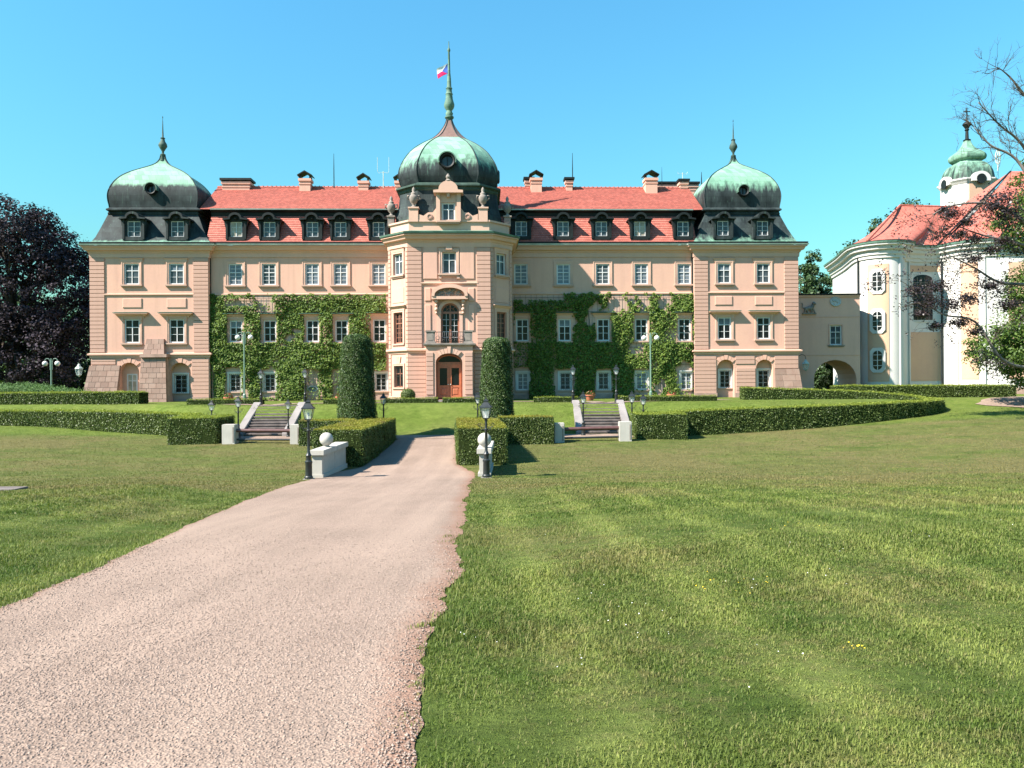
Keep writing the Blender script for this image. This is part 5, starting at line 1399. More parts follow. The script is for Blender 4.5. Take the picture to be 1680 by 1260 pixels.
# oval cartouche and a dark stone beast in relief
cx_, cz_ = wp(1370.5, 495)
o = MB().lathe([(.50, 0), (.58, .05), (.50, .14), (.42, .08), (.40, .06)], 20, sy=.85).obj('cartouche', 'white_plaster', link, (cx_ - 28, LY - 76 - .01, cz_)); o.rotation_euler = (R(90), 0, 0)
rb = random.Random(3); cr_ = MB()
for k in range(14): cr_.sphere((rb.uniform(-.3, .3), rb.uniform(-.22, .22), .08), rb.uniform(.04, .09), 6, 4)
smooth_by_angle(cr_.obj('cartouche_carving', 'white_plaster', o), 60)
bx0, bz0_ = wp(1327, 513); bs = MB()
bs.tube([(bx0 - .42, 0, bz0_ + .35), (bx0 - .1, 0, bz0_ + .42), (bx0 + .25, 0, bz0_ + .5), (bx0 + .42, 0, bz0_ + .78)], [.17, .2, .22, .15], 9)   # trunk and neck
bs.sphere((bx0 + .46, -.03, bz0_ + .92), .17, 9, 7); bs.sphere((bx0 + .60, -.05, bz0_ + .86), .09, 7, 5)
for lx, s_ in ((-.40, -.12), (-.25, .08), (.18, .05), (.36, .22)): bs.tube([(bx0 + lx, -.04, bz0_ + .35), (bx0 + lx + s_ * .5, -.07, bz0_ + .16), (bx0 + lx + s_, -.06, bz0_ - .05)], [.10, .075, .06], 7)
bs.tube([(bx0 - .5, 0, bz0_ + .4), (bx0 - .72, -.02, bz0_ + .55), (bx0 - .66, -.02, bz0_ + .85), (bx0 - .78, -.02, bz0_ + .98)], [.05, .045, .04, .06], 6)
bs.box(bx0 - .7, bx0 + .7, -.12, .1, bz0_ - .16, bz0_ - .05)
o = bs.obj('stone_beast', 'grey_stone', link, (-28, LY - 76 - .1, 0)); smooth_by_angle(o, 60)

# ================================================================ CHURCH
church = empty('church', (44, 80, 0)); tag(church, 'white and peach baroque church with curved walls, red tiled roof and green tower', 'church')
def ch(name, m, mb, sm=False, parent=church):
    o = mb.obj(name, m, parent, (-44, -80, 0))
    return smooth_by_angle(o, 35) if sm else o
ctrl = [(37.6, 90), (36.4, 84), (35.2, 79.2), (34.95, 77.2), (35.5, 75.9), (36.6, 75.2), (37.8, 75.2), (38.8, 75.9), (39.3, 77.0), (39.9, 77.7), (41.4, 78.3), (43.0, 78.4), (43.8, 77.9), (44.3, 76.3), (45.4, 75.1), (47.5, 74.5), (50.5, 74.1), (54, 73.8), (58, 74.3), (62, 76.5), (65, 81), (66, 88)]
KC = 1.045
ctrl = [(x * KC, y * KC) for x, y in ctrl]
def crom(P, k):
    A = [np.array(p, float) for p in P]; out = []
    for i in range(len(A) - 1):
        p0, p1, p2, p3 = A[max(i - 1, 0)], A[i], A[i + 1], A[min(i + 2, len(A) - 1)]
        for j in range(k):
            t = j / k; out.append(.5 * (2 * p1 + (p2 - p0) * t + (2 * p0 - 5 * p1 + 4 * p2 - p3) * t * t + (3 * p1 - p0 - 3 * p2 + p3) * t ** 3))
    out.append(A[-1]); return [tuple(p) for p in out]
cp = crom(ctrl, 6); ZE = 1.65 + 13.5 * KC
def offset(path, o):
    P = np.array(path); t = np.gradient(P, axis=0); t /= np.linalg.norm(t, axis=1, keepdims=True)
    return P + np.stack([t[:, 1], -t[:, 0]], 1) * o
def curtain_wall(path, o, z0, z1, th=0.0):
    Q = offset(path, o); mb = MB(); n = len(Q)
    mb.add([(*q, z0) for q in Q] + [(*q, z1) for q in Q], [(i, i + 1, n + i + 1, n + i) for i in range(n - 1)])
    if th:   # panel with edges returning to the wall
        B_ = offset(path, o - th); k = len(mb.v)
        mb.add([(*q, z0) for q in B_] + [(*q, z1) for q in B_], [])
        for i in range(n - 1): mb.f += [(i, k + i, k + i + 1, i + 1), (n + i, n + i + 1, k + n + i + 1, k + n + i)]
        mb.f += [(0, n, k + n, k), (n - 1, k + n - 1, k + 2 * n - 1, 2 * n - 1)]
    return mb
ch('wall', 'white_plaster', curtain_wall(cp, 0, -.5, ZE - .3), True)
ch('plinth', 'plinth', curtain_wall(cp, .12, -.5, .95, .12), True)
cor_pr = [(0, ZE - 1.5), (.15, ZE - 1.45), (.18, ZE - 1.15), (.30, ZE - 1.1), (.34, ZE - .75), (.62, ZE - .62), (.70, ZE - .30), (.92, ZE - .22), (.95, ZE - .02), (0, ZE)]
ch('cornice', 'white_plaster', MB().sweep(cp[::3], cor_pr), True)
ch('gutter', 'copper_spire', MB().sweep(cp[::3], [(.6, ZE), (1.02, ZE - .03), (1.06, ZE + .14), (.98, ZE + .14), (.6, ZE + .1)]))
ch('eave_board', 'dark_metal', MB().sweep(cp[::3], [(.5, ZE + .10), (.94, ZE + .15), (.94, ZE + .24), (.4, ZE + .28)]))
fine = crom(ctrl, 40); pxs = np.array([840 + FPX * x / y for x, y in fine])
def piece(pa, pb, i0=40 * 2, i1=40 * 20):
    idx = [i for i in range(i0, i1) if pa <= pxs[i] <= pb]; return [fine[i] for i in idx][::4]
def zch(px, py, Y): return at(px, py, Y).z
panels = [(1424, 1460, 433, 626, 75.4, 40 * 3, 40 * 8), (1492, 1545, 545, 625, 78.3, 40 * 9, 40 * 12 + 10), (1577, 1608, 430, 622, 75.0, 40 * 12, 40 * 17), (1655, 1700, 430, 622, 74.2, 40 * 14, 40 * 19), (1492, 1545, 436, 446, 78.3, 40 * 9, 40 * 12 + 10)]
for pa, pb, ya, yb, Y, i0, i1 in panels:
    pc = piece(pa, pb, i0, i1)
    if len(pc) > 2: ch('wall_panel', 'peach', curtain_wall(pc, .05, zch(pa, yb, Y * KC), zch(pa, ya, Y * KC), .05), True)
# pilaster strips
for pa, pb, i0, i1 in ((1476, 1481, 40 * 6, 40 * 9), (1490.5, 1493.5, 40 * 8, 40 * 12), (1556, 1576, 40 * 12, 40 * 16), (1609, 1620, 40 * 13, 40 * 18)):
    pc = piece(pa, pb, i0, i1)
    if len(pc) >= 2: ch('pilaster', 'white_plaster', curtain_wall(pc, .14, 0, ZE - 1.4, .14))
def normal_at(px, i0, i1):
    i = min((k for k in range(i0, i1)), key=lambda k: abs(pxs[k] - px)); a, b = np.array(fine[i - 3]), np.array(fine[i + 3]); t = (b - a) / np.linalg.norm(b - a)
    return fine[i], math.atan2(t[1], t[0])
def oval_window(px, py, w, h, i0, i1):
    (x, y), a = normal_at(px, i0, i1); z = zch(px, py, y); c = .3 * w
    def ov(k, m): 
        hw, hh = w / 2 * k + m, h / 2 * k + m; r = hw
        return [(r * math.cos(t), (hh - r) * (1 if math.sin(t) >= 0 else -1) + r * math.sin(t)) for t in [2 * math.pi * (i + .5) / 24 for i in range(24)]]
    oc = [(-w * .5 - .30, -h / 2 + .05), (-w * .5 + .0, -h / 2 - .3), (w * .5, -h / 2 - .3), (w * .5 + .3, -h / 2 + .05), (w * .5 + .3, h / 2 - .05), (w * .5, h / 2 + .3), (-w * .5, h / 2 + .3), (-w * .5 - .3, h / 2 - .05)]
    F = Frame(); mb = MB().prism(oc, -.13, .0)
    o = mb.obj('window', 'white_plaster', church, (x - 44, y - 80, z), a)
    MB().prism(ov(1, 0), -.145, -.12).obj('pane', 'glass_dark', o)
    g = MB(); g.box(-.035, .035, -.165, -.14, -h / 2, h / 2)
    for k in (-.28, .0, .28): g.box(-w / 2 + .03, w / 2 - .03, -.163, -.141, k * h - .025, k * h + .025)
    g.obj('glazing_bars', 'white_paint', o)
for py in (462, 527, 591): oval_window(1440, py, .86, 1.95, 40 * 3, 40 * 8)
# the tall arched window in the recess
(x, y), a = normal_at(1514, 40 * 9, 40 * 12); z0_, z1_ = zch(1514, 525, y), zch(1514, 451, y); w = 34 / FPX * y
arc = [(-w / 2 * math.cos(math.pi * k / 14), z1_ - z0_ - .5 + .5 * math.sin(math.pi * k / 14)) for k in range(15)]
so = [(-w / 2 - .25, -.2)] + [(p[0] * (1 + .5 / w), p[1] + .25) for p in arc] + [(w / 2 + .25, -.2)]
o = MB().prism(so, -.12, .05).obj('window', 'white_plaster', church, (x - 44, y - 80, z0_), a)
MB().prism([(-w / 2, 0)] + arc + [(w / 2, 0)], -.14, -.11).obj('pane', 'glass_dark', o)
g = MB()
for k in range(1, 5): g.box(-w / 2 + w * k / 5 - .02, -w / 2 + w * k / 5 + .02, -.16, -.135, 0, z1_ - z0_ - .3)
for k in range(1, 8): zz = (z1_ - z0_ - .3) * k / 8; g.box(-w / 2, w / 2, -.158, -.136, zz - .02, zz + .02)
g.obj('glazing_bars', 'grey_stone', o)
for px, i0, i1 in ((1411.5, 80, 170), (1547, 40 * 11, 40 * 14)):
    (x, y), a = normal_at(px, i0, i1); n_ = (math.sin(a), -math.cos(a)); ch('downpipe', 'dark_metal', MB().tube([(x + n_[0] * .16, y + n_[1] * .16, .2), (x + n_[0] * .16, y + n_[1] * .16, ZE - .6)], .09, 8))
# roofs
ev = offset(cp, .8); ze_ = ZE + .2
def roof(name, idx, ridge, extra=()):
    E = [(*ev[i], ze_) for i in idx] + list(extra); mb = MB(); n = len(E)
    top_ = [tuple(np.array(ridge[0]) * (1 - t) + np.array(ridge[1]) * t) for t in [min(1, max(0, (i / (n - 1) - .25) / .5)) for i in range(n)]]
    k = 6
    rg = []
    for j in range(k + 1):
        t = j / k; sag = .5 * math.sin(math.pi * t) * -1
        rg.append([(e[0] * (1 - t) + q[0] * t, e[1] * (1 - t) + q[1] * t, e[2] * (1 - t) + q[2] * t + sag) for e, q in zip(E, top_)])
    P = [p for r in rg for p in r]; f = [(j * n + i, j * n + i + 1, (j + 1) * n + i + 1, (j + 1) * n + i) for j in range(k) for i in range(n - 1)]
    return ch(name, 'tile_church', MB().add(P, f), True)
nC = len(cp); i_mid = min(range(nC), key=lambda i: abs(cp[i][0] - 43.8 * KC) + abs(cp[i][1] - 77.9 * KC))
r1a, r1b = (44.7, 88.3, zch(1481, 337, 88.3)), (52.2, 89.8, zch(1545, 340, 89.8))
roof('roof', range(0, i_mid + 1), (r1a, r1b), [(52.2, 85.7, ze_ + 2.5)])
r2a, r2b = (59.8, 92, zch(1655, 281, 92)), (65, 92, zch(1655, 281, 92))
roof('roof', range(i_mid - 2, nC), (r2a, r2b))
ch('roof', 'tile_church', MB().add([(45.5, 82.0, ze_), r2a, (46, 100, ze_)], [(0, 1, 2)]))
ch('hip_tiles', 'tile_church', MB().tube([(*ev[6 * 4], ze_ + .1), r1a, r1b], .13, 6)); ch('valley_tiles', 'dark_metal', MB().tube([(*ev[i_mid - 2], ze_ + .12), r2a], .10, 6))
# eyebrow dormer
ey = 84.6; ex = at(1514, 384, ey).x; ez = at(1514, 384, ey).z
lens = [(1.45 * t, .78 * math.cos(t * math.pi / 2) ** 1.3) for t in np.linspace(-1, 1, 15)]
o = ch('eyebrow_dormer', 'tile_church', MB().prism([(ex + x, ez + z + .12) for x, z in lens], ey - .35, ey + 2.4))
ch('eyebrow_opening', 'dark_metal', MB().prism([(ex + x * .8, ez + z * .85 + .06) for x, z in lens], ey - .40, ey - .2), parent=church)
# tower: octagonal drum with round gables, double onion and lantern spire
TX, TY = 60.2, 101.4
def tz(py): return at(1586, py, TY - 2).z
def oc8(r, z, c=.62):
    r = r * .88; f = r * c; return [(TX - f, TY - r, z), (TX + f, TY - r, z), (TX + r, TY - f, z), (TX + r, TY + f, z), (TX + f, TY + r, z), (TX - f, TY + r, z), (TX - r, TY + f, z), (TX - r, TY - f, z)]
ch('tower_wall', 'white_plaster', MB().loft([oc8(3.0, 10), oc8(3.0, tz(296))]))
ch('tower_panel', 'peach', MB().box(TX - 1.35, TX + 1.35, TY - 2.72, TY - 2.5, tz(345), tz(303)))
ch('tower_cornice', 'white_plaster', MB().loft([oc8(3.05, tz(302)), oc8(3.2, tz(299)), oc8(3.4, tz(296)), oc8(3.4, tz(294)), oc8(3.0, tz(293))]))
for s_, ax in ((0, 0), (-1, 1)):
    F = Frame(TX, TY - 2.85, 0) if not ax else Frame(TX - 2.85, TY, R(-90))
    n = 12; z = tz(296)
    ch('round_gable', 'white_plaster', MB().prism([(-1.2, z - .3)] + [(-1.2 * math.cos(math.pi * k / n), z + .95 * math.sin(math.pi * k / n)) for k in range(n + 1)] + [(1.2, z - .3)], -.25, .5, F))
    ch('clock_face', 'dark_metal', MB().prism([(.62 * math.cos(2 * math.pi * k / 16), z - .02 + .62 * math.sin(2 * math.pi * k / 16)) for k in range(16)], -.30, -.1, F))
M['copper_church'] = copper('copper_church', tz(275), 3.5, .85)
td = [oc8(r, tz(y)) for y, r in ((294, 3.05), (285, 2.95), (275, 2.75), (266, 2.3), (262, 1.75), (259, 1.65), (257, 2.0), (252, 2.15), (247, 2.0), (243, 1.55), (238, 1.05), (230, .6), (224, .42))]
o = ch('tower_dome', 'copper_church', MB().loft(densify(td, 3)), True)
ch('finial', 'dark_metal', MB().lathe([(.42, tz(224)), (.48, tz(222)), (.22, tz(220)), (.18, tz(207)), (.3, tz(205)), (.2, tz(203)), (.55, tz(196)), (.5, tz(194)), (.12, tz(190)), (.06, tz(180))], 10, TX, TY), True)
ch('cross', 'dark_metal', MB().box(TX - .05, TX + .05, TY - .05, TY + .05, tz(182), tz(168)).box(TX - .45, TX + .45, TY - .045, TY + .045, tz(175), tz(173.6)))
cz = at(1637, 258, 92); ringm = MB().tube([(cz.x + .28 * math.cos(t), 92, cz.z + .85 * math.sin(t)) for t in [k * math.pi / 10 for k in range(21)]], .06, 5); ringm.box(cz.x - .04, cz.x + .04, 91.96, 92.04, cz.z - 1.6, cz.z + .9); ringm.box(cz.x - .3, cz.x + .3, 91.96, 92.04, cz.z + .1, cz.z + .2)
ch('roof_cross', 'zinc', ringm)

# ================================================================ STAIRS, BARRIERS, GATE WALLS
def stairs(name, label, x0, x1, y0=50.25, y1=53.6, n=11):
    st = empty(name, ((x0 + x1) / 2, y0, -1.65)); tag(st, label, 'stairs', 'stone stairs up to the castle terrace')
    zb, zt_ = Ts((x0 + x1) / 2, y0 - .4), .29; o = st.location
    for k in range(n):
        za = zb + (zt_ - zb) * (k + 1) / n; ya = y0 + (y1 - y0) * k / n
        mb = MB().box(x0 - .1 - o.x, x1 + .1 - o.x, ya - .035 - o.y, ya + (y1 - y0) / n + .1 - o.y, za - .085 - o.z, za - o.z)
        mb.box(x0 - .1 - o.x, x1 + .1 - o.x, ya - o.y, ya + (y1 - y0) / n + .1 - o.y, za - .40 - o.z, za - .086 - o.z)
        mb.obj('step', 'step_stone', st)
    for xa, xb in ((x0 - .52, x0), (x1, x1 + .52)):
        mb = MB().hexa([(xa - o.x, y0 - .35 - o.y, zb - .3 - o.z), (xb - o.x, y0 - .35 - o.y, zb - .3 - o.z), (xb - o.x, y1 + .2 - o.y, zb - .3 - o.z), (xa - o.x, y1 + .2 - o.y, zb - .3 - o.z),
                        (xa - o.x, y0 - .35 - o.y, zb + .22 - o.z), (xb - o.x, y0 - .35 - o.y, zb + .22 - o.z), (xb - o.x, y1 + .2 - o.y, zt_ + .22 - o.z), (xa - o.x, y1 + .2 - o.y, zt_ + .22 - o.z)])
        bevel(mb.obj('cheek_wall', 'cheek_stone', st), .03)
stairs('stone_stairs', 'weathered stone stairs left of the clipped yews', -17.55, -14.95)
stairs('stone_stairs', 'weathered stone stairs right of the clipped yews', 4.70, 7.28)
def barrier(label, xa, xb, Y, wa=.62, wb=.62):
    r = empty('pipe_barrier', ((xa + xb) / 2, Y, Ts(xa, Y))); tag(r, label, 'barrier', 'pipe barriers in front of the stairs'); o = r.location
    for x, w in ((xa, wa), (xb, wb)):
        z = Ts(x, Y); mb = MB().box(x - w / 2 - o.x, x + w / 2 - o.x, -.33, .33, z - .2 - o.z, z + 1.16 - o.z)
        p = bevel(mb.obj('post', 'white_stone', r), .025)
        MB().box(x + w / 2 - .14 - o.x, x + w / 2 - .06 - o.x, -.345, -.32, z + .1 - o.z, z + 1.0 - o.z).obj('strap', 'grey_stone', p)
    za, zb = Ts(xa, Y), Ts(xb, Y)
    for h_, rr, m in ((.78, .105, 'rail_red'), (.24, .06, 'iron')):
        smooth_by_angle(MB().tube([(xa + wa / 2 - o.x, 0, za + h_ - o.z), (xb - wb / 2 - o.x, 0, zb + h_ - o.z)], rr, 12).obj('rail', m, r), 60)
barrier('white posts with a dark red pipe before the left stairs', -16.98, -13.0, 46.3, .78, .6)
barrier('white posts with a dark red pipe before the right stairs', 2.82, 6.78, 46.3, .6, .74)
def gate_wall(label, xc, y0, y1, th, bally):
    r = empty('gate_wall', (xc, y0, Ts(xc, y0))); tag(r, label, 'wall', 'white gate walls with stone balls'); o = r.location
    zb = -2.45 - o.z; zt_ = -1.02 - o.z; L = y1 - y0
    for a, b in ((0, L * .5 - .012), (L * .5 + .012, L)):
        bevel(MB().box(-th / 2, th / 2, a, b, zb, zt_ - .22).obj('wall_block', 'white_stone', r), .012)
        e = .10
        bevel(MB().box(-th / 2 - e, th / 2 + e, a - (e if a == 0 else 0), b + (e if b == L else 0), zt_ - .22, zt_).obj('coping', 'white_stone', r), .02)
    bevel(MB().box(-th / 2 - .06, th / 2 + .06, -.06, L + .06, zb, zb + .42).obj('base_course', 'white_stone', r), .015)
    b = MB().lathe([(.14, 0), (.16, .03), (.11, .06), (.10, .08)], 20).obj('ball_foot', 'white_stone', r, (0, bally - y0, zt_))
    s = MB().sphere((0, 0, 0), .29, 32, 20).obj('stone_ball', 'white_stone', r, (0, bally - y0, zt_ + .34)); s.data.polygons.foreach_set('use_smooth', [True] * len(s.data.polygons))
gate_wall('low white wall with a stone ball left of the path', -8.05, 31.7, 36.2, .42, 33.3)
gate_wall('white end wall with a stone ball right of the path', -1.17, 31.9, 36.2, .42, 32.3)

# ================================================================ LAMPS
def street_lamp():
    r = empty('street_lamp')
    post = [(.17, 0), (.17, .10), (.14, .14), (.13, .62), (.15, .66), (.15, .72), (.105, .76), (.10, .92), (.12, .96), (.085, 1.02), (.06, 1.10), (.055, 1.9), (.075, 1.93), (.075, 1.97), (.05, 2.0), (.045, 2.28), (.07, 2.30), (.07, 2.35), (.03, 2.38)]
    smooth_by_angle(MB().lathe(post, 14).obj('post', 'iron', r), 35)
    MB().box(-.21, .21, -.21, .21, -.06, .02).obj('base', 'cheek_stone', r)
    for s in (-1, 1):
        pts = [(s * .05, 0, 2.05), (s * .16, 0, 2.03), (s * .28, 0, 2.07), (s * .33, 0, 2.15), (s * .28, 0, 2.21), (s * .22, 0, 2.17), (s * .25, 0, 2.12)]
        MB().tube(pts, .016, 6).obj('scroll', 'iron', r)
        MB().tube([(s * .05, 0, 1.93), (s * .18, 0, 1.96), (s * .20, 0, 2.03)], .014, 6).obj('scroll', 'iron', r)
    fr = MB(); b0, b1, z0, z1 = .115, .205, 2.40, 2.83
    c0 = [(-b0, -b0, z0), (b0, -b0, z0), (b0, b0, z0), (-b0, b0, z0)]; c1 = [(-b1, -b1, z1), (b1, -b1, z1), (b1, b1, z1), (-b1, b1, z1)]
    for k in range(4):
        fr.tube([c0[k], c1[k]], .014, 5); fr.tube([c0[k], c0[(k + 1) % 4]], .016, 5); fr.tube([c1[k], c1[(k + 1) % 4]], .018, 5)
    for k in range(4): fr.tube([c0[k], (0, 0, 2.36)], .012, 5)
    fr.obj('lantern_frame', 'iron', r)
    gp_ = MB().add([(-b0 + .01, -b0, 0), (b0 - .01, -b0, 0), (b1 - .01, -b1, z1 - z0), (-b1 + .01, -b1, z1 - z0)], [(0, 1, 2, 3)]).mesh('lantern_pane', 'lamp_glass')
    for k in range(4): put('lantern_pane', gp_, r, (0, 0, z0), k * math.pi / 2)
    smooth_by_angle(MB().lathe([(.35, 2.82), (.34, 2.86), (.24, 2.93), (.15, 3.02), (.12, 3.04), (.12, 3.10), (.14, 3.11), (.08, 3.15), (.03, 3.17), (.035, 3.21), (.012, 3.25), (.008, 3.32)], 4, ph=math.pi / 4).obj('lantern_roof', 'iron', r), 30)
    MB().lathe([(.035, 2.42), (.035, 2.52), (.05, 2.56), (.05, 2.64), (.02, 2.68)], 10).obj('bulb', 'globe', r)
    return r
proto = street_lamp(); used = [False]
def lamp(label, loc, h, rz=0.0):
    o = proto if not used[0] else copy_tree(proto); used[0] = True
    o.location = loc; k = h / 3.3; o.scale = (k, k, k); o.rotation_euler = (0, 0, rz)
    tag(o, label, 'lamp', 'black iron lantern lamps')
def lampY(px, Y): x = (px - 840) / FPX * Y; return (x, Y, Ts(x, Y))
lamp('near black lantern lamp beside the long white gate wall', lampY(505.5, 31.0), 3.32, .1)
lamp('near black lantern lamp in front of the white end wall', lampY(797, 31.2), 3.32, -.1)
lamp('black lantern lamp left of the lower left stairs', lampY(390.5, 49.2), 2.75)
lamp('black lantern lamp at the lower right side of the left stairs', lampY(472.5, 49.6), 2.5)
lamp('black lantern lamp behind the small hedge block on the left', lampY(347, 48.6), 2.55)
lamp('black lantern lamp at the top left of the left stairs', lampY(428, 54.2), 2.6)
lamp('black lantern lamp at the top right of the left stairs', lampY(500.5, 54.2), 2.65)
lamp('black lantern lamp right of the left clipped yew', lampY(629, 49.4), 2.9)
lamp('black lantern lamp just left of the right clipped yew', lampY(783.5, 49.4), 2.9)
lamp('black lantern lamp at the top left of the right stairs', lampY(940, 54.2), 2.75)
lamp('black lantern lamp at the top right of the right stairs', lampY(1011, 54.2), 2.75)
lamp('black lantern lamp at the lower left side of the right stairs', lampY(956.5, 49.3), 2.9)
lamp('black lantern lamp right of the lower right stairs', lampY(1036.5, 49.2), 2.9)
lamp('black lantern lamp behind the right hedge block', lampY(1055, 48.8), 2.75)
def globe_lamp(label, loc, h):
    r = empty('globe_lamp', loc); tag(r, label, 'lamp', 'green posts with two white globes')
    MB().lathe([(.14, 0), (.14, .6), (.075, .7), (.06, h - .3), (.05, h)], 12).obj('post', 'lamp_green', r)
    for s in (-1, 1):
        MB().tube([(s * .10, 0, h - 1.0), (s * .10, 0, h - .25), (s * .22, 0, h - .02), (s * .42, 0, h - .02), (s * .55, 0, h - .12), (s * .55, 0, h - .25)], .035, 7).obj('arm', 'lamp_green', r)
        gl = MB().sphere((s * .55, 0, h - .45), .225, 18, 12).obj('globe', 'globe', r); smooth_by_angle(gl, 80)
def gl(px, ytop, Y): p = at(px, ytop, Y); return (p.x, Y, Ts(p.x, Y)), p.z - Ts(p.x, Y)
for lab, px, yt, Y in (('green post with two white globes before the left vine wall', 400.5, 545, 66), ('green post with two white globes before the right vine wall', 1067, 546, 66), ('green post with two white globes under the copper beech', 84, 588, 68)):
    loc, h = gl(px, yt, Y); globe_lamp(lab, loc, h)
def wall_lantern(label, px, py, Y, side):
    p = at(px, py, Y); r = empty('wall_lantern', p); tag(r, label, 'lantern', 'wall lanterns at the castle corners')
    s = side
    MB().tube([(-s * .75, .0, .55), (-s * .7, 0, .95), (-s * .35, 0, 1.12), (-s * .05, 0, .95), (0, 0, .6)], .03, 7).obj('bracket', 'iron', r)
    fr = MB(); a, b = .20, .33
    for k in range(6):
        t0, t1 = k * math.pi / 3, (k + 1) * math.pi / 3
        fr.tube([(a * math.cos(t0), a * math.sin(t0), -.40), (b * math.cos(t0), b * math.sin(t0), .16)], .022, 5); fr.tube([(b * math.cos(t0), b * math.sin(t0), .16), (b * math.cos(t1), b * math.sin(t1), .16)], .025, 5); fr.tube([(a * math.cos(t0), a * math.sin(t0), -.40), (a * math.cos(t1), a * math.sin(t1), -.40)], .022, 5)
    fr.obj('lantern_frame', 'zinc', r)
    MB().lathe([(.19, -.39), (.32, .15)], 6).obj('lantern_glass', 'lamp_glass', r)
    MB().lathe([(.38, .16), (.34, .22), (.18, .38), (.12, .52), (.03, .62)], 6).obj('lantern_roof', 'zinc', r); MB().lathe([(.2, -.40), (.08, -.52), (.02, -.58)], 6).obj('lantern_foot', 'zinc', r)
wall_lantern('hanging lantern at the left corner of the castle', 129.5, 608, 68.6, -1)
wall_lantern('hanging lantern on the wall beside the arched passage', 1322, 599.5, 76.7, 1)

# ================================================================ HEDGES AND SHRUBS
def hedge(name, label, strips, leaf=.075, dens=330, side='hedge_leaf', top='hedge_top_green', cat='hedge', group=None, topdens=1.5):
    """strips: list of (left points, right points, top heights); the clipped body plus its leaf skin"""
    x0, y0 = strips[0][0][0]; r = empty(name, (x0, y0, Ts(x0, y0))); o = np.array(r.location)
    tag(r, label, cat, group)
    P, Nn, PT, NT = [], [], [], []; core = MB()
    for Lp, Rp, zt_ in strips:
        Lp, Rp = np.array(Lp, float), np.array(Rp, float); zt_ = np.array(zt_, float); n = len(Lp)
        zl, zr = T(Lp[:, 0], Lp[:, 1]) - .1, T(Rp[:, 0], Rp[:, 1]) - .1
        ctr = (Lp + Rp) / 2; iL, iR = Lp + (ctr - Lp) * .05, Rp + (ctr - Rp) * .05
        rings = [[(*iL[i] - o[:2], zl[i] - o[2]), (*iR[i] - o[:2], zr[i] - o[2]), (*iR[i] - o[:2], zt_[i] - .06 - o[2]), (*iL[i] - o[:2], zt_[i] - .06 - o[2])] for i in range(n)]
        core.loft([[tuple(p) for p in q] for q in rings])
        def quad(a, b, c, d, nrm, PP, NN, k=1.0):   # scatter on a bilinear patch a-b / d-c
            ar = .5 * (np.linalg.norm(b - a) + np.linalg.norm(c - d)) * .5 * (np.linalg.norm(d - a) + np.linalg.norm(c - b))
            m = max(3, int(ar * dens * k)); u, v = RNG.random((m, 1)), RNG.random((m, 1))
            pts = (a * (1 - u) + b * u) * (1 - v) + (d * (1 - u) + c * u) * v
            lump = (np.sin(pts[:, :1] * 2.3 + 1.7 * np.sin(pts[:, 1:2] * 1.9)) * np.sin(pts[:, 2:3] * 2.9 + pts[:, 1:2] * 2.1) * .035 + np.sin(pts[:, :1] * 7.1 + pts[:, 2:3] * 6) * np.sin(pts[:, 1:2] * 6.3) * .02)
            pts = pts + nrm * (lump + RNG.normal(0, leaf * .38, (m, 1))) + RNG.normal(0, leaf * .2, (m, 3)) + nrm * (RNG.random((m, 1)) < .03) * RNG.uniform(.03, .11, (m, 1))
            PP.append(pts); NN.append(np.tile(nrm, (m, 1)))
        e3 = lambda p, z: np.array([p[0], p[1], z])
        up = np.array([0, 0, 1.0])
        for i in range(n - 1):
            t = ctr[i + 1] - ctr[i]; t = t / np.linalg.norm(t); nl = np.array([-t[1], t[0], 0.]);
            if np.dot(nl[:2], (Lp[i] - ctr[i])) < 0: nl = -nl
            quad(e3(Lp[i], zl[i]), e3(Lp[i + 1], zl[i + 1]), e3(Lp[i + 1], zt_[i + 1]), e3(Lp[i], zt_[i]), nl, P, Nn)
            quad(e3(Rp[i], zr[i]), e3(Rp[i + 1], zr[i + 1]), e3(Rp[i + 1], zt_[i + 1]), e3(Rp[i], zt_[i]), -nl, P, Nn)
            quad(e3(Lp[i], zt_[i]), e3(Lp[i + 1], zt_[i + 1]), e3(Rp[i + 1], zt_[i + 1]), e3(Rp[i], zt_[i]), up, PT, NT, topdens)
        for i, s in ((0, -1), (n - 1, 1)):
            j = i + 1 if i == 0 else i - 1; t = ctr[i] - ctr[j]; t = t / np.linalg.norm(t)
            quad(e3(Lp[i], zl[i]), e3(Rp[i], zr[i]), e3(Rp[i], zt_[i]), e3(Lp[i], zt_[i]), np.array([t[0], t[1], 0]), P, Nn)
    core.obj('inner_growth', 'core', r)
    P = np.concatenate(P) - o; Nn = np.concatenate(Nn); PT = np.concatenate(PT) - o; NT = np.concatenate(NT)
    tag(put('side_foliage', leaf_mesh('side_foliage', P, Nn, leaf, side, .55, .65), r), kind='stuff')
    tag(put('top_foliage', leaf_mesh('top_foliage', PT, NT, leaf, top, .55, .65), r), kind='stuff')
    return r
def along(path, width, tops):
    """left/right offsets of a centre line"""
    P = np.array(path, float); t = np.gradient(P, axis=0); t /= np.linalg.norm(t, axis=1, keepdims=True); n = np.stack([-t[:, 1], t[:, 0]], 1)
    return (P + n * width / 2, P - n * width / 2, tops)
g_near = 'hedge blocks beside the gate'
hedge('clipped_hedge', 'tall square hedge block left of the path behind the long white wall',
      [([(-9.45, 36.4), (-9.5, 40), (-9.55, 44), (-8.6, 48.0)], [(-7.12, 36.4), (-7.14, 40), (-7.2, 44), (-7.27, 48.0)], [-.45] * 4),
       ([(-9.4, 46.5), (-12.55, 46.5)], [(-9.4, 45.2), (-12.55, 45.2)], [-.42, -.42])], .06, 620, top='hedge_top', group=g_near)
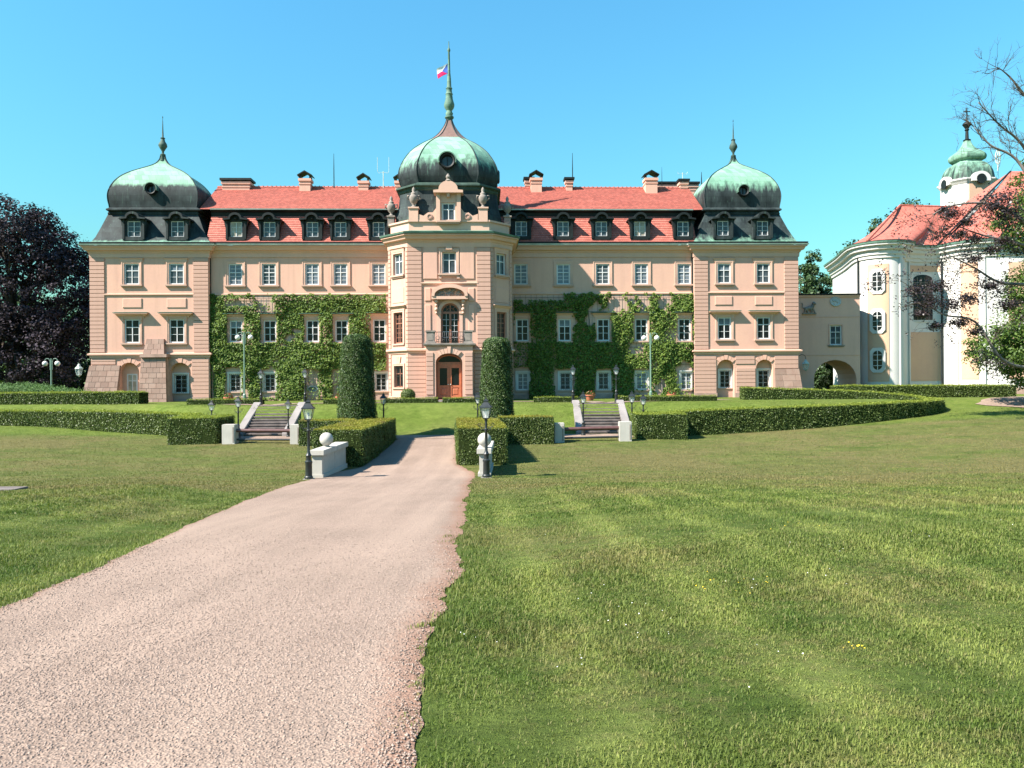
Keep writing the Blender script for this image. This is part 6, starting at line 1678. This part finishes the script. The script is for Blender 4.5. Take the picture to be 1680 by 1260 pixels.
hedge('clipped_hedge', 'tall square hedge block right of the path behind the white end wall',
      [([(-2.62, 36.8), (-2.9, 40), (-3.2, 44), (-3.42, 47.6)], [(-.25, 36.8), (-.4, 40), (-.7, 44), (-.9, 47.6)], [-.45] * 4),
       ([(-.85, 46.6), (2.42, 46.6)], [(-.85, 45.3), (2.42, 45.3)], [-.30, -.30])], .06, 620, top='hedge_top', group=g_near)
hedge('clipped_hedge', 'small square hedge block left of the left pipe barrier',
      [([(-20.75, 46.2), (-20.9, 49.6)], [(-17.75, 46.2), (-17.9, 49.6)], [-.26, -.24])], .065, 520)
lc = [(-20.7, 50.6), (-23.2, 51.8), (-27, 53.4), (-32, 55.2), (-38, 56.4), (-46, 57.0)]
hedge('curved_hedge', 'long clipped hedge curving away at the far left', [along(lc, 1.5, [-.22, -.15, -.08, -.05, -.05, -.05])], .085, 300)
hedge('low_hedge', 'dark straight clipped hedge in front of the left tower', [([(-29.4, 60.6), (-36, 61.2), (-46, 61.8)], [(-29.4, 62.2), (-36, 62.8), (-46, 63.4)], [1.22, 1.2, 1.2])], .085, 260)
hedge('clipped_hedge', 'square hedge block right of the right pipe barrier', [([(7.55, 47.0), (7.6, 49.6)], [(10.7, 47.0), (10.8, 49.6)], [-.26, -.22])], .065, 520)
rc = crom([(10.4, 49.6), (14, 50.1), (19.8, 50.9), (25.5, 52.6), (29.3, 54.6), (31.2, 57.0), (30.8, 59.2), (28, 60.6), (23.5, 61.1), (18.3, 61.2)], 4)
sarr = np.linspace(0, 1, len(rc)); rtop = np.interp(sarr, [0, .35, .6, .78, 1], [-.20, .20, .36, .85, 1.25])
hedge('curved_hedge', 'clipped hedge bending round the lawn below the right tower', [along(rc, 1.35, rtop)], .08, 300)
hedge('straight_hedge', 'straight clipped hedge in front of the church', [([(27.5, 66.6), (41.9, 65.6)], [(27.5, 64.9), (41.9, 63.9)], [1.30, 1.24])], .085, 260)
for lab, a, b, Y, h in (('low box edging left of the left stairs', -24.2, -18.6, 57.2, .38), ('low box edging between the left stairs and the yew', -13.8, -10.6, 56.2, .36), ('low box edging left of the castle door', -9.6, -5.6, 57.6, .36), ('low box edging right of the castle door', -5.2, -1.2, 57.6, .36),
                        ('low box edging left of the right stairs', 1.6, 4.9, 56.8, .38), ('low box edging right of the right stairs', 7.9, 15.3, 57.4, .40)):
    z = Ts(a, Y) + h
    hedge('box_edging', lab, [([(a, Y), (b, Y)], [(a, Y + .6), (b, Y + .6)], [z, z])], .06, 300, group='low box edgings on the terrace')

def yew(label, px, pyt, Y, r0, r1):
    x = (px - 840) / FPX * Y; zb = Ts(x, Y) - .1; zt_ = at(px, pyt, Y).z; h = zt_ - zb
    r = empty('clipped_yew', (x, Y, zb)); tag(r, label, 'yew', 'columnar clipped yews')
    pf = [(r0 * .97, 0), (r0 * 1.0, h * .1), (r0 + (r1 - r0) * .45, h * .45), (r1 * 1.04, h * .82), (r1, h * .90), (r1 * .90, h * .955), (r1 * .62, h * .99), (r1 * .1, h)]
    rr = np.array([p[0] for p in pf]); zz = np.array([p[1] for p in pf])
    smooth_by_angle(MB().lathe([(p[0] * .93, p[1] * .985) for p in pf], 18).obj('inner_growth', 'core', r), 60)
    n = 30000; u = RNG.random(n); z = h * (1 - (1 - u) ** 1.0); top = RNG.random(n) < .06; z[top] = h * RNG.uniform(.93, 1, top.sum())
    a = RNG.uniform(0, 2 * np.pi, n); lump = .055 * np.sin(a * 5 + z * 2.1) * np.sin(z * 3.3 + a * 2) + .03 * np.sin(a * 13 + z * 7)
    R_ = np.interp(z, zz, rr) + lump + RNG.normal(0, .03, n); R_[top] *= np.sqrt(RNG.random(top.sum()))
    P = np.stack([R_ * np.cos(a), R_ * np.sin(a), z], 1); Nn = np.stack([np.cos(a), np.sin(a), np.where(z > h * .9, 1.0, .25)], 1)
    tag(put('foliage', leaf_mesh('foliage', P, Nn, .085, 'yew_leaf', .6, .45, .1), r), kind='stuff')
yew('tall clipped yew column left of the castle door', 585.5, 548, 47.8, 1.24, .90)
yew('tall clipped yew column right of the castle door', 815, 553, 47.9, 1.07, .86)
def ball_shrub(label, px, py, Y, rad):
    p = at(px, py, Y); r = empty('ball_shrub', (p.x, Y, Ts(p.x, Y))); tag(r, label, 'shrub')
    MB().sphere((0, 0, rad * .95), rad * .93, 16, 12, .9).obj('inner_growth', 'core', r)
    v = unit(RNG.normal(0, 1, (4500, 3))); P = v * [rad, rad, rad * .9] + [0, 0, rad * .95] + RNG.normal(0, .02, (4500, 3))
    tag(put('foliage', leaf_mesh('foliage', P, v, .06, 'hedge_leaf', .5, .6), r), kind='stuff')
ball_shrub('round clipped shrub left of the castle door', 669.5, 649, 61.0, .56)
def juniper():
    r = empty('spreading_juniper', (-41, 66, .28)); tag(r, 'low spreading juniper at the foot of the copper beech', 'shrub')
    P, Nn = [], []
    for k in range(70):
        t = RNG.uniform(-1, 1); x = -1.0 + t * 4.6; hh = 1.75 * (1 - (t * .75) ** 2) * RNG.uniform(.55, 1.0); y = RNG.uniform(-1.6, 1.6)
        m = 420; d = RNG.normal(0, 1, (m, 3)) * [.62, .6, .16]; P.append(d + [x, y, hh * .85 - .12 * (d[:, :1] ** 2).sum()*0]); Nn.append(np.tile([0, -.4, 1.0], (m, 1)))
    P = np.concatenate(P); P[:, 2] = np.maximum(P[:, 2], .03); tag(put('foliage', leaf_mesh('foliage', P, np.concatenate(Nn), .16, 'juniper', .6, .35), r), kind='stuff')
    MB().lathe([(4.6, 0), (4.2, .45), (2.6, 1.05), (.5, 1.25)], 20, -1.0, 0, 0, 1, .38).obj('inner_growth', 'core', r)
juniper()
def pot(label, px, py, Y, rad=.36):
    p = at(px, py, Y); r = empty('flower_pot', (p.x, Y, Ts(p.x, Y))); tag(r, label, 'flower pot', 'terracotta pots along the terrace')
    MB().lathe([(rad * .62, 0), (rad, .36), (rad * 1.12, .38), (rad * 1.12, .46), (rad * .95, .46), (rad * .9, .40)], 16).obj('pot', 'terracotta', r)
    n = 160; v = unit(RNG.normal(0, 1, (n, 3))); v[:, 2] = np.abs(v[:, 2]); P = v * [rad * .95, rad * .95, .30] + [0, 0, .44]
    tag(put('leaves', leaf_mesh('leaves', P, v, .11, 'green_leaf', .6), r), kind='stuff'); Q = P[::5] * 1.06
    tag(put('blossoms', leaf_mesh('blossoms', Q, v[::5], .09, 'flower_red', .5, .9), r), kind='stuff')
pot('terracotta pot below the first left ground-floor window', 375, 657, 62); pot('terracotta pot left of the left clipped yew', 558, 655, 62)
pot('terracotta pot between the right stairs lamps', 968, 656, 62, .40); pot('terracotta pot below the right vine', 1102, 656, 62)

# ================================================================ CLIMBING VINES
def vnoise(x, y, seed):
    rg = np.random.default_rng(seed); s = 0
    for k in range(7):
        a = rg.uniform(0, 6.28); f = rg.uniform(.7, 1.3) * 1.55 ** k * .8; s = s + np.sin((x * math.cos(a) + y * math.sin(a)) * f + rg.uniform(0, 6.28)) / 1.25 ** k
    return s / 2.6
def vine(label, x0, x1, y0, y1, holes, dens, gap, seed, stems):
    r = empty('climbing_vine', CO, TH); tag(r, label, 'vine', 'vines trained over the castle wings')
    a, zt_ = fpx(FW, x0, y0); b, zb = fpx(FW, x1, y1); n = int((b - a) * (zt_ - zb) * dens)
    px = RNG.uniform(x0, x1, n); py = RNG.uniform(y0, y1, n)
    nx_, ny_ = px / 18., py / 18.
    w = vnoise(nx_, ny_, seed); wide = vnoise(nx_ * .5, ny_ * .5, seed + 5)
    keep = w + .35 * wide > gap
    top_edge = y0 + 3.5 + 3.0 * np.sin(px * .31) * np.sin(px * .117 + 1); keep &= py > top_edge
    wig = 1.7 * vnoise(nx_ * 3, ny_ * 3, seed + 9)
    for hx0, hx1, hy0, hy1, soft in holes:
        inside = (px > hx0 + wig) & (px < hx1 + wig) & (py > hy0 + wig) & (py < hy1 + wig)
        keep &= ~(inside & (RNG.random(n) > soft))
    px, py, w = px[keep], py[keep], w[keep]; m = len(px)
    dr = np.array([[*(_cl @ ray(float(u), float(v)))] for u, v in zip(px, py)]); t = -CEYE.y / dr[:, 1]
    X_, Z_ = CEYE.x + dr[:, 0] * t, CEYE.z + dr[:, 2] * t
    bulge = .10 + .26 * np.clip(w + .5, 0, 1.3)
    d = -.10 - bulge * np.sqrt(RNG.random(m)) - np.abs(RNG.normal(0, .04, m))
    P = np.stack([X_, d, Z_], 1); Nn = np.tile([-.15, -1.0, .75], (m, 1))
    tag(put('foliage', leaf_mesh('foliage', P, Nn, .165, 'vine_leaf', .48, .85, .12), r), kind='stuff')
    for s in stems:
        pts = [fpx(FW, *q) for q in s]; pts = crom([(p[0], p[1]) for p in pts], 5)
        MB().tube([(p[0], -.12 - .03 * math.sin(i), p[1]) for i, p in enumerate(pts)], [.075 - .045 * i / len(pts) for i in range(len(pts))], 6).obj('stem', 'bark_grey', r)
W1L = [(c - 13.5, c + 13, 512.5, 563, .0) for c in LW1]; W1R = [(c - 13.5, c + 13, 511, 562, .0) for c in RW1]
hl = W1L + [(371, 397, 603, 652, 0), (430.5, 453.5, 606, 653, 0), (398, 411, 640, 657, .0), (371, 417, 491, 503, .06), (420, 447, 483, 497, .0), (424, 452, 497, 515, .12), (503, 523, 605, 657, .05), (546, 563, 604, 657, .1), (607, 640, 607, 660, .0), (600, 612, 511, 540, .25), (453, 470, 583, 590, .3), (575, 640, 640, 660, 0), (343, 352, 600, 660, .1), (395, 402, 515, 540, .2), (526, 530, 640, 657, 0)]
vine('dense green vine covering the wall left of the castle door', 340, 634, 481, 656, hl, 260, -1.12, 11,
     [[(355, 657), (358, 630), (352, 600), (360, 570)], [(418, 657), (415, 625), (420, 600), (425, 580)], [(486, 656), (482, 630), (490, 600), (480, 560), (485, 520)], [(533, 656), (536, 630), (541, 605), (535, 580)], [(574, 656), (570, 620), (575, 580), (590, 540)]])
hr = W1R + [(842, 868.5, 603, 660, 0), (909, 941, 606, 660, 0), (975.5, 1004, 605, 660, 0), (1039, 1066, 604, 660, .03), (1113, 1140, 601, 660, .06), (842, 924, 478, 493, .0), (858, 866, 493, 500, 0), (843, 866, 563, 602, .25), (1030, 1056, 561, 581, .08), (1090, 1137, 541, 562, .35), (868, 878, 520, 560, .5), (880, 905, 545, 560, .6), (1088, 1112, 515, 555, .55), (1060, 1078, 590, 606, .3), (906, 912, 570, 640, .5), (1134, 1140, 560, 600, .4)]
vine('green vine half in the shade right of the castle door', 843, 1139, 479, 655, hr, 270, -.62, 23,
     [[(880, 655), (884, 620), (878, 580), (886, 530)], [(965, 655), (970, 630), (962, 600), (968, 560), (965, 510)], [(905, 655), (903, 630), (897, 600), (900, 560)], [(1030, 655), (1020, 630), (1024, 600), (1015, 560)], [(1088, 655), (1085, 620), (1092, 590), (1080, 560)], [(973, 650), (976, 620), (972, 600)]])

# ================================================================ TREES
def branch_mesh(pts_list, m, name, parent):
    mb = MB()
    for pts, rad, n in pts_list: mb.tube(pts, rad, n)
    o = mb.obj(name, m, parent, fix=False); o.data.polygons.foreach_set('use_smooth', [True] * len(o.data.polygons)); return o
def tree(name, label, base, trunk_h, trunk_r, lobes, nclump, per, leaf, m, bark='bark', clump_r=.9, cat='tree', group=None, seed=1, limbs=14, flat=.75, shell=.45):
    """lobes: (centre offset, radii); leaf clumps fill the outer shell of every lobe"""
    rg = np.random.default_rng(seed); r = empty(name, base); tag(r, label, cat, group)
    C = np.array([l[0] for l in lobes], float); S = np.array([l[1] for l in lobes], float)
    wgt = (S.prod(1)) ** .7; wgt /= wgt.sum(); k = rg.choice(len(lobes), nclump, p=wgt)
    v = unit(rg.normal(0, 1, (nclump, 3))); rad = (shell + (1 - shell) * rg.random((nclump, 1)) ** .6)
    cc_ = C[k] + v * S[k] * rad
    br = []
    lean = rg.normal(0, .25, 2); top = np.array([lean[0], lean[1], trunk_h])
    br.append(([(0, 0, -.3), (lean[0] * .2, lean[1] * .2, trunk_h * .3), tuple(top * [.6, .6, .65]), tuple(top)], [trunk_r * 1.35, trunk_r, trunk_r * .85, trunk_r * .7], 9))
    tgt = cc_[rg.choice(nclump, limbs, replace=False)]
    for q in tgt:
        s = top * rg.uniform(.55, 1.0); mid = s * .5 + q * .5 + [0, 0, rg.uniform(-.2, .8)] + rg.normal(0, .4, 3)
        br.append(([tuple(s), tuple(s * .7 + mid * .3), tuple(mid), tuple(mid * .4 + q * .6 + rg.normal(0, .25, 3)), tuple(q)], [trunk_r * .5, trunk_r * .36, trunk_r * .24, trunk_r * .14, .02], 6))
    branch_mesh(br, bark, 'trunk', r)
    d = rg.normal(0, 1, (nclump, per, 3)); d = d / np.linalg.norm(d, axis=2, keepdims=True) * rg.random((nclump, per, 1)) ** .45
    P = (cc_[:, None] + d * (clump_r * rg.uniform(.6, 1.3, (nclump, 1, 1))) * [1, 1, flat]).reshape(-1, 3)
    Nn = (v[:, None] * .5 + d * .5 + [0, 0, .5]).reshape(-1, 3)
    keep = P[:, 2] > -.2; tag(put('crown', leaf_mesh('crown', P[keep], Nn[keep], leaf, m, .6, .7, .12), r), kind='stuff')
    return r
bL = (-54.0, 83.0, .2)
tree('copper_beech', 'huge dark purple copper beech left of the castle', bL, 8.0, .75,
     [((0, 0, 12.2), (9.6, 8, 8.6)), ((6.2, -1, 9.6), (4.6, 5, 6.6)), ((-6, -2, 12), (6, 6, 6.6)), ((1, -3, 17.6), (5.2, 5, 3.6)), ((5, -4, 5.2), (4.9, 4, 4.2)), ((-2, -6, 6), (6.5, 4, 5)), ((3.4, -2, 15.4), (4.6, 4, 3.8))],
     1300, 70, .28, 'copper_leaf', 'bark', 1.0, seed=5, limbs=34, shell=.55)
grp = 'trees behind the buildings'
tree('dark_shrub', 'dark green thicket at ground level under the copper beech', (-49.5, 88, .2), 1.5, .2, [((0, 0, 2.4), (9, 3, 2.6))], 260, 45, .34, 'dark_green_leaf', 'bark', .9, 'shrub', seed=15)
tree('poplar_tree', 'slim upright tree between the castle and the church', (40.8, 104, .3), 8, .3, [((0, 0, 11), (1.5, 1.5, 8.6)), ((-.5, 0, 8), (1.9, 1.6, 6))], 240, 40, .34, 'dark_green_leaf', 'bark', .6, group=grp, seed=7, limbs=10)
tree('broadleaf_tree', 'rounded dark tree beside the castle right corner', (38.6, 101, .3), 6, .35, [((0, 0, 10.2), (1.7, 3, 7.0)), ((1.0, 0, 6), (3, 3, 5.5))], 340, 42, .36, 'dark_green_leaf', 'bark', .8, group=grp, seed=8, limbs=10)
tree('broadleaf_tree', 'rounded green tree close to the church left wall', (42.6, 103, .3), 6, .35, [((0, 0, 10.5), (1.9, 3, 5.6)), ((-.5, 0, 6), (3.0, 3, 5.5))], 340, 42, .36, 'dark_green_leaf', 'bark', .85, group=grp, seed=9, limbs=10)
tree('bushy_tree', 'dark shrub seen through the arched passage', (35.9, 91, .3), 2, .2, [((0, 0, 2.2), (1.1, 1.5, 3.0))], 110, 42, .3, 'dark_green_leaf', 'bark', .6, group=grp, seed=10, limbs=6)
tree('broadleaf_tree', 'tree top showing above the left chimney', (-41.5, 112, .3), 15, .4, [((0, 0, 26.3), (2.2, 2, 4.2))], 90, 42, .36, 'dark_green_leaf', 'bark', .7, group=grp, seed=12, limbs=8)
tree('copper_beech', 'reddish tree top showing above the roof right of the centre dome', (.4, 118, .3), 16, .4, [((0, 0, 27.2), (3.2, 2, 3.6))], 90, 42, .36, 'copper_leaf_light', 'bark', .7, group=grp, seed=13, limbs=8)
tree('broadleaf_tree', 'green tree tops showing above the church roof', (63.5, 122, .3), 18, .4, [((0, 0, 24.5), (6.2, 3, 5.6)), ((-5, 0, 23), (2, 2, 5)), ((-9.5, 0, 18), (2.4, 2, 6))], 240, 42, .4, 'dark_green_leaf', 'bark', .9, group=grp, seed=14, limbs=12)
tree('broadleaf_tree', 'distant trees beyond the copper beech', (-72, 118, .3), 8, .4, [((0, 0, 8), (16, 5, 8)), ((16, 6, 6), (10, 4, 6.5))], 500, 42, .5, 'dark_green_leaf', 'bark', 1.3, group=grp, seed=16, limbs=12)
tree('broadleaf_tree', 'distant trees behind the church', (80, 125, .3), 8, .4, [((0, 0, 8), (18, 5, 9)), ((-34, -2, 5), (12, 4, 6))], 500, 42, .5, 'dark_green_leaf', 'bark', 1.3, group=grp, seed=17, limbs=12)

# half bare copper beech at the right edge, and the green tree behind it
def right_trees():
    rg = np.random.default_rng(21); Y0 = 52.0
    base = np.array([38.6, Y0, Ts(38.6, Y0)]); r = empty('old_beech', base); tag(r, 'old half bare copper beech reaching in from the right edge', 'tree')
    limbs = [  # surveyed limbs: (pixel x, y, depth)
        [(1775, 560, 52), (1700, 600, 51.5), (1645, 590, 50), (1600, 528, 50), (1545, 515, 49.5), (1495, 476, 49)],
        [(1775, 500, 52), (1700, 470, 51), (1640, 463, 50), (1600, 440, 49.5), (1556, 418, 49)],
        [(1775, 420, 52), (1705, 385, 51), (1655, 345, 50), (1610, 333, 50), (1560, 338, 49.5), (1530, 352, 49.3)],
        [(1775, 380, 52), (1715, 300, 51.5), (1675, 235, 51), (1640, 205, 50.5), (1605, 168, 50)],
        [(1775, 360, 52), (1725, 230, 52), (1690, 170, 51.5), (1660, 130, 51), (1640, 112, 50.5)],
        [(1775, 420, 52), (1710, 330, 50), (1668, 262, 50), (1625, 238, 50), (1597, 208, 50)],
        [(1775, 520, 52), (1720, 420, 51), (1670, 400, 50), (1610, 385, 49.5), (1575, 372, 49.5)]]
    bare = {3, 4, 5}; br = []; tw = []; tips = []
    def P(q): return np.array(at(*q)) - base
    br.append(([(0, 0, -.4), (-.1, 0, 2.5), (.1, 0, 7), (0, 0, 12), (.3, 0, 17)], [.62, .5, .45, .36, .2], 10))
    def grow(p, d, L, rad, depth, li):
        pts = [p]; n = 5
        for i in range(n):
            d = d + rg.normal(0, .20, 3) + ([0, 0, .05] if li in bare else [0, 0, -.03]); d = d / np.linalg.norm(d); pts.append(pts[-1] + d * L / n)
        tw.append(([tuple(q) for q in pts], [rad * (1 - .8 * i / n) for i in range(n + 1)], 4 if depth else 5)); tips.append((pts[-1], li, depth))
        if depth < 2:
            for k in range(4 if depth == 0 else 3):
                i = rg.integers(1, n + 1); nd = d + rg.normal(0, .65, 3); nd[1] *= .7; nd /= np.linalg.norm(nd); grow(pts[i], nd, L * rg.uniform(.4, .65), rad * .6, depth + 1, li)
    for li, l in enumerate(limbs):
        pts = crom([tuple(P(q)) for q in l], 5); n = len(pts); br.append((pts, [.12 * (1 - i / n) ** .9 + .018 for i in range(n)], 7))
        for k in range(19 if li in bare else 12):
            i = int(rg.integers(n // 4, n)); d = np.array(pts[min(i + 1, n - 1)]) - np.array(pts[max(i - 1, 0)]); d = d / np.linalg.norm(d) + rg.normal(0, .55, 3) * [1, .7, 1]; d /= np.linalg.norm(d)
            grow(np.array(pts[i]), d, rg.uniform(1.2, 2.6), .026, 0, li)
    branch_mesh(br, 'bark_grey', 'trunk', r); branch_mesh(tw, 'bark', 'twigs', r)
    pts = []; nn = []
    cl = [(1500, 478, 14), (1520, 495, 20), (1540, 470, 16), (1512, 515, 12), (1560, 500, 18), (1590, 490, 14), (1575, 530, 14), (1535, 535, 10), (1600, 545, 10), (1560, 352, 14), (1585, 365, 12), (1575, 385, 12), (1600, 392, 10), (1548, 345, 8), (1640, 325, 26), (1655, 350, 24), (1625, 340, 16), (1630, 410, 12), (1600, 425, 10), (1655, 500, 16), (1645, 395, 10), (1625, 470, 10)]
    for cx, cy, rad in cl:
        c = P((cx, cy, 49.5)); k = int(rad * 30); d = rg.normal(0, .45, (k, 3)) * rad / FPX * 49.5 * [1.2, 1.6, .7]; pts.append(c + d); nn.append(np.tile([0, -.3, 1.], (k, 1)))
    t2 = [t for t, li, dp in tips if li not in bare and rg.random() < .45]
    for t in t2: k = 12; pts.append(t + rg.normal(0, .16, (k, 3))); nn.append(np.tile([0, -.3, 1.], (k, 1)))
    tag(put('crown', leaf_mesh('crown', np.concatenate(pts), np.concatenate(nn), .15, 'copper_leaf_light', .6, .65), r), kind='stuff')
    tree('broadleaf_tree', 'green leafy tree at the right edge in front of the church', (39.5, 58, Ts(39.5, 58)), 7, .4,
         [((-3.0, -1, 4.4), (2.7, 2.4, 2.0)), ((-.6, 0, 3.2), (2.4, 2.4, 1.9)), ((-.3, 0, 8), (1.9, 2.4, 3)), ((-1, 0, 13.4), (2.3, 2.2, 1.9)), ((.2, 0, 17.0), (1.6, 1.8, 2.0)), ((3.4, 0, 12), (3.4, 3, 5))], 520, 80, .2, 'green_leaf', 'bark_grey', .75, seed=31, limbs=20, shell=.2)
right_trees()
